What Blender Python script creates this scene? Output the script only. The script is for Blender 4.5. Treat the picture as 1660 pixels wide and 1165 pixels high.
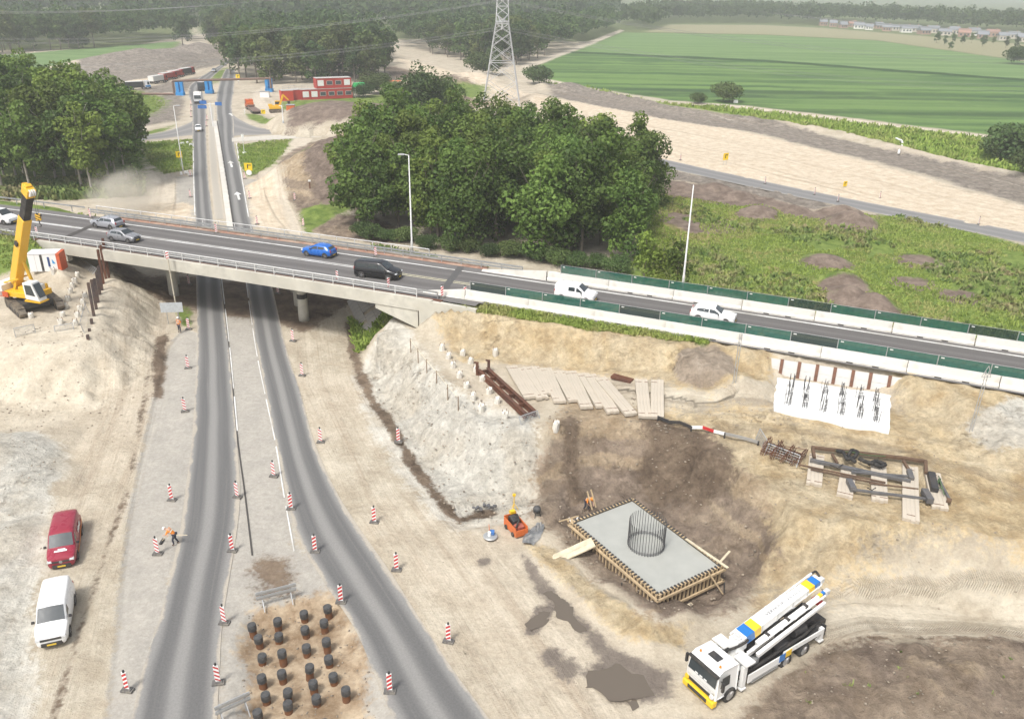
import bpy, bmesh, math, random
import numpy as np
from mathutils import Vector, Matrix, Euler
rnd = random.Random(7)
rng = np.random.default_rng(7)
R = math.radians
sc = bpy.context.scene
C = sc.collection
for o in list(bpy.data.objects): bpy.data.objects.remove(o)

# ------------------------------------------------------------------ camera
FPX, CXP, CYP = 1343.0, 830.0, 582.5
PITCH, ROLL, CAMH = R(24.5), R(1.0), 31.5
cam = bpy.data.cameras.new('camera'); cam_o = bpy.data.objects.new('camera', cam); C.objects.link(cam_o)
cam.sensor_width = 36.0; cam.sensor_fit = 'HORIZONTAL'; cam.lens = FPX / 1660 * 36
cam.clip_start = 0.5; cam.clip_end = 20000
_fw = Vector((0, math.cos(PITCH), -math.sin(PITCH))); _up = Vector((0, math.sin(PITCH), math.cos(PITCH))); _rt = Vector((1, 0, 0))
_c, _s = math.cos(ROLL), math.sin(ROLL)
_r2 = _rt * _c + _up * _s; _u2 = _up * _c - _rt * _s
cam_o.matrix_world = Matrix(((_r2.x, _u2.x, -_fw.x, 0), (_r2.y, _u2.y, -_fw.y, 0), (_r2.z, _u2.z, -_fw.z, CAMH), (0, 0, 0, 1)))
sc.camera = cam_o
def P(px, py, z=0.0):
    "point of the place at height z that the photograph shows at pixel px, py (survey of the site)"
    a = (px - CXP) / FPX; b = -(py - CYP) / FPX
    d = _r2 * a + _u2 * b + _fw
    t = (z - CAMH) / d.z
    return Vector((d.x * t, d.y * t, z))
def P2(px, py, z=0.0):
    p = P(px, py, z); return (p.x, p.y)

# ------------------------------------------------------------------ world, sun, exposure
world = bpy.data.worlds.new('World'); sc.world = world; world.use_nodes = True
wn = world.node_tree; wn.nodes.clear()
SUN_EL, SUN_ROT = R(57), R(212)
sky = wn.nodes.new('ShaderNodeTexSky'); sky.sky_type = 'NISHITA'; sky.sun_disc = False
sky.sun_elevation = SUN_EL; sky.sun_rotation = SUN_ROT; sky.air_density = 1.0; sky.dust_density = 4.0; sky.ozone_density = 1.0
hs = wn.nodes.new('ShaderNodeHueSaturation'); hs.inputs['Saturation'].default_value = 0.34; hs.inputs['Value'].default_value = 1.0
bg = wn.nodes.new('ShaderNodeBackground'); bg.inputs['Strength'].default_value = 0.125
wo = wn.nodes.new('ShaderNodeOutputWorld')
wn.links.new(sky.outputs[0], hs.inputs['Color']); wn.links.new(hs.outputs[0], bg.inputs['Color']); wn.links.new(bg.outputs[0], wo.inputs['Surface'])
sun = bpy.data.lights.new('sun', 'SUN'); sun.energy = 1.9; sun.angle = R(11); sun.color = (1.0, 0.965, 0.91)
sun_o = bpy.data.objects.new('sun', sun); C.objects.link(sun_o)
# sun_rotation is measured from +Y clockwise; put the lamp on the same bearing
_az = SUN_ROT
_dir = Vector((math.sin(_az) * math.cos(SUN_EL), math.cos(_az) * math.cos(SUN_EL), math.sin(SUN_EL)))
sun_o.rotation_euler = _dir.to_track_quat('Z', 'Y').to_euler(); sun_o.location = (0, 0, 120)
vs = sc.view_settings; sc.display_settings.display_device = 'sRGB'
vs.view_transform = 'Standard'; vs.look = 'None'; vs.gamma = 1.0; vs.exposure = 0.66; vs.use_curve_mapping = False
sc.render.engine = 'CYCLES'
cy = sc.cycles
cy.max_bounces = 6; cy.diffuse_bounces = 3; cy.glossy_bounces = 3; cy.transmission_bounces = 4; cy.volume_bounces = 1; cy.transparent_max_bounces = 8
cy.use_denoising = True; cy.use_adaptive_sampling = True; cy.adaptive_threshold = 0.02
try: cy.denoiser = 'OPENIMAGEDENOISE'; cy.denoising_prefilter = 'ACCURATE'
except Exception: pass
cy.sample_clamp_indirect = 6.0

# ------------------------------------------------------------------ node and material helpers
class NT:
    def __init__(s, name):
        s.m = bpy.data.materials.new(name); s.m.use_nodes = True
        s.t = s.m.node_tree; s.t.nodes.clear()
        s.out = s.t.nodes.new('ShaderNodeOutputMaterial')
    def n(s, ty, **kw):
        nd = s.t.nodes.new(ty)
        for k, v in kw.items(): setattr(nd, k, v)
        return nd
    def set(s, sock, v):
        if isinstance(v, bpy.types.NodeSocket): s.t.links.new(v, sock)
        elif isinstance(v, (tuple, list)) and len(v) == 3 and sock.type == 'RGBA': sock.default_value = (*v, 1)
        else: sock.default_value = v
    def math(s, op, a, b=0.0, clamp=False):
        nd = s.n('ShaderNodeMath', operation=op, use_clamp=clamp); s.set(nd.inputs[0], a); s.set(nd.inputs[1], b); return nd.outputs[0]
    def mix(s, f, a, b, mode='MIX'):
        nd = s.n('ShaderNodeMix', data_type='RGBA', blend_type=mode)
        s.set(nd.inputs['Factor'], f); s.set(nd.inputs[6], a); s.set(nd.inputs[7], b); return nd.outputs[2]
    def noise(s, vec, scale, detail=4.0, rough=0.55, dist=0.0):
        nd = s.n('ShaderNodeTexNoise'); s.set(nd.inputs['Vector'], vec); nd.inputs['Scale'].default_value = scale
        nd.inputs['Detail'].default_value = detail; nd.inputs['Roughness'].default_value = rough; nd.inputs['Distortion'].default_value = dist
        return nd.outputs['Fac']
    def attr(s, name):
        return s.n('ShaderNodeAttribute', attribute_name=name).outputs['Fac']
    def sstep(s, v, lo, hi, a=0.0, b=1.0):
        nd = s.n('ShaderNodeMapRange', interpolation_type='SMOOTHSTEP'); s.set(nd.inputs[0], v)
        nd.inputs[1].default_value = lo; nd.inputs[2].default_value = hi; nd.inputs[3].default_value = a; nd.inputs[4].default_value = b
        return nd.outputs[0]
    def pos(s): return s.n('ShaderNodeNewGeometry').outputs['Position']
    def obj(s): return s.n('ShaderNodeTexCoord').outputs['Object']
    def mapping(s, vec, sca=(1, 1, 1), rot=(0, 0, 0)):
        nd = s.n('ShaderNodeMapping'); s.set(nd.inputs[0], vec); nd.inputs['Scale'].default_value = sca; nd.inputs['Rotation'].default_value = rot
        return nd.outputs[0]
    def comb(s, x, y, z=0.0):
        nd = s.n('ShaderNodeCombineXYZ'); s.set(nd.inputs[0], x); s.set(nd.inputs[1], y); s.set(nd.inputs[2], z); return nd.outputs[0]
    def bump(s, h, strength=0.3, dist=0.1, normal=None):
        nd = s.n('ShaderNodeBump'); s.set(nd.inputs['Height'], h); nd.inputs['Strength'].default_value = strength; nd.inputs['Distance'].default_value = dist
        if normal is not None: s.set(nd.inputs['Normal'], normal)
        return nd.outputs[0]
    def principled(s, col, rough=0.7, metal=0.0, normal=None, spec=0.5, **kw):
        b = s.n('ShaderNodeBsdfPrincipled'); s.set(b.inputs['Base Color'], col); s.set(b.inputs['Roughness'], rough); s.set(b.inputs['Metallic'], metal)
        b.inputs['Specular IOR Level'].default_value = spec
        if normal is not None: s.set(b.inputs['Normal'], normal)
        for k, v in kw.items(): s.set(b.inputs[k], v)
        s.t.links.new(b.outputs[0], s.out.inputs[0]); return b
_mats = {}
def mat(name, col, rough=0.6, metal=0.0, var=0.12, scale=6.0, bump=0.0, dirt=None, dirt_amt=0.35, spec=0.5, coat=0.0):
    "plain procedural material: base colour broken up by noise, optional dirt colour"
    if name in _mats: return _mats[name]
    t = NT(name); v = t.obj()
    n1 = t.noise(v, scale, 5.0); n2 = t.noise(v, scale * 0.23, 3.0)
    k = t.sstep(n1, 0.25, 0.75, 1 - var, 1 + var)
    c = t.mix(1.0, tuple(col), t.comb(k, k, k), 'MULTIPLY')
    if dirt: c = t.mix(t.sstep(t.math('ADD', t.math('MULTIPLY', n1, 0.5), t.math('MULTIPLY', n2, 0.5)), 0.42, 0.66, 0.0, dirt_amt), c, tuple(dirt))
    r = t.sstep(n1, 0.2, 0.8, max(0.02, rough - 0.1), min(1, rough + 0.1))
    b = t.principled(c, r, metal, t.bump(n1, bump, 0.02) if bump else None, spec)
    if coat: b.inputs['Coat Weight'].default_value = coat
    _mats[name] = t.m; return t.m

# ------------------------------------------------------------------ mesh helpers
def rotz(a): return Matrix.Rotation(a, 4, 'Z')
def frame(p, q):
    "matrix with origin p and local X along q-p, Z as upright as possible"
    p = Vector(p); q = Vector(q); x = (q - p).normalized(); z = Vector((0, 0, 1))
    if abs(x.z) > 0.98: z = Vector((0, 1, 0))
    y = z.cross(x).normalized(); z = x.cross(y)
    return Matrix(((x.x, y.x, z.x, p.x), (x.y, y.y, z.y, p.y), (x.z, y.z, z.z, p.z), (0, 0, 0, 1)))
class MB:
    def __init__(s): s.v = []; s.f = []; s.mi = []; s.M = Matrix.Identity(4)
    def add(s, vs_, fs, mi=0):
        b = len(s.v); M = s.M
        s.v += [tuple(M @ Vector(p)) for p in vs_]
        s.f += [tuple(i + b for i in f) for f in fs]; s.mi += [mi] * len(fs); return s
    def box(s, c, d, M=None, mi=0, taper=1.0):
        x, y, z = d[0] / 2, d[1] / 2, d[2] / 2; T = M if M is not None else Matrix.Identity(4); c = Vector(c)
        pts = []
        for k, zz in enumerate((-z, z)):
            t = taper if k else 1.0
            for xx, yy in ((-x, -y), (x, -y), (x, y), (-x, y)): pts.append(T @ (c + Vector((xx * t, yy * t, zz))))
        return s.add(pts, [(3, 2, 1, 0), (4, 5, 6, 7), (0, 1, 5, 4), (1, 2, 6, 5), (2, 3, 7, 6), (3, 0, 4, 7)], mi)
    def beam(s, p, q, w, h, mi=0, up=0.0):
        L = (Vector(q) - Vector(p)).length; return s.box((L / 2, 0, up), (L, w, h), frame(p, q), mi)
    def tube(s, p, q, r, n=8, r2=None, mi=0, caps=True):
        p = Vector(p); q = Vector(q); M = frame(p, q); L = (q - p).length; r2 = r if r2 is None else r2; vs_ = []
        for x, rr in ((0, r), (L, r2)):
            for k in range(n): a = 2 * math.pi * k / n; vs_.append(M @ Vector((x, rr * math.cos(a), rr * math.sin(a))))
        fs = [(k, (k + 1) % n, n + (k + 1) % n, n + k) for k in range(n)]
        if caps: fs += [tuple(range(n))[::-1], tuple(range(n, 2 * n))]
        return s.add(vs_, fs, mi)
    def path(s, pts, r, n=6, mi=0):
        for a, b in zip(pts[:-1], pts[1:]): s.tube(a, b, r, n, mi=mi)
        return s
    def lathe(s, prof, n=16, M=None, mi=0, caps=True):
        "profile of (radius, height) pairs turned about local Z"
        T = M if M is not None else Matrix.Identity(4); vs_ = []
        for r_, z_ in prof:
            for k in range(n): a = 2 * math.pi * k / n; vs_.append(T @ Vector((r_ * math.cos(a), r_ * math.sin(a), z_)))
        fs = []
        for i in range(len(prof) - 1):
            for k in range(n): fs.append((i * n + k, i * n + (k + 1) % n, (i + 1) * n + (k + 1) % n, (i + 1) * n + k))
        if caps: fs += [tuple(range(n))[::-1], tuple(range((len(prof) - 1) * n, len(prof) * n))]
        return s.add(vs_, fs, mi)
    def prism(s, poly, z0, z1, M=None, mi=0):
        T = M if M is not None else Matrix.Identity(4); n = len(poly)
        vs_ = [T @ Vector((x, y, z0)) for x, y in poly] + [T @ Vector((x, y, z1)) for x, y in poly]
        return s.add(vs_, [tuple(range(n))[::-1], tuple(range(n, 2 * n))] + [(k, (k + 1) % n, n + (k + 1) % n, n + k) for k in range(n)], mi)
    def mesh(s, name, mats, smooth=False):
        me = bpy.data.meshes.new(name); me.from_pydata(s.v, [], s.f)
        for m_ in (mats if isinstance(mats, (list, tuple)) else [mats]): me.materials.append(m_)
        if any(s.mi): me.polygons.foreach_set('material_index', s.mi)
        if smooth: me.polygons.foreach_set('use_smooth', [True] * len(me.polygons))
        me.update(); return me
    def build(s, name, mats, parent=None, smooth=False, bevel=0.0, label=None):
        o = bpy.data.objects.new(name, s.mesh(name, mats, smooth)); C.objects.link(o)
        if parent: o.parent = parent
        if label: o['label'] = label
        if bevel:
            b = o.modifiers.new('bevel', 'BEVEL'); b.width = bevel; b.segments = 2; b.limit_method = 'ANGLE'; b.angle_limit = R(35)
        return o
def tag(o, label=None, cat=None, group=None, kind=None):
    if label: o['label'] = label
    if cat: o['category'] = cat
    if group: o['group'] = group
    if kind: o['kind'] = kind
    return o
def thing(name, label, cat, loc=(0, 0, 0), rz=0.0, group=None):
    o = bpy.data.objects.new(name, None); C.objects.link(o); o.location = loc; o.rotation_euler = (0, 0, rz); o.empty_display_size = 0.3
    return tag(o, label, cat, group)
def tree_of(o, objs=None):
    objs = list(bpy.data.objects) if objs is None else objs
    return (o, [tree_of(c, objs) for c in objs if c.parent == o])
def copy_tree(tr, parent=None):
    c = tr[0].copy(); C.objects.link(c)
    if parent: c.parent = parent
    for ch in tr[1]: copy_tree(ch, c)
    return c
def link(name, me, parent=None):
    o = bpy.data.objects.new(name, me); C.objects.link(o)
    if parent: o.parent = parent
    return o
def np_mesh(name, V, Fq, mats, smooth=False, attrs=None, k=4):
    "mesh from numpy arrays: V (n,3), Fq (m,k)"
    me = bpy.data.meshes.new(name); V = np.asarray(V, np.float32); Fq = np.asarray(Fq, np.int32)
    me.vertices.add(len(V)); me.vertices.foreach_set('co', V.ravel())
    me.loops.add(Fq.size); me.loops.foreach_set('vertex_index', Fq.ravel())
    me.polygons.add(len(Fq)); me.polygons.foreach_set('loop_start', np.arange(0, Fq.size, k, dtype=np.int32))
    for m_ in (mats if isinstance(mats, (list, tuple)) else [mats]): me.materials.append(m_)
    if smooth: me.polygons.foreach_set('use_smooth', np.ones(len(Fq), bool))
    for nm, arr in (attrs or {}).items():
        a = me.attributes.new(nm, 'FLOAT', 'POINT'); a.data.foreach_set('value', np.asarray(arr, np.float32).ravel())
    me.update(calc_edges=True); return me

# ------------------------------------------------------------------ numpy noise and polygon distance
def _hash(ix, iy, seed):
    h = (ix.astype(np.int64) * 374761393 + iy.astype(np.int64) * 668265263 + seed * 974711) & 0xffffffff
    h = ((h ^ (h >> 13)) * 1274126177) & 0xffffffff
    return ((h ^ (h >> 16)) & 0xffff) / 65535.0
def vnoise(x, y, seed=0):
    x = np.asarray(x, float); y = np.asarray(y, float)
    ix = np.floor(x); iy = np.floor(y); fx = x - ix; fy = y - iy
    fx = fx * fx * (3 - 2 * fx); fy = fy * fy * (3 - 2 * fy)
    a = _hash(ix, iy, seed); b = _hash(ix + 1, iy, seed); c = _hash(ix, iy + 1, seed); d = _hash(ix + 1, iy + 1, seed)
    return (a * (1 - fx) + b * fx) * (1 - fy) + (c * (1 - fx) + d * fx) * fy
def fbm(x, y, seed=0, octv=4):
    r = 0; a = 0.5; f = 1.0; t = 0
    for k in range(octv): r = r + a * vnoise(x * f, y * f, seed + k * 17); t += a; a *= 0.5; f *= 2.03
    return r / t - 0.5
def seg_dist(x, y, ax, ay, bx, by):
    dx, dy = bx - ax, by - ay; L = dx * dx + dy * dy + 1e-12
    t = np.clip(((x - ax) * dx + (y - ay) * dy) / L, 0, 1)
    return np.hypot(x - ax - t * dx, y - ay - t * dy), t
def poly_sd(x, y, poly, lim=40.0):
    "signed distance to a polygon, positive inside; only worked out near its box"
    x = np.asarray(x, float); y = np.asarray(y, float); shp = x.shape; x = x.ravel(); y = y.ravel()
    p = np.array(poly); out = np.full(x.shape, -lim)
    near = np.where((x > p[:, 0].min() - lim) & (x < p[:, 0].max() + lim) & (y > p[:, 1].min() - lim) & (y < p[:, 1].max() + lim))[0]
    X = x[near]; Y = y[near]; d = np.full(X.shape, 1e9); ins = np.zeros(X.shape, bool)
    for i in range(len(p)):
        ax, ay = p[i]; bx, by = p[(i + 1) % len(p)]
        d = np.minimum(d, seg_dist(X, Y, ax, ay, bx, by)[0])
        cond = ((ay > Y) != (by > Y)); ins ^= cond & (X < (bx - ax) * (Y - ay) / ((by - ay) if by != ay else 1e-12) + ax)
    out[near] = np.where(ins, d, -d); return np.maximum(out, -lim).reshape(shp)
def line_dist(x, y, pts, lim=40.0):
    "distance to a polyline, side and run along it"
    x = np.asarray(x, float); y = np.asarray(y, float); shp = x.shape; x = x.ravel(); y = y.ravel()
    p = np.array(pts); D = np.full(x.shape, lim); U = np.full(x.shape, lim); S = np.zeros(x.shape)
    near = np.where((x > p[:, 0].min() - lim) & (x < p[:, 0].max() + lim) & (y > p[:, 1].min() - lim) & (y < p[:, 1].max() + lim))[0]
    X = x[near]; Y = y[near]; best = np.full(X.shape, lim); u = np.full(X.shape, lim); s_ = np.zeros(X.shape); run = 0.0
    for i in range(len(p) - 1):
        ax, ay = p[i]; bx, by = p[i + 1]; d, t = seg_dist(X, Y, ax, ay, bx, by); L = math.hypot(bx - ax, by - ay)
        side = np.sign((bx - ax) * (Y - ay) - (by - ay) * (X - ax)); k = d < best
        best = np.where(k, d, best); u = np.where(k, d * side, u); s_ = np.where(k, run + t * L, s_); run += L
    D[near] = best; U[near] = u; S[near] = s_
    return D.reshape(shp), U.reshape(shp), S.reshape(shp)
def smooth01(t): t = np.clip(t, 0, 1); return t * t * (3 - 2 * t)
# ------------------------------------------------------------------ overpass axis (deck level 6 m)
DZ = 6.0
def ax_y(x): return -5.09e-4 * x * x - 0.39864 * x + 70.694
def ax_frame(x):
    s = -1.018e-3 * x - 0.39864; L = math.hypot(1, s); return (1 / L, s / L), (-s / L, 1 / L)
def axp(x, d=0.0, z=DZ):
    "point on the overpass at axis position x, d metres to the far side"
    n = ax_frame(x)[1]; return Vector((x + n[0] * d, ax_y(x) + n[1] * d, z))
def ax_off(x, y):
    s = -1.018e-3 * x - 0.39864; return (y - ax_y(x)) / np.sqrt(1 + s * s)
QN = (0.94, 0.342)      # square to the lower road
QL = -41.0 * QN[0] + 83.8 * QN[1]; QR = -16.0 * QN[0] + 74.6 * QN[1]

def px(poly, z=0.0): return [P2(a, b, z) for a, b in poly]
# lower road strips: (row, left, right) as surveyed
LC = [(1300, 180, 345), (1165, 213, 352), (1086, 231, 356), (998, 260, 362), (860, 292, 384), (792, 301, 389), (714, 311, 384), (637, 316, 378), (560, 320, 370), (457, 318, 358), (400, 317, 351), (355, 316, 345), (288, 313, 338), (235, 312, 335), (200, 312, 334), (172, 311, 334), (144, 305, 329), (128, 321, 342), (118, 337, 352), (106, 356, 366), (96, 372, 380)]
RC = [(1300, 735, 880), (1165, 640, 793), (1090, 606, 738), (1017, 574, 690), (930, 517, 635), (860, 480, 586), (792, 463, 543), (714, 446, 509), (637, 431, 487), (560, 416, 463), (457, 399, 439), (400, 383, 419), (355, 369, 406), (288, 360, 394), (235, 355, 380), (200, 352, 379), (172, 350, 376), (150, 352, 379), (128, 358, 381), (112, 366, 381)]
# ------------------------------------------------------------------ terrain
PLAT = [ # (pixel outline, top z, slope run per metre)
    (px([(640, 515), (668, 560), (700, 600), (742, 655), (795, 690), (850, 700), (900, 690), (1000, 682), (1060, 690), (1130, 728), (1180, 772), (1230, 812), (1300, 838), (1380, 848), (1480, 850), (1560, 862), (1660, 885), (1900, 930), (2000, 700), (1660, 600), (1240, 540), (800, 480)], 3.2), 3.2, 1.15),
    (px([(-400, 395), (60, 392), (120, 405), (185, 448), (178, 470), (150, 545), (90, 560), (20, 562), (-100, 560), (-400, 560)], 3.0), 3.0, 0.62),
]
PIT = (px([(905, 850), (918, 815), (1000, 797), (1050, 805), (1130, 850), (1200, 905), (1195, 950), (1150, 980), (1075, 1005), (1050, 1000)], -0.4), -0.4, 2.2)
DIG = px([(405, 1000), (470, 985), (555, 970), (600, 1165), (620, 1280), (385, 1280), (398, 1165)])
CUT = px([(1250, 605), (1300, 612), (1380, 624), (1452, 636), (1450, 645), (1444, 698), (1360, 700), (1250, 662)], 4.45)
PIT2 = (px([(893, 845), (908, 805), (955, 785), (1030, 778), (1088, 800), (1155, 838), (1215, 885), (1225, 940), (1150, 990), (1060, 1008), (940, 925)], .2), .15, 1.75)
MOUNDS = [ # pixel of centre, ground z, radius, height, sharpness
    (1141, 606, 4.4, 2.5, 2.3, 2.4), (1052, 600, 3.2, 4.0, 2.0, 1.6), (1000, 583, 3.2, 3.4, 1.6, 1.4), (900, 566, 3.2, 3.6, 1.5, 1.4), (820, 548, 3.2, 4.5, 1.6, 1.4), (740, 536, 3.2, 3.5, 1.3, 1.4), (1195, 655, 3.2, 2.6, 1.3, 1.1), (1212, 610, 3.2, 3.0, 1.7, 1.2), (1525, 668, 3.2, 4.2, 1.9, 1.3), (1470, 650, 3.2, 2.4, 1.2, 1.2), (1590, 660, 3.2, 3.6, 1.4, 1.3), (1660, 655, 3.2, 4.0, 1.5, 1.3), (1640, 735, 3.0, 5.0, 1.7, 1.2),
    (550, 205, 0, 17, 5.4, 2.2), (600, 200, 0, 13, 4.4, 2.2), (640, 196, 0, 12, 4.0, 2.0), (500, 200, 0, 8, 2.6, 1.6), (556, 296, 0, 14, 6.6, 1.5), (590, 280, 0, 13, 7.0, 1.5), (545, 262, 0, 10, 4.6, 1.4),
    (230, 108, 0, 26, 6.3, 1.3), (190, 112, 0, 24, 5.2, 1.3), (270, 100, 0, 22, 5.0, 1.2), (150, 114, 0, 18, 4.0, 1.5), (325, 90, 0, 18, 5.5, 1.3),
    (1380, 362, 0, 4.4, 1.9, 1.2), (1365, 345, 0, 3.6, 1.3, 1.2), (1232, 345, 0, 3.5, 1.2, 1.2), (1283, 340, 0, 2.6, 0.9, 1.2), (1365, 458, 0, 4.2, 1.3, 1.4), (1340, 424, 0, 3.6, 0.9, 1.4), (1375, 482, 0, 3.2, 1.4, 1.3), (1415, 495, 0, 3.0, 1.5, 1.3), (1110, 305, 0, 3.0, 0.9, 1.2), (1160, 305, 0, 3.0, 1.0, 1.2), (1195, 318, 0, 3.0, 1.0, 1.2),
    (868, 163, 0, 7, 2.0, 1.2), (740, 168, 0, 9, 2.4, 1.3), (780, 172, 0, 7, 1.6, 1.3), (920, 146, 0, 9, 2.4, 1.4), (700, 138, 0, 16, 2.6, 1.4), (760, 130, 0, 15, 2.6, 1.4), (520, 346, 0, 4, 1.3, 1.2), (560, 338, 0, 4, 1.0, 1.2),
    (985, 965, 0, 2.2, 0.55, 1.2), (930, 925, 0, 2.0, 0.5, 1.2), (1060, 1010, 0, 2.0, 0.8, 1.2), (1010, 992, 0, 2.0, 0.7, 1.2), (890, 880, 0, 2.0, 0.45, 1.2), (1105, 1010, 0, 1.8, 0.7, 1.2), (870, 835, 0, 1.6, 0.4, 1.2),
    (40, 790, 0, 4.0, 1.0, 1.3), (-10, 750, 0, 5.0, 1.4, 1.3), (60, 720, 0, 3.0, 0.6, 1.3), (30, 870, 0, 2.5, 0.5, 1.3),
    (1500, 1120, 0, 5.0, 0.7, 1.5), (1380, 1110, 0, 3.0, 0.45, 1.5), (1620, 1090, 0, 4.0, 0.6, 1.5),
]
RIDGES = [ # pixel line, z, half width, height
    ([(880, 140), (940, 146), (1000, 158), (1090, 178), (1170, 190), (1250, 200), (1330, 213), (1420, 232), (1480, 250), (1560, 268), (1660, 290), (1800, 320)], 0, 3.2, 1.3),
    ([(850, 905), (900, 940), (960, 985), (1020, 1030), (1080, 1050)], 0, 1.0, 0.45),
    ([(640, 545), (690, 545), (760, 540), (900, 555), (1000, 575), (1080, 590)], 3.2, 1.6, 0.5),
]
_mounds = [(*P2(a, b, z), z, r, h, e) for a, b, z, r, h, e in MOUNDS]
_ridges = [(px(l, z), z, w, h) for l, z, w, h in RIDGES]
ROADPOLY = [[P2(l, y) for y, l, r in LC] + [P2(r, y) for y, l, r in LC[::-1]], [P2(l, y) for y, l, r in RC] + [P2(r, y) for y, l, r in RC[::-1]],
            px([(345, 1300), (405, 860), (370, 560), (345, 355), (333, 200), (352, 200), (369, 355), (416, 560), (480, 860), (640, 1165), (735, 1300)]),
            px([(226, 213), (312, 196), (385, 190), (416, 206), (456, 208), (503, 206), (600, 208), (600, 220), (503, 224), (430, 228), (376, 232), (312, 220), (226, 232)])]
FARROAD = px([(1020, 250), (1065, 262), (1240, 301), (1440, 342), (1560, 365), (1660, 385), (1900, 435)])
FLATS = [px([(780, 588), (860, 580), (1000, 596), (1085, 614), (1085, 705), (1000, 690), (860, 672), (830, 690), (780, 610)], 3.7), px([(1290, 728), (1510, 745), (1550, 830), (1480, 850), (1290, 800)], 3.5)]
def height(x, y, rough=True):
    x = np.asarray(x, float); y = np.asarray(y, float)
    road = np.full(x.shape, -40.0)
    for p in ROADPOLY: road = np.maximum(road, poly_sd(x, y, p))
    road = np.maximum(road, 4.5 - line_dist(x, y, FARROAD)[0])
    off_road = smooth01((-road - 0.1) / 2.0)
    far = smooth01((np.hypot(x, y) - 500) / 300)
    z = (fbm(x * 0.07, y * 0.07, 3) * 0.5 + fbm(x * 0.35, y * 0.35, 5) * 0.22) * off_road * (1 - far)
    if rough:
        bz = 0.0
        bx = x + fbm(x * 0.35, y * 0.35, 11, 3) * 1.6; by = y + fbm(x * 0.35, y * 0.35, 12, 3) * 1.6
    else: bx, by = x, y
    flat = np.ones(x.shape)
    for p in FLATS: flat = np.minimum(flat, smooth01(-poly_sd(x, y, p) / 1.2))
    rampz = 1.3 * smooth01((ax_off(x, y) + 17) / 10.0) * smooth01((x - 3) / 12.0)
    for poly, top, g in PLAT:
        sd = poly_sd(bx, by, poly); zz = top + (rampz if g > 1 else 0) + np.minimum(sd, 0) * g * (1 + 0.35 * fbm(bx * 0.5, by * 0.5, 21, 3) * 2)
        zz = zz + flat * (fbm(x * 0.6, y * 0.6, 22) * 0.3 + fbm(x * 0.15, y * 0.15, 23) * 0.5) * smooth01((sd + 6) / 4)
        k = zz > z; z = np.where(k, zz, z)
    # embankments of the overpass, cut off along the abutments
    d = ax_off(x, y); q = x * QN[0] + y * QN[1]
    hw_n = np.where(x < -30, 6.2, 4.4); hw_f = np.where(x < -30, 6.6, 6.0)
    out = np.maximum(np.where(d < 0, -d - hw_n, d - hw_f), 0)
    cut_n = 1.05 + 0.5 * fbm(x * 0.4, y * 0.4, 31)
    e = DZ - 0.12 - out * np.where((d < 0) & (x > -8), cut_n, np.where(d < 0, 0.85, 0.62)) + fbm(x * 0.5, y * 0.5, 33) * 0.18 * smooth01((out - 0.2) / 1.0)
    under = np.minimum(np.maximum(QL + 1.0 - q, q - QR - 1.0) * 0.62, 8.0)
    under = np.where(np.abs(d) < 5.9, np.minimum(under, np.where(np.maximum(QL - q, q - QR) > 8.2, 8, 4.7)), under)
    under = np.where((d < -5.5) & (q > QR), np.minimum((q - QR - 1.0) * 0.9, 8.0), under)
    e = np.minimum(e, under)
    along = (x > -170) & (x < 110)
    z = np.where(along & (e > z), e, z)
    sd = poly_sd(bx + fbm(x * 1.1, y * 1.1, 45, 3) * .7, by + fbm(x * 1.1, y * 1.1, 46, 3) * .7, PIT2[0]); k = sd > -3.2
    step_ = np.where(-sd > .75, .35, 0) * smooth01((fbm(x * .3, y * .3, 47) + .1) * 5)
    z = np.where(k, np.minimum(z, PIT2[1] + np.maximum(-sd, 0) * PIT2[2] - step_ + fbm(x * .9, y * .9, 48, 3) * .3), z)
    sd = poly_sd(bx, by, PIT[0]); zz = PIT[1] + np.maximum(-sd, 0) * PIT[2] + fbm(x * 0.7, y * 0.7, 41) * 0.25 * smooth01(-sd / 1.0)
    z = np.where(poly_sd(x, y, PIT[0]) > -7, np.minimum(z, np.maximum(zz, PIT[1])), z)
    sd = poly_sd(x, y, CUT); z = np.where(sd > -0.9, np.minimum(z, 4.46 + np.maximum(-sd, 0) * 2.6), z)
    for cx_, cy_, z0, r, h, e_ in _mounds:
        k = (np.abs(x - cx_) < r * 1.4) & (np.abs(y - cy_) < r * 1.4)
        if not k.any(): continue
        X = x[k]; Y = y[k]; rr = np.hypot(X - cx_, Y - cy_) / r * (1 + 0.55 * fbm(X / r * 1.6, Y / r * 1.6, int(cx_ * 7) & 255, 4))
        m = (z[k] if z0 >= 3 else z0) + h * (np.clip(1 - rr, 0, 1) ** (1 / e_) if e_ < 1 else 1 - np.clip(rr, 0, 1) ** e_) + fbm(X / r * 4, Y / r * 4, 9, 3) * 0.25 * h * np.clip(1 - rr, 0, 1)
        zk = z[k]
        if z0 >= 3: m = np.minimum(zk + (m - zk) * 0.75 * flat[k], np.maximum(zk, 5.55 + 0.25 * np.clip(1 - rr, 0, 1)))
        z[k] = np.where((rr < 1) & (m > zk), m, zk)
    for l, z0, w, h in _ridges:
        D, U, S = line_dist(x, y, l, 12.0); m = z0 + h * (1 - (D / w) ** 1.5) * (0.75 + 0.9 * fbm(x * 0.5 / max(w, 1) * 2, y * 0.5 / max(w, 1) * 2, 51)) 
        z = np.where((D < w) & (m > z), m, z)
    # under the roads the ground stays a hand below the paving
    z = np.where((road > -0.25) & (z < 1.5) & (np.abs(z) < 1.2), np.minimum(z, -0.03), z)
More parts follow.
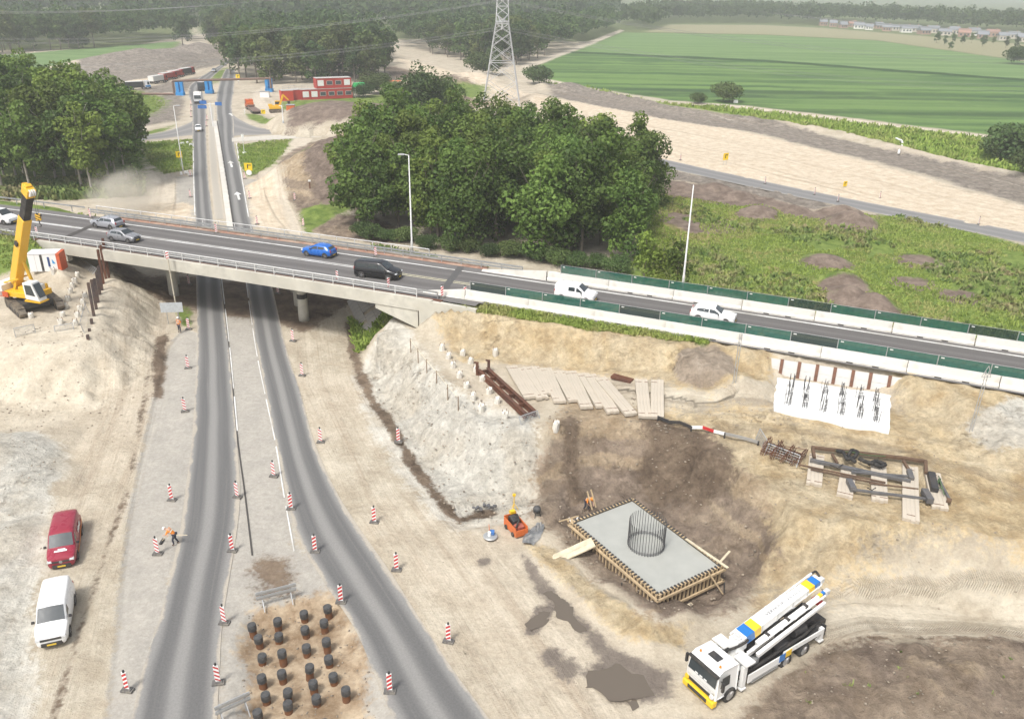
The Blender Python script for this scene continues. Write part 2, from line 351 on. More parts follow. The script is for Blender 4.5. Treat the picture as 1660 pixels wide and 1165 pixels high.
    sd = poly_sd(x, y, DIG); z = np.where(sd > -0.6, np.minimum(z, -0.06 - np.clip(sd + 0.5, 0, 0.9) * 0.42 + fbm(x * 0.9, y * 0.9, 61, 3) * 0.42), z)
    return z
def hz(x, y): return float(height(np.array([x]), np.array([y]))[0])
def T(pxx, pyy, z_guess=0.0):
    "point of the terrain seen at this pixel of the survey picture"
    d = (P(pxx, pyy, 0) - Vector((0, 0, CAMH))).normalized()
    t = np.linspace(25, 600, 2600) if pyy > 150 else np.linspace(150, 2500, 4000)
    X = d.x * t; Y = d.y * t; Z = CAMH + d.z * t
    g = height(X, Y); k = np.argmax(Z <= g)
    return Vector((X[k], Y[k], g[k]))
_ground_cache = {}

def stretch(a, b, step, grow, lim, lo):
    "grid lines: even between a and b, then growing out to lim and lo"
    v = list(np.arange(a, b, step)); s = step; t = b
    while t < lim: v.append(t); s *= grow; t += s
    v.append(lim); s = step; t = a
    w = []
    while t > lo: s *= grow; t -= s; w.append(t)
    return np.array(w[::-1] + v)
gx = stretch(-42, 46, 0.28, 1.022, 6000, -6000)
gy = stretch(24, 96, 0.28, 1.014, 9000, -400)
GX, GY = np.meshgrid(gx, gy)
GZ = height(GX, GY)
# ---- colour zones: outlines carry the kinds of soil, crop and grass; the shader breaks up their edges
Z = {}
def zone(kind, poly, z=0.0, soft=1.0):
    sd = poly_sd(GX, GY, px(poly, z), 30.0) / soft
    Z[kind] = np.maximum(Z.get(kind, np.full(GX.shape, -30.0)), sd)
def zline(kind, line, z=0.0, w=1.0, soft=0.6):
    D = line_dist(GX, GY, px(line, z), 30.0)[0]; Z[kind] = np.maximum(Z.get(kind, np.full(GX.shape, -30.0)), (w - D) / soft)
def zspot(kind, a, b, z, r, soft=0.6):
    c = P2(a, b, z); Z[kind] = np.maximum(Z.get(kind, np.full(GX.shape, -30.0)), (r - np.hypot(GX - c[0], GY - c[1])) / soft)
# meadow and verges
zone('grass', [(1062, 308), (1110, 312), (1180, 326), (1330, 352), (1420, 352), (1440, 340), (1660, 397), (1900, 460), (1900, 640), (1660, 575), (1240, 485), (1000, 450), (1030, 400)], 0, 2.0)
def wzone(kind, poly, soft=1.0):
    sd = poly_sd(GX, GY, poly, 30.0) / soft; Z[kind] = np.maximum(Z.get(kind, np.full(GX.shape, -30.0)), sd)
BANK = [tuple(axp(x, d)[:2]) for x, d in ((-4.5, -3.5), (17.0, -3.5), (17.0, -4.3), (10, -4.9), (2, -5.15), (-4.5, -5.3))]
wzone('grass', BANK, 0.35)
zone('grass', [(-200, 366), (0, 382), (60, 390), (110, 398), (60, 412), (0, 412), (-200, 410)], 5.6, 0.6)
zone('grass', [(-300, 290), (0, 318), (100, 324), (170, 334), (150, 344), (130, 350), (60, 346), (-300, 318)], 5.6, 0.7)
zone('grass', [(385, 234), (471, 226), (462, 246), (440, 268), (405, 287), (388, 268)], 0, 1.6)
zone('grass', [(228, 232), (312, 226), (312, 274), (268, 282), (245, 268), (232, 262)], 0, 1.6)
zone('grass', [(172, 138), (225, 148), (262, 158), (270, 170), (240, 188), (200, 192), (180, 170)], 0, 4.0)
zone('grass', [(215, 218), (285, 202), (262, 214), (225, 222)], 0, 1.5)
zone('grass', [(487, 345), (540, 322), (585, 318), (590, 338), (545, 352), (500, 378), (488, 366)], 0, 0.8)
zone('grass', [(455, 165), (640, 152), (700, 165), (640, 172), (560, 172), (455, 178)], 0, 3.0)
zone('grass', [(690, 142), (790, 138), (785, 158), (730, 162), (690, 156)], 0, 4.0)
zone('grass', [(400, 180), (425, 188), (456, 205), (425, 202), (402, 192)], 0, 1.2)
zone('grass', [(340, 118), (372, 108), (372, 120), (352, 134), (338, 138)], 0, 3.0)
zone('grass', [(566, 505), (578, 560), (620, 545), (690, 505), (640, 488), (625, 520), (600, 540)], 0.5, 0.6)
zone('grass', [(283, 455), (312, 455), (310, 530), (292, 528)], 0, 0.5)
zone('grass', [(-300, 318), (230, 318), (235, 262), (225, 240), (-300, 240)], 0, 2.5)
zone('grass', [(690, 400), (850, 440), (1060, 470), (1060, 430), (900, 420), (690, 392)], 4.5, 1.0)
zone('grass', [(478, 250), (500, 240), (506, 262), (488, 275)], 0, 1.0)
# far green
zone('lush', [(858, 128), (960, 148), (1090, 168), (1230, 180), (1600, 224), (1900, 262), (1900, 330), (1640, 282), (1480, 247), (1400, 226), (1240, 195), (1090, 171), (1000, 157)], 0, 3.0)
zone('crop', [(845, 117), (925, 85), (1240, 100), (1660, 131), (1900, 149), (1900, 262), (1600, 219), (1330, 185), (1220, 173), (1090, 163), (960, 143), (870, 125)], 0, 3.0)
zone('crop2', [(930, 84), (1010, 53), (1240, 57), (1420, 66), (1520, 80), (1660, 100), (1900, 120), (1900, 149), (1660, 129), (1240, 98)], 0, 4.0)
zone('hedge', [(925, 83), (1240, 97), (1660, 128), (1900, 146), (1900, 150), (1660, 132), (1240, 101), (925, 86)], 0, 2.0)
zone('crop2', [(-300, 110), (0, 90), (120, 80), (290, 67), (280, 78), (180, 85), (120, 103), (0, 120), (-300, 150)], 0, 6.0)
zone('lush', [(-300, 112), (0, 91), (120, 81), (290, 68), (280, 78), (180, 85), (120, 103), (0, 120), (-300, 150)], 0, 6.0)
zone('tan', [(1045, 52), (1085, 40), (1240, 41), (1340, 46), (1660, 72), (1900, 88), (1900, 119), (1660, 99), (1520, 79), (1420, 65), (1240, 56)], 0, 8.0)
zone('tan', [(-200, 36), (30, 32), (170, 20), (170, 27), (30, 42), (-200, 48)], 0, 10.0)
# soils
zone('pale', [(640, 92), (700, 108), (770, 125), (850, 150), (890, 158), (1100, 190), (1300, 235), (1500, 290), (1660, 335), (1900, 400), (1900, 470), (1660, 382), (1240, 298), (1060, 258), (960, 225), (800, 175), (700, 140)], 0, 2.5)
zone('pale', [(160, 142), (370, 88), (372, 98), (300, 118), (230, 138), (170, 150)], 0, 3.0)
zone('pale', [(190, 330), (315, 330), (315, 360), (190, 345)], 0, 1.5); zone('pale', [(395, 300), (440, 300), (470, 370), (412, 370)], 0, 1.0)
zone('pale', [(395, 240), (455, 234), (452, 246), (410, 246)], 0, 0.6)
zone('white', [(572, 572), (640, 540), (672, 580), (720, 640), (760, 672), (800, 692), (860, 700), (882, 740), (880, 800), (800, 822), (740, 828), (690, 790), (640, 730), (590, 640)], 1.6, 1.0)
zone('white', [(-60, 700), (60, 708), (110, 735), (108, 780), (80, 830), (75, 900), (60, 1000), (50, 1165), (0, 1250), (-200, 1250), (-200, 720)], 0, 0.9)
zone('white', [(1560, 720), (1620, 690), (1660, 690), (1700, 700), (1700, 760), (1600, 752)], 3.6, 0.8)
zone('yellow', [(700, 520), (800, 510), (1000, 540), (1145, 565), (1240, 580), (1240, 640), (1150, 650), (1080, 630), (900, 590), (740, 575)], 3.6, 1.0)
zone('yellow', [(1050, 690), (1250, 700), (1450, 700), (1660, 745), (1900, 780), (1900, 960), (1660, 900), (1500, 880), (1350, 900), (1240, 930), (1150, 800)], 2.4, 2.0)
zone('yellow', [(1440, 640), (1560, 620), (1660, 645), (1660, 740), (1560, 720), (1450, 690)], 3.8, 1.2)
zone('yellow', [(850, 880), (900, 890), (960, 950), (1060, 1020), (1120, 1010), (1110, 1045), (1010, 1030), (930, 960)], 0.3, 0.6)
zone('heap', [(462, 190), (520, 168), (640, 162), (640, 208), (560, 210), (470, 212)], 1.0, 2.0)
zone('heap', [(500, 262), (540, 235), (600, 214), (640, 230), (600, 350), (560, 330), (520, 330), (495, 300)], 0.5, 1.2)
zone('brown', [(452, 250), (506, 226), (600, 214), (640, 230), (600, 350), (560, 330), (490, 352), (470, 320), (452, 285)], 0.5, 1.2)
zone('brown', [(490, 352), (600, 345), (700, 392), (600, 390), (500, 372)], 0.3, 1.0)
zone('brown', [(640, 108), (770, 138), (780, 150), (640, 130), (620, 110)], 0, 3.0); zone('brown', [(640, 168), (790, 162), (800, 176), (640, 180)], 0, 2.0)
zone('brown', [(865, 830), (885, 745), (930, 700), (1000, 715), (1090, 760), (1170, 800), (1240, 880), (1245, 945), (1190, 985), (1120, 1000), (1070, 1010), (980, 950), (930, 905)], 0.2, 1.2)
zone('brown', [(1255, 1100), (1345, 1042), (1660, 1035), (1900, 1045), (1900, 1300), (1180, 1300), (1200, 1165)], 0.3, 0.9)
zone('heap', [(1065, 286), (1180, 300), (1330, 338), (1420, 345), (1430, 358), (1330, 356), (1180, 330), (1062, 312)], 0.3, 1.6)
zone('brown', [(1000, 150), (1000, 150), (1001, 151)], 0, 1.0)
_c = P2(1141, 606, 4.4); wzone('sub', [(_c[0] + 2.4 * math.cos(k * .5236), _c[1] + 2.4 * math.sin(k * .5236)) for k in range(12)], 0.4)
zone('grey', [(880, 134), (1090, 170), (1240, 196), (1480, 252), (1660, 292), (1900, 350), (1900, 388), (1660, 328), (1480, 277), (1240, 217), (1050, 187), (900, 157)], 0.2, 2.0)
zone('grey', [(105, 124), (150, 88), (200, 66), (280, 60), (340, 76), (375, 92), (300, 108), (170, 126)], 2.0, 1.5)
zone('grey', [(200, 168), (290, 150), (300, 165), (290, 195), (210, 208)], 0, 2.0)
zone('grey', [(1066, 272), (1240, 305), (1340, 330), (1420, 342), (1330, 340), (1180, 306), (1062, 285)], 0, 1.2)
zone('grey', [(205, 152), (245, 140), (300, 128), (340, 122), (300, 150)], 0, 2.0)
for a, b, r in [(1366, 468, 3.0), (1340, 425, 3.0), (1380, 490, 3.0), (1420, 500, 2.6), (1490, 420, 3.0), (1555, 475, 2.5), (1480, 455, 2.5), (1380, 365, 4.0), (1228, 347, 3.2), (1260, 335, 3.0), (1100, 350, 4.0), (1150, 362, 5.0)]: zspot('heap', a, b, 0.3, r, 1.0)
zone('dry', [(1062, 330), (1200, 340), (1260, 365), (1150, 400), (1060, 400)], 0, 4.0); zone('dry', [(1200, 470), (1500, 520), (1660, 560), (1660, 585), (1200, 500)], 0, 1.5); zone('dry', [(1240, 430), (1330, 455), (1360, 480), (1240, 470)], 0, 2.0)
zone('dusty', [(155, 1300), (170, 1165), (205, 860), (235, 700), (272, 560), (300, 530), (322, 540), (322, 700), (300, 860), (220, 1165), (190, 1300)], 0, 0.5)
zone('dusty', [(283, 286), (318, 286), (322, 365), (280, 365)], 0, 0.6); zone('dusty', [(392, 290), (425, 292), (440, 370), (402, 370)], 0, 0.6)
zone('dusty', [(338, 1300), (350, 1100), (372, 860), (366, 560), (350, 440), (405, 440), (430, 560), (480, 860), (580, 1020), (650, 1165), (735, 1300)], 0, 0.8)
zone('track', [(479, 224), (457, 244), (421, 263), (416, 281), (420, 300), (445, 350), (468, 380), (490, 380), (474, 340), (452, 300), (450, 285), (452, 271), (466, 256), (494, 242), (506, 224)], 0, 0.5)
zone('track', [(236, 258), (262, 268), (285, 290), (284, 330), (240, 335), (255, 300), (232, 275)], 0, 0.7)
zone('track', [(405, 172), (445, 190), (480, 205), (495, 205), (470, 190), (430, 165), (425, 150), (462, 128), (455, 124), (410, 150)], 0, 1.5)
zone('track', [(845, 106), (925, 79), (1005, 48), (1012, 50), (935, 83), (850, 114)], 0, 2.0); zone('track', [(1120, 163), (1220, 174), (1600, 221), (1900, 258), (1900, 263), (1600, 225), (1220, 178), (1120, 167)], 0, 1.2)
zone('track', [(305, 30), (312, 28), (330, 70), (365, 90), (345, 90), (315, 60)], 0, 4.0)
zone('track', [(850, 118), (900, 128), (960, 146), (950, 149), (890, 135), (846, 124)], 0, 2.0)
# damp and dark bands
zline('dark', [(566, 520), (572, 565), (582, 600), (600, 640), (640, 700), (662, 735), (690, 780), (720, 818), (745, 836), (790, 826)], 0.1, 0.42, 0.4)
zone('damp', [(845, 905), (870, 935), (930, 985), (960, 1020), (1010, 1060), (1090, 1090), (1090, 1130), (1000, 1140), (940, 1095), (975, 1070), (925, 1010), (870, 960)], 0, 0.5)
zspot('damp', 786, 912, 0, 0.45, 0.3); zone('damp', [(850, 1015), (870, 985), (900, 980), (898, 1000), (870, 1030), (850, 1030)], 0, 0.25); zspot('damp', 893, 1068, 0, 0.6, 0.6); zspot('damp', 915, 1085, 0, 0.7, 0.6)
zline('dark', [(205, 800), (170, 900), (120, 1050), (85, 1165), (60, 1260)], 0, 0.10, 0.35); zline('dark', [(240, 600), (226, 700), (205, 800)], 0, 0.06, 0.4)
zone('dark', [(255, 545), (272, 540), (268, 600), (262, 645), (250, 640), (248, 590)], 0, 0.5)
zone('dark', [(415, 905), (470, 900), (482, 960), (420, 975)], 0, 1.1)
zone('dig', [(400, 985), (470, 970), (562, 960), (585, 1040), (605, 1165), (620, 1260), (375, 1260), (385, 1165), (392, 1070)], 0, 0.9)
zone('dark', [(1040, 715), (1130, 735), (1200, 775), (1190, 800), (1100, 790), (1035, 765)], 1.5, 0.9); zone('dark', [(905, 700), (935, 700), (950, 770), (920, 770)], 2.0, 0.6)
zone('dark', [(1340, 1040), (1480, 1028), (1600, 1040), (1600, 1046), (1480, 1036), (1345, 1050)], 0.2, 0.4)
zone('dark', [(860, 440), (560, 480), (500, 520), (200, 470), (180, 430), (400, 440)], 1.0, 1.2)  # shade beneath the overpass deck, painted into the ground colour
zone('slopes', [(180, 455), (235, 462), (240, 520), (230, 570), (160, 640), (20, 640), (-100, 600), (-100, 555), (60, 560), (150, 545)], 1.5, 1.0)
# haul lines for wheel marks: run along and across
TU = np.full(GX.shape, 9.0); TV = np.zeros(GX.shape); TM = np.full(GX.shape, -1.0); TL = np.zeros(GX.shape)
HAUL = [([(470, 250), (436, 290), (450, 350), (520, 470), (545, 620), (640, 800), (760, 960), (900, 1165), (960, 1300)], 0, 4.2),
        ([(1010, 660), (1120, 690), (1300, 700), (1480, 740), (1660, 790), (1900, 860)], 3.2, 3.2),
        ([(1280, 1010), (1400, 985), (1520, 990), (1660, 1000), (1900, 1020)], 0.5, 2.6),
        ([(240, 490), (215, 650), (150, 850), (90, 1010), (40, 1165), (10, 1260)], 0, 3.0),
        ([(640, 120), (800, 170), (960, 200), (1240, 258), (1480, 315), (1660, 360), (1900, 430)], 0, 14.0),
        ([(880, 146), (1090, 180), (1240, 206), (1480, 264), (1660, 308), (1900, 360)], 0, 5.0),
        ([(250, 262), (272, 290), (270, 340)], 0, 2.5), ([(436, 160), (465, 195), (490, 215)], 0, 3.0), ([(200, 150), (290, 125), (370, 95)], 0, 9.0),
        ([(940, 640), (1060, 655), (1150, 670)], 3.2, 2.5)]
for hi_, (l, z_, w) in enumerate(HAUL):
    D, U, S = line_dist(GX, GY, px(l, z_), 30.0); m = np.clip((w - D) / (0.35 * w), -1, 1); k = m > TM
    TU = np.where(k, U, TU); TV = np.where(k, S, TV); TM = np.where(k, m, TM); TL = np.where(k, 1.0 if hi_ in (1, 2, 9) else 0.12, TL)
Z['farland'] = np.clip((np.hypot(GX, GY) - np.where(GX > 60, 400, np.where(GX < -95, 455, 520))) / 14.0, -30, 30)
Z['farland'] = np.where((GX > -190) & (GX < -150) & (GY < 700), -3, Z['farland'])
# keep soils of the flat off the overpass banks where they belong to grass
KINDS_Z = ['farland', 'dusty', 'track', 'pale', 'yellow', 'slopes', 'white', 'brown', 'grey', 'sub', 'dig', 'grass', 'dry', 'heap', 'lush', 'crop', 'crop2', 'hedge', 'tan', 'dark', 'damp']
rough_ = np.zeros(GX.shape)
for kk_, am in (('yellow', .20), ('brown', .22), ('white', .05), ('slopes', .04), ('dig', .12), ('grey', .16), ('pale', .05), ('dark', .1)): rough_ = np.maximum(rough_, smooth01((Z[kk_] + 0.5)) * am)
rough_ *= smooth01((np.maximum(np.maximum(Z['grass'], Z['track']), Z['dusty']) * -1 + .2)) * smooth01((poly_sd(GX, GY, CUT) * -1 - .1) * 2)
for fl_ in FLATS: rough_ *= smooth01(-poly_sd(GX, GY, fl_) / 0.8)
rid = fbm(GX * .35, GY * .35, 81, 4) * 2.4 + fbm(GX * 1.2, GY * 1.2, 83, 2) * 2.4
for rp_ in ROADPOLY: rough_ *= smooth01(-poly_sd(GX, GY, rp_) / 1.5)
wa_, wb_ = P2(742, 655, 3.2), P2(655, 735, 0.3); wl_ = math.hypot(wb_[0] - wa_[0], wb_[1] - wa_[1]); wx_, wy_ = (wb_[0] - wa_[0]) / wl_, (wb_[1] - wa_[1]) / wl_
al_ = GX * wx_ + GY * wy_; pe_ = -GX * wy_ + GY * wx_ + fbm(GX * .3, GY * .3, 91, 3) * 1.6
gul = (np.abs(fbm(pe_ * .45, al_ * .07, 93, 4)) * 3.0 - .5) * .5 + fbm(pe_ * 1.3, al_ * .2, 95, 3) * .35
near_slope = poly_sd(GX, GY, px([(560, 560), (640, 530), (700, 590), (760, 660), (880, 690), (890, 800), (740, 850), (600, 680)], 1.6)) > 0
GZ = GZ + rid * rough_ + gul * smooth01(Z['white'] + .2) * near_slope
ny, nx = GX.shape
V = np.stack([GX, GY, GZ], -1).reshape(-1, 3)
idx = np.arange(nx * ny).reshape(ny, nx)
Fq = np.stack([idx[:-1, :-1], idx[:-1, 1:], idx[1:, 1:], idx[1:, :-1]], -1).reshape(-1, 4)

_ra, _rb = P(960, 146), P(1600, 222); ROWA = -math.degrees(math.atan2(_rb.y - _ra.y, _rb.x - _ra.x))
def ground_material():
    t = NT('ground'); p = t.pos()
    nb = t.noise(p, 0.35, 7, 0.62); nf = t.noise(p, 3.2, 6, 0.6); nl = t.noise(p, 0.045, 4); nm = t.noise(p, 0.62, 9, 0.68, 0.15)
    br = t.math('ADD', t.math('MULTIPLY', t.math('SUBTRACT', nb, 0.5), 3.4), t.math('MULTIPLY', t.math('SUBTRACT', nf, 0.5), 2.2))
    def m(kind, lo=-0.5, hi=0.5): return t.sstep(t.math('ADD', t.attr('z_' + kind), br), lo, hi)
    spk = t.sstep(nf, 0.25, 0.75, 0.91, 1.09)
    col = t.mix(t.sstep(nb, 0.32, 0.7), (0.355, 0.305, 0.23), (0.50, 0.45, 0.36))
    col = t.mix(t.sstep(nl, 0.4, 0.65, 0, 0.5), col, (0.48, 0.41, 0.32))
    nm2 = t.sstep(nm, 0.30, 0.70); pat = t.sstep(t.noise(p, 0.16, 5, 0.6, 0.8), 0.44, 0.6)
    sz = t.n('ShaderNodeSeparateXYZ'); t.set(sz.inputs[0], p); zl = t.math('ADD', sz.outputs[2], t.math('MULTIPLY', t.math('SUBTRACT', nb, 0.5), 1.6))
    lay = t.math('MAXIMUM', t.sstep(zl, 2.05, 2.5), t.math('MULTIPLY', t.sstep(zl, 0.7, 0.95), t.sstep(zl, 1.45, 1.2, 0, 0.75)))
    def pair(a, b): return t.mix(nm2, a, b)
    cols = {'dusty': pair((0.33, 0.31, 0.275), (0.39, 0.365, 0.32)), 'track': pair((0.46, 0.40, 0.315), (0.55, 0.49, 0.40)), 'pale': pair((0.46, 0.37, 0.265), (0.62, 0.545, 0.43)),
            'yellow': t.mix(t.math('MULTIPLY', pat, 0.7), pair((0.365, 0.268, 0.148), (0.53, 0.432, 0.275)), pair((0.40, 0.325, 0.215), (0.53, 0.455, 0.325))), 'slopes': pair((0.45, 0.39, 0.30), (0.56, 0.505, 0.405)), 'white': t.mix(t.math('MULTIPLY', pat, 0.5), pair((0.45, 0.425, 0.37), (0.55, 0.53, 0.47)), pair((0.40, 0.345, 0.26), (0.48, 0.435, 0.355))), 'brown': t.mix(t.math('MAXIMUM', t.math('MULTIPLY', pat, 0.3), lay), pair((0.135, 0.103, 0.08), (0.275, 0.218, 0.168)), pair((0.27, 0.20, 0.125), (0.42, 0.34, 0.24))), 'grey': pair((0.15, 0.13, 0.11), (0.29, 0.255, 0.215)),
            'heap': pair((0.115, 0.086, 0.068), (0.235, 0.185, 0.15)), 'dig': pair((0.20, 0.135, 0.08), (0.47, 0.38, 0.27)), 'grass': pair((0.08, 0.13, 0.025), (0.19, 0.245, 0.06)), 'dry': pair((0.12, 0.135, 0.04), (0.30, 0.25, 0.11)), 'lush': pair((0.10, 0.17, 0.022), (0.20, 0.27, 0.055)), 'hedge': pair((0.02, 0.05, 0.015), (0.04, 0.085, 0.025)),
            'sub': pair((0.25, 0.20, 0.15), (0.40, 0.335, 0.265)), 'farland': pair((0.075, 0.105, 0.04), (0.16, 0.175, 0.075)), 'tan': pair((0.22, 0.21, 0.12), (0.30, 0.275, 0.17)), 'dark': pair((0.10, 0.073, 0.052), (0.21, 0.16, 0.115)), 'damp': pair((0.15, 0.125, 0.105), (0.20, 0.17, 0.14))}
    # crop rows run along the fields
    rows = t.noise(t.mapping(p, (0.006, 0.13, 1), (0, 0, R(ROWA))), 1.0, 3, 0.55); blot = t.noise(p, 0.012, 5)
    gap = t.sstep(t.noise(t.mapping(p, (0.003, 0.035, 1), (0, 0, R(ROWA))), 1.0, 3, 0.5), 0.56, 0.66)
    crop = t.mix(t.sstep(rows, 0.40, 0.62), (0.045, 0.10, 0.03), (0.13, 0.215, 0.06)); crop = t.mix(t.sstep(blot, 0.4, 0.66, 0, 0.6), crop, (0.13, 0.21, 0.065)); crop = t.mix(t.math('MULTIPLY', gap, 0.55), crop, (0.03, 0.06, 0.025))
    crop2 = t.mix(t.sstep(rows, 0.35, 0.7), (0.11, 0.185, 0.065), (0.16, 0.24, 0.09))
    cols['crop'] = crop; cols['crop2'] = crop2
    # wheel marks
    st = t.noise(t.comb(t.math('MULTIPLY', t.attr('tu'), 0.9), t.math('MULTIPLY', t.attr('tv'), 0.022)), 1.0, 7, 0.66)
    lug = t.n('ShaderNodeTexWave', wave_type='BANDS', bands_direction='X'); lug.inputs['Scale'].default_value = 1.0; lug.inputs['Distortion'].default_value = 1.2; lug.inputs['Detail'].default_value = 2
    t.set(lug.inputs['Vector'], t.comb(t.math('ADD', t.math('MULTIPLY', t.attr('tv'), 2.3), t.math('MULTIPLY', t.math('ABSOLUTE', t.math('SUBTRACT', t.math('FRACT', t.math('MULTIPLY', t.attr('tu'), 0.9)), 0.5)), 2.2)), t.math('MULTIPLY', t.attr('tu'), 0.4)))
    tm = t.math('MULTIPLY', t.sstep(t.attr('tm'), 0.0, 1.0), t.sstep(nb, 0.25, 0.5))
    for kind in KINDS_Z:
        if kind in ('grass', 'dark'):   # marks lie on the soils, under the plants
            if kind == 'grass':
                col = t.mix(t.math('MULTIPLY', tm, t.sstep(st, 0.48, 0.68, 0, 0.5)), col, (0.29, 0.225, 0.16))
                col = t.mix(t.math('MULTIPLY', tm, t.sstep(st, 0.48, 0.32, 0, 0.35)), col, (0.62, 0.56, 0.455))
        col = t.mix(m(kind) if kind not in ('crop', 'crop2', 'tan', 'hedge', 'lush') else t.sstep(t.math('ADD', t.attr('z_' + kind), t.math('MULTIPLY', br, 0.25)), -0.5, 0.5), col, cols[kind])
    col = t.mix(1.0, col, t.comb(spk, spk, spk), 'MULTIPLY')
    ng = t.noise(p, 7.5, 3, 0.7); gr = t.sstep(ng, 0.28, 0.72, 0.93, 1.07); col = t.mix(1.0, col, t.comb(gr, gr, gr), 'MULTIPLY')
    nr = t.noise(p, 1.7, 9, 0.74, 0.2)
    rg = t.math('ABSOLUTE', t.math('SUBTRACT', t.noise(p, 0.9, 6, 0.6, 0.3), 0.5)); rgd = t.math('MULTIPLY', t.sstep(rg, 0.022, 0.0), t.sstep(t.noise(p, 0.3, 3), 0.56, 0.66))
    rocky = t.math('MAXIMUM', t.math('MAXIMUM', t.attr('z_yellow'), t.attr('z_brown')), t.math('MAXIMUM', t.math('SUBTRACT', t.attr('z_white'), 0.75), t.attr('z_grey')))
    rocky = t.math('MULTIPLY', t.sstep(rocky, -0.5, 0.6), t.sstep(t.math('MAXIMUM', t.attr('z_grass'), t.attr('z_crop')), 0.3, -0.5))
    rk = t.sstep(nr, 0.30, 0.70, 0.76, 1.22); col = t.mix(t.math('ADD', 0.18, t.math('MULTIPLY', rocky, 0.75)), col, t.mix(1.0, col, t.comb(rk, rk, rk), 'MULTIPLY'))
    col = t.mix(t.math('MULTIPLY', t.math('MULTIPLY', rgd, rocky), t.sstep(nb, 0.42, 0.6, 0.1, 0.55)), col, (0.19, 0.14, 0.09))
    # small stones and clods
    vo = t.n('ShaderNodeTexVoronoi'); t.set(vo.inputs['Vector'], p); vo.inputs['Scale'].default_value = 2.6
    stone = t.math('MULTIPLY', t.sstep(vo.outputs['Distance'], 0.16, 0.08), t.sstep(nm, 0.58, 0.68))
    green = t.math('MAXIMUM', t.math('MAXIMUM', t.attr('z_grass'), t.attr('z_crop')), t.math('MAXIMUM', t.attr('z_crop2'), t.attr('z_dusty')))
    stone = t.math('MULTIPLY', stone, t.sstep(green, 0.0, -1.0))
    col = t.mix(t.math('MULTIPLY', stone, 0.3), col, (0.24, 0.20, 0.155))
    h = t.math('ADD', t.math('MULTIPLY', nm, 0.8), t.math('ADD', t.math('MULTIPLY', nf, 0.22), t.math('MULTIPLY', stone, 0.3)))
    h = t.math('ADD', h, t.math('MULTIPLY', t.math('MULTIPLY', tm, st), 0.5)); h = t.math('ADD', h, t.math('MULTIPLY', t.math('MULTIPLY', tm, lug.outputs['Fac']), t.math('MULTIPLY', t.attr('tl'), t.sstep(st, 0.42, 0.60, 0, 0.22)))); h = t.math('ADD', h, t.math('MULTIPLY', ng, 0.05)); h = t.math('ADD', h, t.math('MULTIPLY', t.math('MULTIPLY', rgd, rocky), -0.22))
    h = t.math('ADD', h, t.math('MULTIPLY', t.math('MULTIPLY', nr, rocky), 1.1))
    dmp = m('damp')
    t.principled(col, t.math('SUBTRACT', 0.95, t.math('MULTIPLY', dmp, 0.5)), 0, t.bump(t.math('MULTIPLY', h, t.sstep(t.math('MAXIMUM', t.attr('z_dusty'), t.attr('z_track')), -0.3, 0.6, 1.0, 0.4)), 0.9, 0.30), 0.2)
    return t.m
attrs = {'z_' + k: np.clip(Z[k], -4, 4) for k in KINDS_Z}
attrs.update(tl=TL, tu=TU, tv=TV, tm=TM)
ground = link('ground', np_mesh('ground', V, Fq, ground_material(), True, attrs)); tag(ground, kind='structure')

# ------------------------------------------------------------------ roads
def road_material(name, base, track, dust, dust_amt=0.5, tracks=((0.3, 0.16), (0.7, 0.16)), edge=0.06, lighter=None):
    t = NT(name); p = t.pos(); u = t.attr('u'); v = t.attr('v')
    long = t.noise(t.comb(t.math('MULTIPLY', u, 7.0), t.math('MULTIPLY', v, 0.035)), 1.0, 5, 0.6); nb = t.noise(p, 0.5, 6, 0.62); nf = t.noise(p, 9.0, 4)
    wob = t.math('MULTIPLY', t.math('SUBTRACT', t.noise(t.comb(0.0, t.math('MULTIPLY', v, 0.06)), 1.0, 2), 0.5), 0.10)
    uu = t.math('ADD', u, wob); col = tuple(base); wheel = None
    for c, w in tracks:
        d = t.math('ABSOLUTE', t.math('SUBTRACT', uu, c)); k = t.sstep(d, w, w * 0.3); wheel = k if wheel is None else t.math('MAXIMUM', wheel, k)
    col = t.mix(t.math('MULTIPLY', wheel, t.sstep(long, 0.2, 0.6, 0.65, 1.0)), col, tuple(track))
    col = t.mix(t.sstep(long, 0.52, 0.8, 0, 0.3), col, tuple(lighter or base))
    e = t.math('MINIMUM', u, t.math('SUBTRACT', 1.0, u))
    dd = t.math('ADD', t.sstep(e, edge, -0.02, 0, 0.9), t.math('ADD', t.math('MULTIPLY', t.math('SUBTRACT', nb, 0.5), 1.6), t.math('MULTIPLY', t.math('SUBTRACT', long, 0.5), 0.9)))
    sp = t.noise(p, 0.13, 6, 0.66); dd = t.math('ADD', dd, t.math('MULTIPLY', t.math('SUBTRACT', sp, 0.5), 1.4)); col = t.mix(t.sstep(dd, 0.40, 0.85, 0, dust_amt), col, tuple(dust))
    k = t.sstep(nf, 0.3, 0.7, 0.92, 1.08); col = t.mix(1.0, col, t.comb(k, k, k), 'MULTIPLY')
    t.principled(col, 0.85, 0, t.bump(nf, 0.15, 0.01), 0.25); return t.m
def densify(a, n):
    out = []
    for p, q in zip(a[:-1], a[1:]):
        for k in range(n): out.append([p[i] + (q[i] - p[i]) * k / n for i in range(len(p))])
    out.append(list(a[-1])); return out
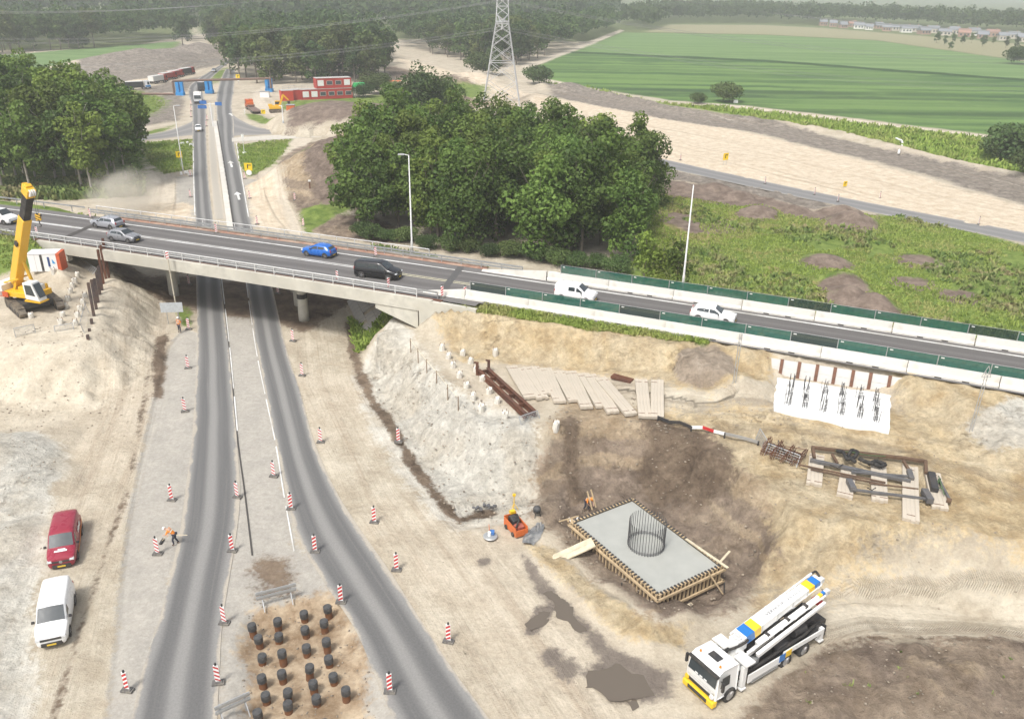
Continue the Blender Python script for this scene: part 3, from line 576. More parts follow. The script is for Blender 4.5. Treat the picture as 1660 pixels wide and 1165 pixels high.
def strip(name, L, Rr, z, m, nu=12):
    "paved strip between two edge lines of 2-D points"
    V = []; U = []; Vv = []; run = 0; F = []
    for i, (a, b) in enumerate(zip(L, Rr)):
        if i: run += math.hypot((a[0] + b[0] - L[i - 1][0] - Rr[i - 1][0]) / 2, (a[1] + b[1] - L[i - 1][1] - Rr[i - 1][1]) / 2)
        for k in range(nu + 1):
            f = k / nu; V.append((a[0] + (b[0] - a[0]) * f, a[1] + (b[1] - a[1]) * f, z)); U.append(f); Vv.append(run)
    n = nu + 1
    for i in range(len(L) - 1):
        for k in range(nu): F.append((i * n + k, i * n + k + 1, (i + 1) * n + k + 1, (i + 1) * n + k))
    o = link(name, np_mesh(name, V, F, m, False, {'u': U, 'v': Vv})); return tag(o, kind='structure')
def smooth_line(pts, n=6):
    "Catmull-Rom through 2-D points"
    out = []
    for i in range(len(pts) - 1):
        p0 = pts[max(i - 1, 0)]; p1 = pts[i]; p2 = pts[i + 1]; p3 = pts[min(i + 2, len(pts) - 1)]
        for k in range(n):
            t = k / n; out.append(tuple(0.5 * ((2 * p1[j]) + (-p0[j] + p2[j]) * t + (2 * p0[j] - 5 * p1[j] + 4 * p2[j] - p3[j]) * t * t + (-p0[j] + 3 * p1[j] - 3 * p2[j] + p3[j]) * t ** 3) for j in range(2)))
    out.append(tuple(pts[-1][:2])); return out
DUST = (0.43, 0.385, 0.315)
m_lower = road_material('lower_road_asphalt', (0.235, 0.23, 0.22), (0.125, 0.124, 0.122), DUST, 0.8, ((0.24, 0.20), (0.72, 0.22)), 0.16, (0.32, 0.31, 0.29))
strip('road', smooth_line([P2(l, y) for y, l, r in LC]), smooth_line([P2(r, y) for y, l, r in LC]), 0.006, m_lower)
strip('road', smooth_line([P2(l, y) for y, l, r in RC]), smooth_line([P2(r, y) for y, l, r in RC]), 0.006, m_lower)
ribbon_q = []
m_side = road_material('side_road_asphalt', (0.26, 0.25, 0.235), (0.20, 0.195, 0.19), DUST, 0.7, ((0.3, 0.2), (0.7, 0.2)), 0.12)
strip('road', smooth_line(px([(150, 238), (226, 221), (264, 214), (288, 207), (313, 196)])), smooth_line(px([(150, 250), (226, 229), (264, 225), (288, 222), (313, 219)])), 0.002, m_side)
strip('road', smooth_line(px([(374, 182), (386, 192), (416, 206), (456, 210), (503, 209), (564, 210), (640, 210)])), smooth_line(px([(377, 222), (386, 220), (416, 219), (456, 217), (503, 216), (564, 215), (640, 214)])), 0.002, m_side)
strip('path', smooth_line(px([(376, 224), (430, 220), (503, 217), (564, 216)])), smooth_line(px([(376, 230), (430, 227), (503, 223), (564, 221)])), 0.0105, mat('path_paving', (0.50, 0.47, 0.41), 0.9, scale=1.5))
fr = smooth_line(FARROAD, 8)
def offset_line(pts, d):
    out = []
    for i, p in enumerate(pts):
        a = pts[max(i - 1, 0)]; b = pts[min(i + 1, len(pts) - 1)]; L = math.hypot(b[0] - a[0], b[1] - a[1]); out.append((p[0] - (b[1] - a[1]) / L * d, p[1] + (b[0] - a[0]) / L * d))
    return out
m_far = road_material('construction_road_asphalt', (0.235, 0.23, 0.225), (0.19, 0.188, 0.185), (0.46, 0.42, 0.35), 0.55, ((0.3, 0.2), (0.7, 0.2)), 0.14)
strip('road', offset_line(fr, 2.9), offset_line(fr, -2.9), 0.006, m_far)
# median between the carriageways: concrete gutter band and a dark joint
m_med = road_material('median_paving', (0.42, 0.385, 0.325), (0.385, 0.355, 0.305), (0.48, 0.42, 0.335), 0.9, ((0.5, 0.4),), 0.34)
med = [(355, 348, 366), (288, 341, 356), (235, 338, 351), (200, 337, 349), (172, 336, 348)]
strip('median', smooth_line([P2(l, y) for y, l, r in med]), smooth_line([P2(r, y) for y, l, r in med]), 0.0025, m_med)
m_white = mat('road_paint', (0.74, 0.74, 0.72), 0.7, var=0.2, scale=1.2, dirt=(0.38, 0.36, 0.32), dirt_amt=0.85)
m_conc = mat('pale_concrete', (0.60, 0.575, 0.52), 0.85, var=0.16, scale=1.2, dirt=(0.36, 0.33, 0.28), dirt_amt=0.4, bump=0.2)
m_joint = mat('dark_joint', (0.06, 0.055, 0.05), 0.9)
def ribbon(name, pts, w, z, m, dash=None):
    l = offset_line(pts, w / 2); r = offset_line(pts, -w / 2); V = []; F = []; run = 0
    for i in range(len(pts) - 1):
        L = math.hypot(pts[i + 1][0] - pts[i][0], pts[i + 1][1] - pts[i][1]); run += L
        if dash and (run % (dash[0] + dash[1])) > dash[0]: continue
        b = len(V); V += [(*r[i], z), (*r[i + 1], z), (*l[i + 1], z), (*l[i], z)]; F.append((b, b + 1, b + 2, b + 3))
    return tag(link(name, np_mesh(name, V, F, m)), kind='structure')
def resample(pts, step):
    out = [pts[0]]; acc = 0
    for p, q in zip(pts[:-1], pts[1:]):
        L = math.hypot(q[0] - p[0], q[1] - p[1]); t = step - acc
        while t <= L: out.append((p[0] + (q[0] - p[0]) * t / L, p[1] + (q[1] - p[1]) * t / L)); t += step
        acc = (acc + L) % step
    return out
gut = smooth_line([P2(a, b) for a, b in [(348, 196), (354, 235), (362, 290), (371, 355), (378, 400)]])
ribbon('kerb_band', gut, 0.8, 0.0145, m_conc); ribbon('drain_joint', offset_line(gut, 0.56), 0.22, 0.0185, m_joint)
ribbon('kerb_band', smooth_line([P2(a, b) for a, b in [(358, 450), (371, 560), (384, 700), (397, 800), (409, 900)]]), 0.10, 0.0145, m_joint)
ribbon('edge_line', resample(smooth_line([P2(a, b) for a, b in [(398, 450), (414, 560), (430, 640), (447, 720), (460, 800), (478, 900)]]), 0.5), 0.08, 0.0145, m_white, (7, 1.0))
ribbon('edge_line', resample(smooth_line([P2(a, b) for a, b in [(359, 450), (372, 560), (385, 700)]]), 0.5), 0.10, 0.0185, m_white, (9, 1.5))
ribbon('edge_line', resample(smooth_line([P2(a, b) for a, b in [(383, 232), (392, 288), (403, 352)]]), 0.5), 0.14, 0.0145, m_white)
ribbon('edge_line', resample(smooth_line([P2(a, b) for a, b in [(313, 232), (314, 288), (316, 350)]]), 0.5), 0.14, 0.0145, m_white)
ribbon('lane_line', resample(smooth_line([P2(a, b) for a, b in [(358, 240), (366, 290), (378, 355)]]), 0.5), 0.16, 0.0145, m_white, (1.0, 2.5))
def arrow(pa, pb, w=0.18):
    a = Vector(P2(*pa)); b = Vector(P2(*pb)); d = (b - a).normalized(); n = Vector((-d.y, d.x)); L = (b - a).length; h = L * 0.35
    V = [a + n * w, a - n * w, b - d * h - n * w, b - d * h + n * w, b - d * h + n * w * 3.2, b - d * h - n * w * 3.2, b]
    o = link('lane_arrow', np_mesh('lane_arrow', [(v.x, v.y, 0.0145) for v in V[:4]], [(0, 1, 2, 3)], m_white)); tag(o, kind='structure')
    m = bpy.data.meshes.new('lane_arrow'); m.from_pydata([(v.x, v.y, 0.0145) for v in V], [], [(0, 1, 2, 3), (4, 5, 6)]); m.materials.append(m_white); o.data = m
arrow((388, 324), (384, 311)); arrow((376, 271), (373, 261)); arrow((377, 188), (372, 184))
# ------------------------------------------------------------------ overpass
def survey(v):
    d = Vector(v) - Vector((0, 0, CAMH)); k = d.dot(_fw); return CXP + d.dot(_r2) / k * FPX, CYP - d.dot(_u2) / k * FPX
def height_to(base, row):
    "height of an upright at base whose top shows at this row"
    lo, hi = 0.0, 60.0
    for _ in range(40):
        m = (lo + hi) / 2
        if survey((base[0], base[1], base[2] + m))[1] > row: lo = m
        else: hi = m
    return lo
m_rust = mat('rusty_steel', (0.15, 0.062, 0.035), 0.85, 0.2, var=0.4, scale=3.0, dirt=(0.07, 0.045, 0.04), dirt_amt=0.7)
m_galv = mat('galvanised_steel', (0.46, 0.47, 0.47), 0.45, 0.5, var=0.15, scale=4.0, dirt=(0.28, 0.26, 0.23), dirt_amt=0.4)
m_lightsteel = mat('light_grey_steel', (0.60, 0.60, 0.585), 0.55, 0.15, var=0.1)
m_rubber = mat('black_rubber', (0.022, 0.022, 0.022), 0.85, scale=10, dirt=(0.12, 0.1, 0.08), dirt_amt=0.4)
m_darkmetal = mat('dark_grey_metal', (0.05, 0.05, 0.052), 0.55, 0.3, scale=8, dirt=(0.13, 0.11, 0.09), dirt_amt=0.4)
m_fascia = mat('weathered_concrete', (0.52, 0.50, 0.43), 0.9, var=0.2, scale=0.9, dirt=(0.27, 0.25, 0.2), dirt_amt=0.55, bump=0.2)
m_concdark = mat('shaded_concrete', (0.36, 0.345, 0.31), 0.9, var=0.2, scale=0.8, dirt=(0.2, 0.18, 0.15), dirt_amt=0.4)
m_deck = road_material('overpass_asphalt', (0.150, 0.143, 0.138), (0.118, 0.112, 0.108), (0.25, 0.235, 0.21), 0.35, ((0.2, 0.1), (0.36, 0.07), (0.66, 0.08), (0.84, 0.08)), 0.05, (0.185, 0.175, 0.168))
XS0, XS1 = -48.0, -5.0     # ends of the deck along the axis
def axis_strip(name, x0, x1, d0, d1, z, m, n=60, nu=10):
    xs = np.linspace(x0, x1, n)
    return strip(name, [axp(x, d0)[:2] for x in xs], [axp(x, d1)[:2] for x in xs], z, m, nu)
def axis_line(x0, x1, d, step=0.5): return [tuple(axp(x, d)[:2]) for x in np.arange(x0, x1 + 1e-6, step)]
axis_strip('overpass_road', -165, -1.5, 4.75, -4.75, DZ + 0.012, m_deck, 90)
axis_strip('overpass_road', -1.5, 100, 4.3, -3.95, DZ + 0.012, m_deck, 60)
LZ = DZ + 0.018
ribbon('edge_line', axis_line(-165, 95, 3.42), 0.20, LZ, m_white); ribbon('edge_line', axis_line(-165, 1, -3.55), 0.20, LZ, m_white)
ribbon('centre_line', axis_line(-165, -14, 0.36), 0.15, LZ, m_white); ribbon('centre_line', axis_line(-165, -14, 0.04), 0.15, LZ, m_white)
ribbon('centre_line', axis_line(-90, -46.5, 0.2), 0.30, LZ, m_white)
m_yellowline = mat('yellowed_paint', (0.62, 0.58, 0.38), 0.7, var=0.2)
ribbon('centre_line', axis_line(-14, 95, 0.36), 0.10, LZ, m_yellowline); ribbon('centre_line', axis_line(-14, 95, 0.02), 0.10, LZ, m_yellowline)
ribbon('edge_line', axis_line(-12, 2, -2.95), 0.10, LZ, m_yellowline)
# expansion joints lie skew across the deck like the road below
for x0, w in ((-47.6, 0.75), (-6.3, 0.7)):
    a = axp(x0 - 0.5, 4.6); b = axp(x0 + 1.2, -4.6); ribbon('expansion_joint', [tuple(a[:2]), tuple(b[:2])], w, DZ + 0.0235, m_joint if x0 < -40 else mat('joint_steel', (0.09, 0.088, 0.085), 0.7))
over = thing('overpass', 'long concrete overpass on round piers carrying the asphalt road with cars', 'bridge', axp(-26, 0, 0))
over_inv = Matrix.Translation(-Vector(over.location))
def at_over(b): b.v = [tuple(over_inv @ Vector(p)) for p in b.v]; return b
def sweep(x0, x1, d0, d1, z0, z1, step=1.5):
    "box section swept along the axis"
    b = MB(); xs = np.linspace(x0, x1, max(2, int((x1 - x0) / step))); vs_ = []
    for x in xs: vs_ += [axp(x, d0, z0), axp(x, d1, z0), axp(x, d1, z1), axp(x, d0, z1)]
    fs = [(0, 1, 2, 3)[::-1], tuple(len(vs_) - 4 + k for k in range(4))]
    for i in range(len(xs) - 1):
        for k in range(4): fs.append((i * 4 + k, i * 4 + (k + 1) % 4, i * 4 + 4 + (k + 1) % 4, i * 4 + 4 + k))
    b.add(vs_, fs); return b
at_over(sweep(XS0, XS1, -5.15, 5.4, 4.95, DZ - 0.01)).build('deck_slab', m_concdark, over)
at_over(sweep(XS0, XS1 - 0.1, -5.55, -5.153, 5.05, DZ + 0.16)).build('edge_beam', m_fascia, over)
at_over(sweep(XS0, XS1, 5.403, 5.8, 5.05, DZ + 0.16)).build('edge_beam', m_fascia, over)
at_over(sweep(XS0 - 1.0, XS1 + 0.6, -5.15, -4.7, DZ - 0.005, DZ + 0.07)).build('service_strip', m_rust, over)
at_over(sweep(XS0 - 1.0, XS1 + 0.6, 4.7, 5.4, DZ - 0.005, DZ + 0.07)).build('service_strip', mat('red_brown_strip', (0.36, 0.2, 0.14), 0.9, var=0.3, dirt=(0.42, 0.38, 0.3), dirt_amt=0.7, scale=1.0), over)
# piers: two rows of round columns square to the lower road
RD = Vector((-0.342, 0.94, 0))
pier_base = []
for (a, b) in ((283, 480), (493, 518)):
    for k in range(3):
        p = P(a, b, 0) + RD * (k * 4.3); pier_base.append(p)
        m = MB(); m.lathe([(0.52, -0.3), (0.52, 0.9), (0.50, 2.0), (0.50, 5.0)], 18); o = m.build('pier', m_fascia, over, True); o.location = p - over.location
        if k == 0 and a == 493:
            pb = MB(); pb.lathe([(0.512, 2.35), (0.512, 2.85)], 18, caps=False); pb.build('pier_band', m_rubber, o)
# abutment walls at the deck ends: seat, slanted wing and end block on the near side
m = MB(); p0 = axp(-10.2, -5.2, 0); p1 = axp(-5.6, -5.5, 0); p2 = axp(-1.4, -5.5, 0)
def wall(b, p, q, z0a, z0b, z1a, z1b, th):
    n = Vector((-(q - p).y, (q - p).x, 0)).normalized() * th
    b.add([(p.x, p.y, z0a), (q.x, q.y, z0b), (q.x, q.y, z1b), (p.x, p.y, z1a), (p.x + n.x, p.y + n.y, z0a), (q.x + n.x, q.y + n.y, z0b), (q.x + n.x, q.y + n.y, z1b), (p.x + n.x, p.y + n.y, z1a)],
          [(0, 1, 2, 3), (7, 6, 5, 4), (0, 4, 5, 1), (1, 5, 6, 2), (2, 6, 7, 3), (3, 7, 4, 0)])
wall(m, axp(-10.4, -5.45, 0), axp(-6.4, -5.45, 0), 4.6, 3.3, 5.04, 5.04, 1.2); at_over(m).build('abutment', m_fascia, over)
m = MB(); wall(m, axp(-6.2, -5.62, 0), axp(-1.2, -5.35, 0), 3.3, 4.9, 6.1, 5.9, 0.5); at_over(m).build('wing_wall', m_fascia, over)
m = MB(); wall(m, axp(-52.5, -5.5, 0), axp(-44.5, -5.45, 0), 4.7, 4.3, 5.9, 5.04, 0.6); at_over(m).build('wing_wall', m_fascia, over)
# handrails and crash rails
def railing(label, x0, x1, d, rail_z, post_step, name, cat, group, kind):
    o = thing(name, label, cat, axp((x0 + x1) / 2, d, DZ), 0, group); inv = Matrix.Translation(-Vector(o.location))
    def fin(b, nm, mt): b.v = [tuple(inv @ Vector(p)) for p in b.v]; return b.build(nm, mt, o)
    xs = np.arange(x0, x1 + 1e-6, 2.0)
    if kind == 'hand':
        for zz, r in ((rail_z, 0.045), (rail_z * 0.55, 0.03)):
            b = MB(); b.path([axp(x, d, DZ + zz) for x in xs], r, 6); fin(b, 'rail', m_lightsteel)
    else:
        for zz in ((rail_z,) if kind == 'single' else (rail_z, rail_z - 0.28)):
            b = MB()
            for xa, xb in zip(xs[:-1], xs[1:]):
                for dz_, dd in ((0.055, 0.0), (0.0, 0.035), (-0.055, 0.0)): b.beam(axp(xa, d + dd, DZ + zz + dz_), axp(xb, d + dd, DZ + zz + dz_), 0.04, 0.06)
            fin(b, 'crash_beam', m_galv)
    me = None
    for x in np.arange(x0, x1 + 1e-6, post_step):
        p = axp(x, d + (0.09 if kind != 'hand' else 0), DZ)
        if me is None:
            b = MB(); b.box((0, 0, (rail_z + 0.02) / 2), (0.09 if kind != 'hand' else 0.06, 0.06, rail_z + 0.02)); me = b.mesh('post', m_galv if kind != 'hand' else m_lightsteel)
        q = link('post', me, o); q.location = p - Vector(o.location); q.rotation_euler.z = math.atan2(*reversed(ax_frame(x)[0]))
    return o
railing('low galvanised handrail along the near edge of the overpass', XS0 - 2.5, XS1 + 0.2, -5.32, 0.95, 2.0, 'handrail', 'handrail', None, 'hand')
railing('galvanised crash barrier on the near side of the overpass deck', XS0 - 3, XS1 + 0.8, -4.55, 0.62, 2.0, 'crash_barrier', 'crash barrier', None, 'double')
railing('low handrail with a bent end along the far edge of the overpass', XS0 - 2.5, XS1 - 5.0, 5.55, 1.0, 2.0, 'handrail', 'handrail', None, 'hand')
railing('galvanised crash barrier on the far side of the overpass by the trees', XS0 - 3, 0.0, 4.95, 0.70, 2.0, 'crash_barrier', 'crash barrier', None, 'double')
railing('crash barrier on the far verge of the road left of the overpass', -110, XS0 - 3.2, 5.4, 0.70, 4.0, 'crash_barrier', 'crash barrier', None, 'single')
railing('crash barrier on the near verge of the road behind the yellow crane', -110, XS0 - 3.2, -5.0, 0.70, 4.0, 'crash_barrier', 'crash barrier', None, 'single')
# revetment of square tiles under the right end
rev = thing('tile_revetment', 'sloping bank of grey concrete tiles with gaps under the right bridge end', 'revetment', P(600, 520, 1.5)); tile = None
b = MB(); b.box((0, 0, 0.03), (0.94, 0.94, 0.10)); tile_me = b.mesh('tile', mat('grey_tile', (0.43, 0.41, 0.375), 0.9, var=0.25, scale=1.2, dirt=(0.24, 0.22, 0.18)))
sl = math.atan(0.62); r_ = random.Random(3)
o0 = Vector((QN[0], QN[1], 0)) * (QR + 1.2) ; start = P(566, 532, 0); u0 = start.dot(RD)
for i in range(9):
    for j in range(17):
        if r_.random() < 0.13: continue
        run = 0.5 + i * 0.97; q = QR + 1.2 + run * math.cos(sl)
        base = Vector((QN[0], QN[1], 0)) * q + RD * (u0 - 3.2 + j * 0.97 - i * 0.16)
        if ax_off(base.x, base.y) < -5.6 - 0.30 * i: continue
        p = Vector((base.x, base.y, 0.0)); p.z = min(8, (q - QR - 1.0) * 0.62) + 0.03
        if ax_off(base.x, base.y) > 6: continue
        t = link('tile', tile_me, rev); t.location = p - Vector(rev.location) + Vector((0, 0, r_.uniform(-.02, .02)))
        t.rotation_euler = Euler((0, -sl, math.atan2(QN[1], QN[0])), 'XYZ')
# ------------------------------------------------------------------ concrete barriers and screened fence panels on the ramp
m_barrier = mat('barrier_concrete', (0.68, 0.66, 0.61), 0.85, var=0.16, scale=1.1, dirt=(0.38, 0.35, 0.29), dirt_amt=0.6)
BP = [(-0.30, 0), (0.30, 0), (0.30, 0.16), (0.14, 0.32), (0.09, 0.86), (-0.09, 0.86), (-0.14, 0.32), (-0.30, 0.16)]
b = MB(); b.add([(0.0 + s, y, z) for s in (-2.97, 2.97) for y, z in BP], [tuple(range(8))[::-1], tuple(range(8, 16))] + [(k, (k + 1) % 8, 8 + (k + 1) % 8, 8 + k) for k in range(8)])
bar_me = b.mesh('concrete_barrier', m_barrier)
b = MB(); b.box((0, 0, 0.0), (0.46, 0.05, 0.10)); slot_me = b.mesh('drain_slot', m_joint)
def cloth_mat(name, col):
    t = NT(name); v = t.obj(); n1 = t.noise(v, 3.0, 4); wv = t.noise(t.mapping(v, (30, 30, 30)), 1.0, 1)
    c = t.mix(t.sstep(n1, 0.3, 0.7), tuple(k * 0.85 for k in col), tuple(k * 1.12 for k in col)); b_ = t.principled(c, 0.8, 0, None, 0.2)
    b_.inputs['Alpha'].default_value = 0.86; return t.m
m_green = cloth_mat('green_screen_cloth', (0.020, 0.105, 0.078)); m_dkgreen = cloth_mat('dark_screen_cloth', (0.020, 0.042, 0.038))
def panel_proto(m, black):
    o = thing('fence_panel', 'x', 'fence panel', (0, 0, 0), 0, 'screened fence panels on the ramp barriers')
    b = MB(); vs_ = []; n = 8
    for i in range(n + 1):
        for k, z in enumerate((0.06, 0.40, 0.78)): vs_.append((-1.68 + 3.36 * i / n, 0.025 * math.sin(i * 2.1 + k * 1.3) + 0.012 * math.sin(i * 5), z))
    b.add(vs_, [(i * 3 + k, i * 3 + 3 + k, i * 3 + 4 + k, i * 3 + 1 + k) for i in range(n) for k in range(2)]); b.build('screen_cloth', m, o)
    for z in (0.03, 0.81): q = MB(); q.tube((-1.7, 0, z), (1.7, 0, z), 0.018, 5); q.build('rail', m_galv, o)
    for x in (-1.7,): q = MB(); q.tube((x, -0.03, -0.34), (x, -0.03, 0.86), 0.035, 6); q.build('post', m_galv, o)
    q = MB(); q.box((-1.42, -0.035, 0.66), (0.22, 0.012, 0.07)); q.build('name_tag', m_white, o)
    return tree_of(o)
pan = [panel_proto(m_green, 0), panel_proto(m_dkgreen, 1)]
ORD = ['first', 'second', 'third', 'fourth', 'fifth', 'sixth', 'seventh', 'eighth', 'ninth', 'tenth', 'eleventh', 'twelfth', 'thirteenth', 'fourteenth', 'fifteenth', 'sixteenth', 'seventeenth', 'eighteenth', 'nineteenth', 'twentieth', 'twenty-first', 'twenty-second', 'twenty-third', 'twenty-fourth', 'twenty-fifth', 'twenty-sixth', 'twenty-seventh', 'twenty-eighth', 'twenty-ninth', 'thirtieth']
used = [False, False]
for side, d, xs, xe, dark, who in (('near', -3.35, -2.9, 46, (0, 4, 8, 15), 'in the near row above the excavation'), ('far', 4.38, 1.6, 50, (6, 10, 14, 20), 'in the far row before the green meadow')):
    x = xs; k = 0
    while x < xe:
        a = axp(x, d, DZ); ang = math.atan2(ax_frame(x)[0][1], ax_frame(x)[0][0])
        o = link('concrete_barrier', bar_me); o.location = axp(x + 2.75, d + rnd.uniform(-.03, .03), DZ); o.rotation_euler.z = math.atan2(ax_frame(x + 2.75)[0][1], ax_frame(x + 2.75)[0][0]) + rnd.uniform(-.008, .008)
        tag(o, '%s pale concrete barrier from the left %s' % (ORD[k], who), 'concrete barrier', 'concrete barriers on the ramp')
        for sx in (-0.9, 0.9):
            s = link('drain_slot', slot_me, o); s.location = (sx, -0.285, 0.05)
        x += 5.52; k += 1
    x = xs + 0.4 + (0 if side == 'near' else 0.8); k = 0
    while x < xe - 1:
        v = 1 if k in dark else 0
        o = pan[v][0] if not used[v] else copy_tree(pan[v]); used[v] = True
        o.location = axp(x + 1.56, d, DZ + 0.83); o.rotation_euler.z = math.atan2(ax_frame(x + 1.56)[0][1], ax_frame(x + 1.56)[0][0]) + rnd.uniform(-.012, .012); o.rotation_euler.x = rnd.uniform(-.04, .04)
        o['label'] = '%s %s screen fence panel from the left %s' % (ORD[k], ('green', 'black')[v], who.replace('above the excavation', 'by the excavation').replace('before the green meadow', 'by the meadow'))
        x += 3.13; k += 1
# slanted barrier ends
for d, x0, x1, lab in ((4.4, -4.6, 1.5, 'sloping concrete barrier end before the first far fence panel'), (-3.35, -6.8, -2.95, 'low sloping concrete barrier end by the near bridge end')):
    b = MB(); p = axp(x0, d, DZ); q = axp(x1, d, DZ); n = (q - p); n = Vector((-n.y, n.x, 0)).normalized()
    b.add([p - n * .3, p + n * .3, p + n * .12 + Vector((0, 0, .12)), p - n * .12 + Vector((0, 0, .12)), q - n * .3, q + n * .3, q + n * .12 + Vector((0, 0, .86)), q - n * .12 + Vector((0, 0, .86))], [(3, 2, 1, 0), (4, 5, 6, 7), (0, 1, 5, 4), (1, 2, 6, 5), (2, 3, 7, 6), (3, 0, 4, 7)])
    tag(b.build('concrete_barrier', m_barrier), lab, 'concrete barrier')
# ------------------------------------------------------------------ lamp posts and tall poles
def lamp_post(base, row, label, arm=-1, name='lamp_post', r=0.10):
    h = height_to(base, row); o = thing(name, label, 'lamp post', base)
    b = MB(); b.lathe([(r * 1.3, -0.5), (r * 1.3, 1.0), (r, 1.05), (r * 0.55, h)], 8); b.build('pole', m_lightsteel, o, True)
    if arm:
        b = MB(); b.tube((0, 0, h), (arm * 0.5, 0, h + 0.1), 0.05, 6); b.build('arm', m_lightsteel, o)
        b = MB(); b.box((arm * 0.8, 0, h + 0.1), (0.7, 0.26, 0.14), taper=0.8); b.build('lamp_head', m_galv, o)
    return o
bp = axp(-10.3, 7.9, 0); bp = P(668, 406, 4.6); lamp_post(bp, 252, 'tall grey lamp post in front of the grove beside the overpass')
bp = P(1107, 462, 4.6); lamp_post(bp, 300, 'tall grey lamp post behind the green screen fence at the meadow', 0)
bp = P(297, 278, 0); lamp_post(bp, 172, 'slim lamp post on the grass left of the road below the crossing', 1)
# signpost by the left pier: pole with a striped marker on top and a sign plate seen from behind
bp = P(290, 521, 0); o = thing('sign_pole', 'tall slim pole with a small striped marker on top beside the left pier', 'sign pole', bp)
h = height_to(bp, 418); b = MB(); b.tube((0, 0, -0.3), (-0.1, 0, h), 0.085, 8, 0.06); b.build('pole', mat('pale_timber_pole', (0.5, 0.46, 0.36), 0.8), o)
m_red = mat('signal_red', (0.50, 0.035, 0.035), 0.5, var=0.08); m_sign = mat('sign_white', (0.80, 0.80, 0.78), 0.5, var=0.05)
m_signgrey = mat('sign_back_grey', (0.50, 0.53, 0.55), 0.5, 0.2)
def striped(b, w, h_, th, z0, lean=1, n=4):
    "diagonal red bands cut from a white board (material 1 on 0)"
    b.box((0, 0, z0 + h_ / 2), (w, th, h_), None, 0)
    step = h_ / n
    for k in range(n):
        za = z0 + k * step + step * 0.18; zb = za + step * 0.46; sh = step * 0.42 * lean
        za2 = min(max(za, z0 + 0.02), z0 + h_); pts = [(-w * .46, za - sh / 2), (w * .46, za + sh / 2), (w * .46, min(zb + sh / 2, z0 + h_ - .01)), (-w * .46, min(zb - sh / 2, z0 + h_ - .01))]
        for y in (-th / 2 - 0.004, th / 2 + 0.004): b.add([(x, y, z) for x, z in pts], [(0, 1, 2, 3)], 1)
b = MB(); striped(b, 0.3, 0.75, 0.04, h - 0.1, 1, 3); q = b.build('striped_marker', [m_sign, m_red], o); q.location.x = -0.1
bp = P(283, 527, 0); o = thing('road_sign', 'wide grey sign plate seen from behind next to the left pier', 'road sign', bp, R(8))
for sx in (-0.55, 0.55): b = MB(); b.tube((sx, 0, -0.2), (sx, 0, 2.3), 0.045, 6); b.build('post', m_galv, o)
b = MB(); b.box((0, -0.06, 1.9), (2.1, 0.05, 1.0)); b.build('sign_plate', m_signgrey, o)
# ------------------------------------------------------------------ trees
def leaf_mat(name, a, b, warm=(0.16, 0.17, 0.03)):
    t = NT(name); lv = t.attr('lv'); oi = t.n('ShaderNodeObjectInfo').outputs['Random']; p = t.pos(); n = t.noise(p, 0.25, 3)
    c = t.mix(lv, tuple(a), tuple(b)); c = t.mix(t.sstep(oi, 0.3, 1.0, 0, 0.8), c, tuple(warm)); kk = t.sstep(t.math('FRACT', t.math('MULTIPLY', oi, 7.3)), 0, 1, 0.68, 1.28); c = t.mix(1.0, c, t.comb(kk, kk, kk), 'MULTIPLY'); c = t.mix(t.sstep(n, 0.45, 0.7, 0, 0.3), c, tuple(k * 0.55 for k in a))
    d = t.n('ShaderNodeBsdfPrincipled'); t.set(d.inputs['Base Color'], c); d.inputs['Roughness'].default_value = 0.62; d.inputs['Specular IOR Level'].default_value = 0.22
    tr = t.n('ShaderNodeBsdfTranslucent'); t.set(tr.inputs[0], t.mix(1.0, c, (1.1, 1.25, 0.6), 'MULTIPLY')); mx = t.n('ShaderNodeMixShader'); mx.inputs[0].default_value = 0.22
    t.t.links.new(d.outputs[0], mx.inputs[1]); t.t.links.new(tr.outputs[0], mx.inputs[2]); t.t.links.new(mx.outputs[0], t.out.inputs[0]); return t.m
m_leaf = leaf_mat('broad_leaves', (0.052, 0.102, 0.022), (0.135, 0.21, 0.042), (0.155, 0.20, 0.038))
m_leaf_dark = leaf_mat('dark_leaves', (0.04, 0.075, 0.026), (0.095, 0.15, 0.045), (0.11, 0.145, 0.045))
m_leaf_far = leaf_mat('far_leaves', (0.036, 0.072, 0.024), (0.098, 0.155, 0.042), (0.12, 0.14, 0.045))
m_leaf_light = leaf_mat('light_leaves', (0.075, 0.12, 0.02), (0.16, 0.225, 0.04), (0.17, 0.215, 0.035))
m_bark = mat('grey_bark', (0.17, 0.145, 0.115), 0.95, var=0.3, scale=2.0, dirt=(0.09, 0.075, 0.06))
m_bark_pale = mat('pale_bark', (0.36, 0.33, 0.28), 0.9, var=0.3, scale=2.0, dirt=(0.15, 0.13, 0.1))
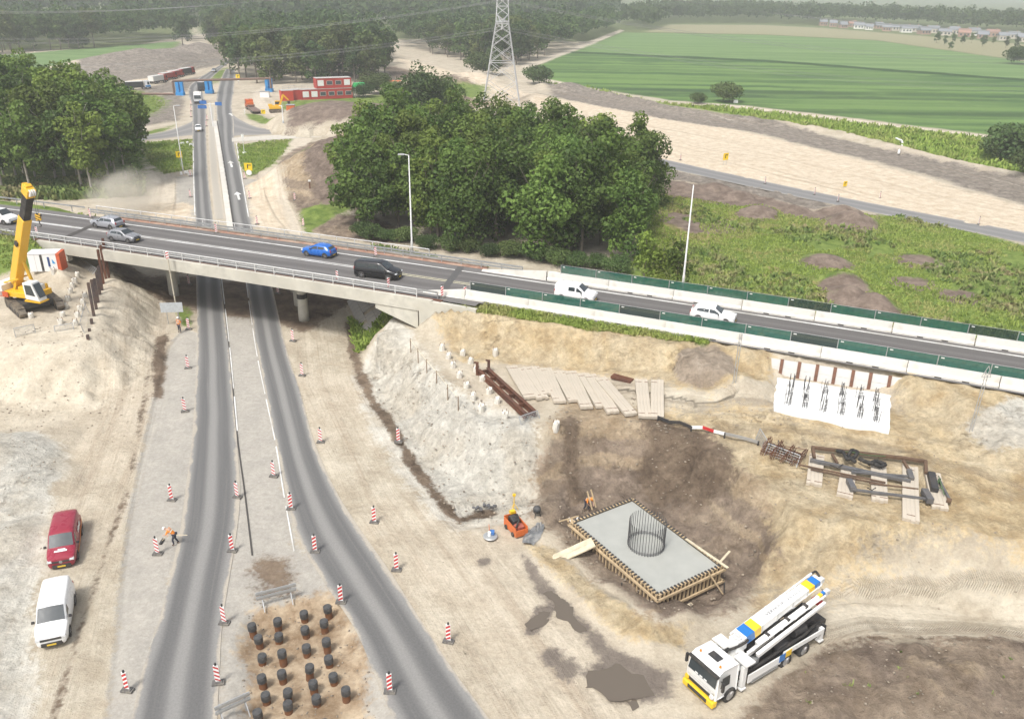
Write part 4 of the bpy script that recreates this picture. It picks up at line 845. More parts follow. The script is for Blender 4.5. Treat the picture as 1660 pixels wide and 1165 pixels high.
def crown_arrays(seed, rx, rz, zc, nlobe, nleaf, size, flat=0.85, low=-0.55):
    g = np.random.default_rng(seed); lob = []
    while len(lob) < nlobe:
        d = g.normal(size=3); d /= np.linalg.norm(d)
        if d[2] < low: continue
        r = g.uniform(0.35, 0.92) if len(lob) > nlobe * .25 else g.uniform(0.0, 0.5)
        lob.append((d[0] * rx * r, d[1] * rx * r, d[2] * rz * r + zc, g.uniform(0.24, 0.42) * rx, g.uniform(0, 1)))
    lob = np.array(lob); w = lob[:, 3] ** 2; li = g.choice(len(lob), nleaf, p=w / w.sum())
    d = g.normal(size=(nleaf, 3)); d[:, 2] = d[:, 2] * 0.9 + 0.25; d /= np.linalg.norm(d, axis=1)[:, None]
    rad = lob[li, 3] * g.uniform(0.68, 1.10, nleaf) ** 0.8
    c = lob[li, :3] + d * rad[:, None] * np.array([1, 1, flat])
    nrm = d * 0.8 + g.normal(size=(nleaf, 3)) * 0.55 + np.array([0, 0, 0.35]); nrm /= np.linalg.norm(nrm, axis=1)[:, None]
    a = np.cross(nrm, g.normal(size=(nleaf, 3))); a /= np.linalg.norm(a, axis=1)[:, None]; b = np.cross(nrm, a)
    s = size * g.uniform(0.55, 1.25, nleaf)[:, None]; asp = g.uniform(0.5, 0.9, nleaf)[:, None]
    V = np.stack([c - a * s * 0.5, c - b * s * 0.5 * asp + nrm * s * 0.08, c + a * s * 0.5, c + b * s * 0.5 * asp + nrm * s * 0.08], 1).reshape(-1, 3)
    lv = np.clip(lob[li, 4] * 0.65 + g.uniform(0, 0.5, nleaf) - 0.05, 0, 1); return V, np.repeat(lv, 4)
def crown_mesh(seed, m, **kw):
    V, lv = crown_arrays(seed, **kw); return np_mesh('crown', V, np.arange(len(V)).reshape(-1, 4), m, False, {'lv': lv})
def trunk_mesh(seed, h, r, m, limbs=6, spread=0.28):
    g = random.Random(seed); b = MB(); pts = [Vector((0, 0, -0.4))]
    for k in range(1, 6): pts.append(Vector((g.uniform(-.12, .12) * k * .35, g.uniform(-.12, .12) * k * .35, h * k / 5)))
    rr = [r * 1.25, r * 1.0, r * 0.85, r * 0.7, r * 0.5, r * 0.28]
    for k in range(5): b.tube(pts[k], pts[k + 1], rr[k], 7, rr[k + 1], caps=False)
    for k in range(limbs):
        z = h * g.uniform(0.35, 0.85); a = g.uniform(0, 6.28); L = h * spread * g.uniform(0.7, 1.3); i = min(4, int(z / h * 5)); p = pts[i].lerp(pts[i + 1], z / h * 5 - i)
        q = p + Vector((math.cos(a) * L * .6, math.sin(a) * L * .6, L * .55)); e = q + Vector((math.cos(a + .3) * L * .35, math.sin(a + .3) * L * .35, L * .6))
        b.tube(p, q, r * .38, 5, r * .24, caps=False); b.tube(q, e, r * .24, 5, r * .1, caps=False)
    return b.mesh('trunk', m, True)
NEAR = []
for k in range(7):
    h = [13.5, 14.5, 12.5, 13.0, 15.0, 12.0, 14.0][k]; rx = [3.6, 3.9, 3.3, 4.1, 3.7, 3.2, 3.8][k]
    NEAR.append((crown_mesh(100 + k, m_leaf, rx=rx, rz=h * 0.50, zc=h * 0.51, nlobe=58, nleaf=6000, size=0.50, low=-1.0), trunk_mesh(100 + k, h * 0.8, 0.2, m_bark, 7), h))
LEFT = []
for k in range(5):
    h = [16, 17.5, 15, 16.5, 18][k]; rx = [4.0, 4.2, 3.6, 3.9, 4.3][k]
    LEFT.append((crown_mesh(200 + k, m_leaf, rx=rx, rz=h * 0.42, zc=h * 0.59, nlobe=46, nleaf=5600, size=0.58, low=-1.0), trunk_mesh(200 + k, h * 0.86, 0.2, m_bark_pale, 9, 0.22), h))
FAR = []
for k in range(6):
    h = [16, 18, 15, 17, 19, 16][k]; rx = [4.6, 4.9, 4.2, 5.0, 4.4, 5.2][k]
    FAR.append((crown_mesh(300 + k, m_leaf_far, rx=rx, rz=h * 0.49, zc=h * 0.50, nlobe=26, nleaf=1600, size=1.0, low=-0.8), trunk_mesh(300 + k, h * 0.7, 0.22, m_bark, 3), h))
def put_tree(kind, x, y, s, label, group, z=None, name='broadleaf_tree', sxy=1.0):
    cm, tm_, h = kind; o = thing(name, label, 'tree', (x, y, (hz(x, y) if z is None else z) - 0.1), rnd.uniform(0, 6.28), group)
    o.scale = (s * sxy, s * sxy, s); link('trunk', tm_, o); link('crown', cm, o); return o
def fill(poly, gap, seed, jitter=0.42):
    g = random.Random(seed); p = np.array(poly); out = []; x = p[:, 0].min(); row = 0
    while x < p[:, 0].max():
        y = p[:, 1].min() + (row % 2) * gap / 2
        while y < p[:, 1].max():
            X = x + g.uniform(-jitter, jitter) * gap; Y = y + g.uniform(-jitter, jitter) * gap
            if float(poly_sd(np.array([X]), np.array([Y]), poly)[0]) > 0: out.append((X, Y))
            y += gap
        x += gap * 0.87; row += 1
    return out
g_ = random.Random(5)
GROVE = [P2(578, 372), P2(610, 388), P2(680, 402), P2(760, 412), P2(860, 424), P2(960, 436), P2(1024, 440), P2(1036, 400), P2(1052, 345), (22, 128), (17, 142), (4, 152), (-10, 156), (-22, 150), (-26, 132), (-24, 118)]
gpts = fill(GROVE, 4.9, 11); fr_ = sorted([p for p in gpts if ax_off(p[0], p[1]) < 24], key=lambda p: survey((p[0], p[1], 0))[0])
ORDS = ORD + ['%d%s' % (n, {1: 'st', 2: 'nd', 3: 'rd'}.get(n % 10 if n // 10 != 1 else 0, 'th')) for n in range(31, 80)]
for i, (x, y) in enumerate(gpts):
    d = ax_off(x, y); front = d < 24
    s = g_.uniform(0.86, 1.12); 
    if x > 12: s *= 0.86
    k = g_.choice(NEAR)
    put_tree(k, x, y, s, ('%s tree from the left along the front edge of the grove behind the overpass' % ORDS[fr_.index((x, y))]) if front else 'tree inside the dense green grove behind the overpass, crown among the others',
             'trees at the front edge of the middle grove' if front else 'trees inside the middle grove', min(hz(x, y), 1.5))
# single trees that stand out
for a, b, z, s, kk, lab in [(1036, 300, 0, 0.98, 3, 'pale green tree with a ragged top at the right end of the grove'), (1052, 330, 0, 0.72, 1, 'smaller loose tree at the right rear of the grove by the construction road'),
                            (1045, 448, 2.5, 0.80, 2, 'slender young tree behind the fence, left of the right lamp post'), (1072, 446, 2.5, 0.66, 5, 'middle young tree of three between grove and right lamp post'), (1098, 452, 2.5, 0.82, 0, 'thin bare-stemmed young tree touching the right lamp post')]:
    if 'right end' in lab or 'loose tree' in lab: cm = crown_mesh(400 + a, m_leaf_light, rx=3.0, rz=5.6, zc=8.2, nlobe=30, nleaf=2600, size=0.5, low=-0.9)
    else: cm = crown_mesh(400 + a, m_leaf_light, rx=1.9, rz=4.2, zc=6.0, nlobe=34, nleaf=1300, size=0.42, low=-0.9)
    p = P(a, b, z); put_tree((cm, trunk_mesh(400 + a, 9.0, 0.13, m_bark, 8, 0.18), 12), p.x, p.y, s, lab, None, min(hz(p.x, p.y), 3))
cm = crown_mesh(470, m_leaf_dark, rx=5.2, rz=5.0, zc=6.8, nlobe=60, nleaf=5200, size=0.55, low=-0.7)
p = P(690, 212, 0); put_tree((cm, trunk_mesh(470, 9, 0.3, m_bark), 12), p.x, p.y, 1.25, 'broad grey-green tree rising at the back left of the grove', None)
p = P(722, 205, 0); put_tree((cm, trunk_mesh(471, 9, 0.3, m_bark), 12), p.x, p.y, 1.0, 'rounded grey-green tree just right of the broad one behind the grove', None)
LG = [P2(-40, 322), P2(40, 318), P2(140, 318), P2(200, 318), P2(225, 300), P2(216, 268), P2(205, 245), P2(150, 232), P2(60, 218), P2(-60, 222)]
lpts = fill(LG, 5.4, 12); lf_ = sorted([p for p in lpts if survey((p[0], p[1], 0))[1] > 293], key=lambda p: survey((p[0], p[1], 0))[0])
for i, (x, y) in enumerate(lpts):
    q = survey((x, y, 0)); front = q[1] > 293
    put_tree(g_.choice(LEFT), x, y, g_.uniform(0.82, 1.1) * (0.9 if q[0] > 180 else 1), ('%s pale-stemmed tree from the left in the front row of the left wood' % ORDS[lf_.index((x, y))]) if front else 'tall tree inside the wood at the left edge of the picture',
             'trees in the front row of the left wood' if front else 'trees inside the left wood')
# woods farther off: the nearest rows as single trees, the rest as one mass
WOODS = [([P2(440, 140), P2(520, 136), P2(600, 134), P2(636, 118), P2(628, 92), P2(600, 76), P2(520, 62), P2(440, 70), P2(385, 92), P2(372, 122), P2(400, 132)], 'tree in the rounded wood behind the red site offices', 'trees of the wood behind the red offices', 7.2, 42),
         ([P2(640, 78), P2(700, 92), P2(760, 104), P2(800, 112), P2(850, 104), P2(905, 86), P2(960, 68), P2(1004, 50), P2(990, 42), P2(850, 66), P2(760, 60), P2(680, 52), P2(640, 55)], 'tree in the wood edge behind the lattice pylon', 'trees of the wood behind the pylon', 8.6, 46),
         ([P2(-80, 94), P2(60, 84), P2(180, 76), P2(268, 66), P2(312, 70), P2(310, 58), P2(180, 52), P2(-80, 60)], 'tree in the wood edge beyond the far left green field', 'trees of the wood beyond the left field', 9.0, 22),
         ([P2(325, 70), P2(365, 82), P2(420, 70), P2(420, 55), P2(340, 50)], 'tree in the wood right of the far straight track', 'trees right of the far straight track', 9.0, 14)]
rest = []; n_far = 0
for poly, lab, grp, gap, keep in WOODS:
    pts = fill(poly, gap, 21 + len(rest)); pts.sort(key=lambda p: math.hypot(*p))
    for i, (x, y) in enumerate(pts):
        if i < keep: put_tree(g_.choice(FAR), x, y, g_.uniform(0.8, 1.12), lab + ', in its front rows', grp, 0.0)
        else: rest.append((x, y))
p = P(297, 78, 0); put_tree(FAR[3], p.x, p.y, 1.0, 'round dark tree alone beside the spoil heap and far track', None, 0.0)
p = P(1645, 268, 0)
cm = crown_mesh(480, m_leaf_dark, rx=4.2, rz=2.6, zc=2.4, nlobe=50, nleaf=4800, size=0.5, low=-0.3)
def bush(a, b, s, lab, mesh=None, z=0.0, grp=None, name='bush'):
    p = P(a, b, z); o = link(name, mesh or cm); o.location = (p.x, p.y, hz(p.x, p.y) - 0.1); o.scale = (s,) * 3; o.rotation_euler.z = rnd.uniform(0, 6.28); return tag(o, lab, 'bush', grp)
for i in range(13):
    a_ = 592 + i * 34; bush(a_, 388 + i * 4.2 + g_.uniform(-4, 3), g_.uniform(.34, .52), '%s leafy shrub from the left at the foot of the grove front edge' % ORD[i], grp='shrubs at the foot of the grove')
bush(1648, 262, 1.5, 'big round willow bush at the right edge above the sand'); bush(1610, 258, 0.8, 'smaller bush left of the big willow at the right edge'); bush(1668, 290, 0.9, 'low bush in front of the big willow at the right edge')
bush(612, 152, 1.15, 'low green bush between the site offices and the grove'); bush(590, 158, 0.8, 'small bush right of the green skip by the offices'); bush(640, 158, 0.9, 'bush at the left of the sand behind the grove')
bush(1652, 104, 1.6, 'dark bush at the far right edge of the upper field'); bush(1175, 166, 1.1, 'flat dark hedge clump at the field edge by the path'); bush(1130, 168, 0.6, 'low dark shrub left of the hedge clump at the field edge')
bush(870, 137, 1.2, 'shrub clump right of the lattice pylon feet'); bush(782, 122, 1.6, 'shrub clump behind the lattice pylon feet')
# the far-off wood masses
def mass(name, pts, lab, size, nleaf, kinds, seed, m, smin=0.8, smax=1.15):
    g = np.random.default_rng(seed); Vs = []; L = []
    var = [crown_arrays(seed + k, rx=kinds[k][0], rz=kinds[k][1], zc=kinds[k][1] * 1.05, nlobe=13, nleaf=nleaf, size=size, low=-0.35) for k in range(len(kinds))]
    for x, y in pts:
        v, l = var[g.integers(len(var))]; a = g.uniform(0, 6.28); s = g.uniform(smin, smax); c_, s_ = math.cos(a) * s, math.sin(a) * s
        Vs.append(np.stack([v[:, 0] * c_ - v[:, 1] * s_ + x, v[:, 0] * s_ + v[:, 1] * c_ + y, v[:, 2] * s], 1)); L.append(np.clip(l + g.uniform(-.3, .3), 0, 1))
    V = np.concatenate(Vs); o = link(name, np_mesh(name, V, np.arange(len(V)).reshape(-1, 4), m, False, {'lv': np.concatenate(L)})); tag(o, lab, 'wood', None, 'stuff'); return o
mass('wood', rest, 'dense woods filling the middle distance behind the building site', 1.7, 190, [(5.2, 8.2), (5.8, 9.0), (4.8, 7.6), (5.5, 8.6)], 500, m_leaf_far)
FARW = [[P2(-200, 44), P2(0, 36), P2(180, 28), P2(200, 20), P2(0, 24), P2(-200, 26)], [P2(200, 50), P2(330, 44), P2(460, 48), P2(640, 54), P2(780, 54), P2(900, 44), P2(985, 36), P2(1010, 22), P2(900, 14), P2(640, 12), P2(300, 14), P2(200, 24)]]
pf = []
for k, w in enumerate(FARW): pf += fill(w, 14.0, 31 + k)
pf += fill([(-640, 1000), (-300, 1010), (60, 1080), (60, 1500), (-800, 1500)], 24.0, 41)
mass('wood', pf, 'hazy far-off woods along the horizon on the left', 3.4, 70, [(8.0, 9.5), (9.0, 11), (7.5, 10)], 520, m_leaf_far)
pr = []
for k, w in enumerate([[P2(1005, 44), P2(1055, 50), P2(1090, 38), P2(1240, 38), P2(1330, 42), P2(1330, 30), P2(1200, 22), P2(1090, 22), P2(1010, 36)], [P2(1330, 36), P2(1480, 46), P2(1600, 54), P2(1760, 62), P2(1760, 48), P2(1600, 44), P2(1480, 38), P2(1330, 28)]]): pr += fill(w, 11.0, 51 + k)
pr += [(x + g_.uniform(-9, 9), 900 + g_.uniform(0, 260) - 0.28 * x) for x in np.arange(230, 1050, 5.0)]
mass('wood', pr, 'hazy line of trees behind the village on the right', 2.6, 90, [(6.5, 8.0), (7.5, 9.0), (6.0, 7.5)], 540, m_leaf_far)
# undergrowth at the feet of the woods, weeds and long grass
def tufts(name, pts, zf, lab, cat, size, per, m, seed, up=0.9):
    g = np.random.default_rng(seed); pts = np.array(pts); n = len(pts); zz = zf
    c = np.repeat(np.stack([pts[:, 0], pts[:, 1], zz], 1), per, 0); N = len(c); s = (size * g.uniform(0.5, 1.3, n)).repeat(per)[:, None]
    a = g.uniform(0, 6.28, N); lean = g.normal(size=(N, 2)) * 0.35; d = np.stack([np.cos(a), np.sin(a), np.zeros(N)], 1)
    top = np.stack([lean[:, 0], lean[:, 1], np.full(N, up) * g.uniform(0.6, 1.2, N)], 1) * s; c = c + np.stack([g.normal(size=N), g.normal(size=N), np.zeros(N)], 1) * s * 0.28
    V = np.stack([c - d * s * 0.22, c + d * s * 0.22, c + top + d * s * 0.12, c + top - d * s * 0.10], 1).reshape(-1, 3)
    lv = np.repeat(np.clip(np.repeat(g.uniform(0, 1, n), per) + g.uniform(-.25, .25, N), 0, 1), 4)
    o = link(name, np_mesh(name, V, np.arange(len(V)).reshape(-1, 4), m, False, {'lv': lv})); return tag(o, lab, cat, None, 'stuff')
def scatter(poly, n, seed, z=None, keep=None):
    g = np.random.default_rng(seed); p = np.array(poly); X = g.uniform(p[:, 0].min(), p[:, 0].max(), n * 3); Y = g.uniform(p[:, 1].min(), p[:, 1].max(), n * 3)
    k = poly_sd(X, Y, poly) > 0
    if keep is not None: k &= keep(X, Y)
    X = X[k][:n]; Y = Y[k][:n]; return np.stack([X, Y], 1), height(X, Y)
def grass_mat(name, a, b, c_):
    t = NT(name); lv = t.attr('lv'); p = t.pos(); n = t.noise(p, 0.09, 4); n2 = t.noise(p, 0.5, 3)
    col = t.mix(lv, tuple(a), tuple(b)); col = t.mix(t.sstep(t.math('ADD', t.math('MULTIPLY', n, 0.6), t.math('MULTIPLY', n2, 0.4)), 0.46, 0.62, 0, 0.75), col, tuple(c_))
    t.principled(col, 0.8, 0, None, 0.15); return t.m
m_grass = grass_mat('meadow_grass', (0.17, 0.24, 0.045), (0.30, 0.375, 0.09), (0.36, 0.34, 0.14))
m_weed = grass_mat('tall_weeds', (0.10, 0.165, 0.045), (0.23, 0.29, 0.09), (0.33, 0.26, 0.15))
m_lush = grass_mat('lush_grass', (0.16, 0.25, 0.04), (0.28, 0.36, 0.08), (0.30, 0.32, 0.11))
MEADOW = px([(1064, 312), (1180, 330), (1330, 356), (1440, 345), (1660, 400), (1800, 440), (1800, 600), (1660, 580), (1240, 490), (1040, 452), (1040, 400)])
BARE = [(*P2(a, b), r) for a, b, r in [(1366, 468, 3.4), (1340, 425, 3.6), (1380, 490, 3.4), (1420, 500, 3.0), (1490, 420, 2.6), (1555, 475, 2.0), (1480, 455, 2.0), (1380, 362, 4.4), (1365, 345, 3.6), (1228, 347, 3.4), (1260, 335, 3.0), (1100, 350, 2.0)]]
def nobare(X, Y):
    k = np.ones(X.shape, bool)
    for a, b, r in BARE: k &= np.hypot(X - a, Y - b) > r * .85
    return k
pts, zz = scatter(MEADOW, 20000, 61, keep=lambda X, Y: (fbm(X * 0.12, Y * 0.12, 71) > -0.14) & nobare(X, Y)); tufts('meadow_grass', pts, zz, 'short uneven grass of the meadow right of the grove', 'grass', 0.25, 4, m_grass, 62)
pts, zz = scatter(MEADOW, 2100, 63, keep=lambda X, Y: nobare(X, Y) & ((fbm(X * 0.09, Y * 0.09, 73) > 0.09) | ((ax_off(X, Y) < 27) & (fbm(X * .2, Y * .2, 75) > -.02)))); tufts('weeds', pts, zz, 'tall weeds and reddish stems behind the far fence row', 'weeds', 0.55, 10, m_weed, 64, 0.8)
pts, zz = scatter(px([(858, 129), (960, 149), (1090, 169), (1230, 181), (1600, 225), (1800, 250), (1800, 300), (1640, 281), (1480, 246), (1240, 194), (1090, 170)]), 7000, 65); tufts('long_grass', pts, zz, 'long yellow-green grass strip between the field path and the dirt ridge', 'grass', 0.9, 4, m_lush, 66)
pts, zz = scatter(BANK, 5000, 67); tufts('bank_grass', pts, zz, 'mown green grass on the bank below the near barriers', 'grass', 0.24, 5, m_grass, 68)
pts, zz = scatter(px([(-40, 318), (100, 322), (170, 332), (140, 340), (20, 330), (-40, 326)], 4.0), 2200, 69); tufts('verge_weeds', pts, zz, 'bright weeds along the far verge in front of the left wood', 'weeds', 0.9, 8, m_lush, 70)
pts, zz = scatter(px([(-60, 366), (60, 388), (110, 397), (60, 411), (0, 411), (-60, 408)], 5.6), 1500, 71, keep=lambda X, Y: ax_off(X, Y) > -8.6); tufts('verge_grass', pts, zz, 'green verge grass between the road and the crane platform', 'grass', 0.2, 5, m_grass, 72)
pts, zz = scatter(px([(566, 505), (578, 560), (620, 545), (690, 505), (640, 488), (625, 520), (600, 540)], 0.6), 900, 73); tufts('bank_weeds', pts, zz, 'green weeds at the foot of the tiled bank under the bridge', 'weeds', 0.42, 7, m_lush, 74)
pts, zz = scatter(px([(600, 372), (700, 392), (850, 425), (1030, 446), (1050, 470), (850, 445), (690, 408)], 2.5), 3600, 75); tufts('undergrowth', pts, zz, 'low undergrowth between the overpass bank and the grove', 'undergrowth', 0.75, 7, m_weed, 76)
pts, zz = scatter(px([(-60, 325), (120, 322), (230, 318), (228, 296), (-60, 300)], 0), 2200, 77); tufts('undergrowth', pts, zz, 'shrubby undergrowth at the feet of the left wood', 'undergrowth', 1.2, 8, m_weed, 78)
for k, poly in enumerate([[(385, 234), (471, 226), (462, 246), (440, 268), (405, 287), (388, 268)], [(228, 232), (312, 226), (312, 274), (268, 282), (245, 268)], [(172, 138), (225, 148), (262, 158), (270, 170), (240, 188), (200, 192), (180, 170)]]):
    pts, zz = scatter(px(poly), 1500, 80 + k); tufts('verge_grass', pts, zz, ['rough grass right of the lower road below the crossing', 'rough grass left of the lower road below the crossing', 'bright grass patch behind the left wood'][k], 'grass', 0.3, 4, m_lush, 90 + k)
pts, zz = scatter(px([(1290, 1080), (1400, 1060), (1640, 1070), (1640, 1160), (1300, 1160)]), 14, 85); tufts('sprigs', pts, zz, 'few green weed sprigs on the dark soil at the lower right', 'weeds', 0.15, 12, m_weed, 86)
# ------------------------------------------------------------------ vehicles
KS = 0.82     # site unit: one scene metre is about 1.2 m on the ground
m_glass = mat('car_glass', (0.035, 0.045, 0.05), 0.08, 0.0, var=0.05, spec=0.8)
m_tyre = mat('tyre_rubber', (0.03, 0.03, 0.03), 0.9, dirt=(0.22, 0.19, 0.15), dirt_amt=0.4, scale=5)
m_rim = mat('alloy_rim', (0.45, 0.45, 0.46), 0.35, 0.7)
m_trim = mat('black_plastic_trim', (0.03, 0.03, 0.032), 0.6, dirt=(0.15, 0.13, 0.1), dirt_amt=0.3)
m_lamp = mat('headlamp_glass', (0.70, 0.72, 0.74), 0.12, 0.2)
m_tail = mat('tail_lamp_red', (0.35, 0.02, 0.02), 0.25)
m_plate = mat('yellow_plate', (0.72, 0.50, 0.05), 0.5, var=0.05)
m_black_mark = mat('black_print', (0.02, 0.02, 0.02), 0.6)
def paint(name, col, rough=0.3, dirt=True, metal=0.0): return mat(name, col, rough, metal, var=0.015, scale=1.5, dirt=(0.34, 0.3, 0.24) if dirt else None, dirt_amt=0.05, coat=0.4)
def loft_pts(st):
    x, w, zs, zb, wr, zr = st
    h = [(0.0, zs - .02), (w - .14, zs - .02), (w - .03, zs + .10), (w, zs + (zb - zs) * .45), (w - .015, zb - .06), (w - .045, zb), (wr + .02, zr - .10 if zr - zb > .2 else zb + (zr - zb) * .4), (wr - .07, zr - .015), (wr - .3, zr + .015), (0.0, zr + .03)]
    return h
def lerp_st(S, x):
    for a, b in zip(S[:-1], S[1:]):
        if a[0] >= x >= b[0]:
            t = (a[0] - x) / (a[0] - b[0] + 1e-9); return tuple(a[i] + (b[i] - a[i]) * t for i in range(6))
    return S[0] if x > S[0][0] else S[-1]
WH_ME = {}
def wheel_mesh(r, w):
    k = (round(r, 3), round(w, 3))
    if k not in WH_ME:
        b = MB(); Rm = Matrix.Rotation(R(90), 4, 'X')
        b.lathe([(r * .62, -w / 2), (r * .93, -w / 2), (r, -w * .36), (r, w * .36), (r * .93, w / 2), (r * .62, w / 2)], 20, Rm, 0, False)
        t = b.mesh('tyre', m_tyre, True)
        b = MB(); b.lathe([(r * .05, -w * .42), (r * .63, -w * .44), (r * .63, w * .44), (r * .05, w * .42)], 16, Rm)
        for sd in (-1, 1):
            for q in range(5):
                a = q * 2 * math.pi / 5; b.beam((math.cos(a) * r * .12, sd * w * .45, math.sin(a) * r * .12), (math.cos(a) * r * .6, sd * w * .45, math.sin(a) * r * .6), w * .07, r * .13)
        WH_ME[k] = (t, b.mesh('rim', m_rim))
    return WH_ME[k]
def add_wheel(o, x, y, r, w):
    t, rm = wheel_mesh(r, w); q = link('wheel', t, o); q.location = (x, y, r); link('rim', rm, q); return q
def car_proto(name, label, cat, S, pm, wins, screens, wheels, wr, body_low=None, lights=True, plate=True, grille=None, group=None):
    o = thing(name, label, cat, (0, 0, 0), 0, group)
    n = 10; V = []; 
    for st in S:
        h = loft_pts(st); ring = [(st[0], y, z) for y, z in h] + [(st[0], -y, z) for y, z in h[-2:0:-1]]; V += ring
    m_ = 18; F = []
    for i in range(len(S) - 1):
        for k in range(m_): F.append((i * m_ + k, i * m_ + (k + 1) % m_, (i + 1) * m_ + (k + 1) % m_, (i + 1) * m_ + k))
    F += [tuple(range(m_)), tuple(range((len(S) - 1) * m_, len(S) * m_))[::-1]]
    b = MB(); b.add(V, F); body = b.build('body', pm, o, True)
    e = body.modifiers.new('edge', 'EDGE_SPLIT'); e.split_angle = R(40)
    L0, L1 = S[0][0], S[-1][0]
    # side windows follow the flank between belt and roof
    for (xa, xb, ta, tb) in wins:
        for sd in (1, -1):
            w = MB(); vs_ = []; N = 4
            for i in range(N + 1):
                x = xa + (xb - xa) * i / N; h = loft_pts(lerp_st(S, x)); p, q = h[5], h[6]
                for t in (ta, tb): vs_.append((x, sd * (p[0] + (q[0] - p[0]) * t + .014), p[1] + (q[1] - p[1]) * t + .006))
            fs = [(2 * i, 2 * i + 2, 2 * i + 3, 2 * i + 1) if sd < 0 else (2 * i + 1, 2 * i + 3, 2 * i + 2, 2 * i) for i in range(N)]
            w.add(vs_, fs); w.build('side_window', m_glass, o)
    for nm, xa, xb, wa, wb in screens:
        w = MB(); vs_ = []; N = 3; off = 0.018
        for i in range(N + 1):
            x = xa + (xb - xa) * i / N; st = lerp_st(S, x); ww = wa + (wb - wa) * i / N
            for f in (-1, -.5, 0, .5, 1): vs_.append((x + (off if nm == 'windscreen' else -off) * .7, f * ww, st[5] + .03 * (1 - abs(f)) - .005 + off))
        fs = [(5 * i + k, 5 * i + k + 1, 5 * i + 6 + k, 5 * i + 5 + k) for i in range(N) for k in range(4)]
        w.add(vs_, fs); w.build(nm, m_glass, o, True)
    for x in wheels:
        for sd in (1, -1):
            wd = lerp_st(S, x)[1]
            a = MB(); a.lathe([(wr * 1.17, -.012), (wr * 1.17, .012)], 20, Matrix.Translation((x, sd * (wd - .008), wr * 1.02)) @ Matrix.Rotation(R(90), 4, 'X')); a.build('wheel_arch', m_trim, o)
            add_wheel(o, x, sd * (wd - .10), wr, .23)
    f = S[0]; f1 = S[1]; zl = f1[2]
    b = MB(); b.prism([(L0 - .30, -f1[1] - .01), (L0 + .03, -f[1] * .86), (L0 + .06, 0), (L0 + .03, f[1] * .86), (L0 - .30, f1[1] + .01)], zl - .02, zl + (body_low or .22)); b.build('front_bumper', m_trim, o)
    r_ = S[-1]
    b = MB(); b.prism([(L1 + .25, S[-2][1] + .01), (L1 - .04, r_[1] * .93), (L1 - .05, 0), (L1 - .04, -r_[1] * .93), (L1 + .25, -S[-2][1] - .01)], zl - .02, zl + (body_low or .22)); b.build('rear_bumper', m_trim, o)
    if lights:
        for sd in (1, -1):
            zz = f1[3] - .04
            b = MB(); b.box((L0 - .10, sd * (f1[1] - .13), zz), (.24, .30, .13), Matrix.Identity(4), taper=.85); b.build('headlight', m_lamp, o)
            b = MB(); zz2 = r_[3] - .02; b.box((L1 + .04, sd * (r_[1] - .08), zz2), (.12, .16, .30)); b.build('tail_light', m_tail, o)
    if plate:
        for x, s in ((L0 + .062, 1), (L1 - .058, -1)):
            b = MB(); b.box((x, 0, zl + .12), (.015, .52, .11)); pl = b.build('number_plate', m_plate, o)
    if grille: b = MB(); b.box((L0 - .005, 0, f1[3] - .10), (.08, grille, .12)); b.build('grille', m_trim, o)
    for sd in (1, -1):
        xm = screens[0][1] - .25; st = lerp_st(S, xm); b = MB(); b.box((xm, sd * (st[1] + .10), st[3] + .10), (.12, .20, .15), taper=.8); b.build('mirror', m_trim, o)
    return o
def seat(o, front, rear, z, side, hw):
    "stand a car on its two visible wheel contacts; side = which flank we see"
    a = P(*front, z); b = P(*rear, z); d = (a - b); d.z = 0; d.normalize(); n = Vector((-d.y, d.x, 0))
    c = (a + b) / 2 + n * (-hw if side == 'L' else hw) * KS; o.location = (c.x, c.y, z); o.rotation_euler.z = math.atan2(d.y, d.x); o.scale = (KS,) * 3; return o
VAN = [(2.47, .66, .36, .62, .58, .70), (2.40, .84, .26, .84, .74, .90), (2.0, .93, .22, 1.00, .82, 1.07), (1.45, .96, .22, 1.10, .83, 1.20), (1.38, .96, .22, 1.11, .84, 1.24), (.62, .96, .22, 1.16, .80, 1.86), (.2, .96, .22, 1.16, .80, 1.92), (-1.9, .96, .22, 1.16, .79, 1.92), (-2.34, .95, .24, 1.15, .77, 1.88), (-2.46, .91, .3, 1.12, .72, 1.80)]
white_p = paint('white_paint', (0.80, 0.80, 0.79)); red_p = paint('dark_red_paint', (0.27, 0.018, 0.04)); silver_p = paint('silver_paint', (0.36, 0.37, 0.40), .3, True, .3); grey_p = paint('grey_paint', (0.27, 0.275, 0.29), .3, True, .3); blue_p = paint('bright_blue_paint', (0.01, 0.12, 0.46), .25, False); black_p = paint('black_paint', (0.012, 0.012, 0.014), .2, False)
o = car_proto('parked_van', 'white delivery van parked on the sand track behind the red van', 'van', VAN, white_p, [(1.15, .42, .12, .80)], [('windscreen', 1.375, .64, .80, .73)], (1.50, -1.55), .34, .26, True, True, 1.2)
seat(o, (115, 1030), (123, 977), 0, 'L', .93)
o = car_proto('parked_van', 'dark red tradesman van with white lettering parked at the sand track', 'van', VAN, red_p, [(1.15, .42, .12, .80)], [('windscreen', 1.375, .64, .80, .73)], (1.50, -1.55), .34, .26, True, True, 1.1)
seat(o, (127, 909), (134.5, 864), 0, 'L', .93); redvan = o
b = MB(); b.box((1.78, 0, 1.17), (.20, .82, .012)); b.box((1.62, .05, 1.205), (.10, .5, .012)); b.build('bonnet_lettering', m_sign, redvan)
b = MB()
for k in range(5): b.box((-.35 - k * .24, .945, 1.24 + (.05 if k % 2 else 0)), (.17, .02, .30))
b.build('side_lettering', m_sign, redvan)
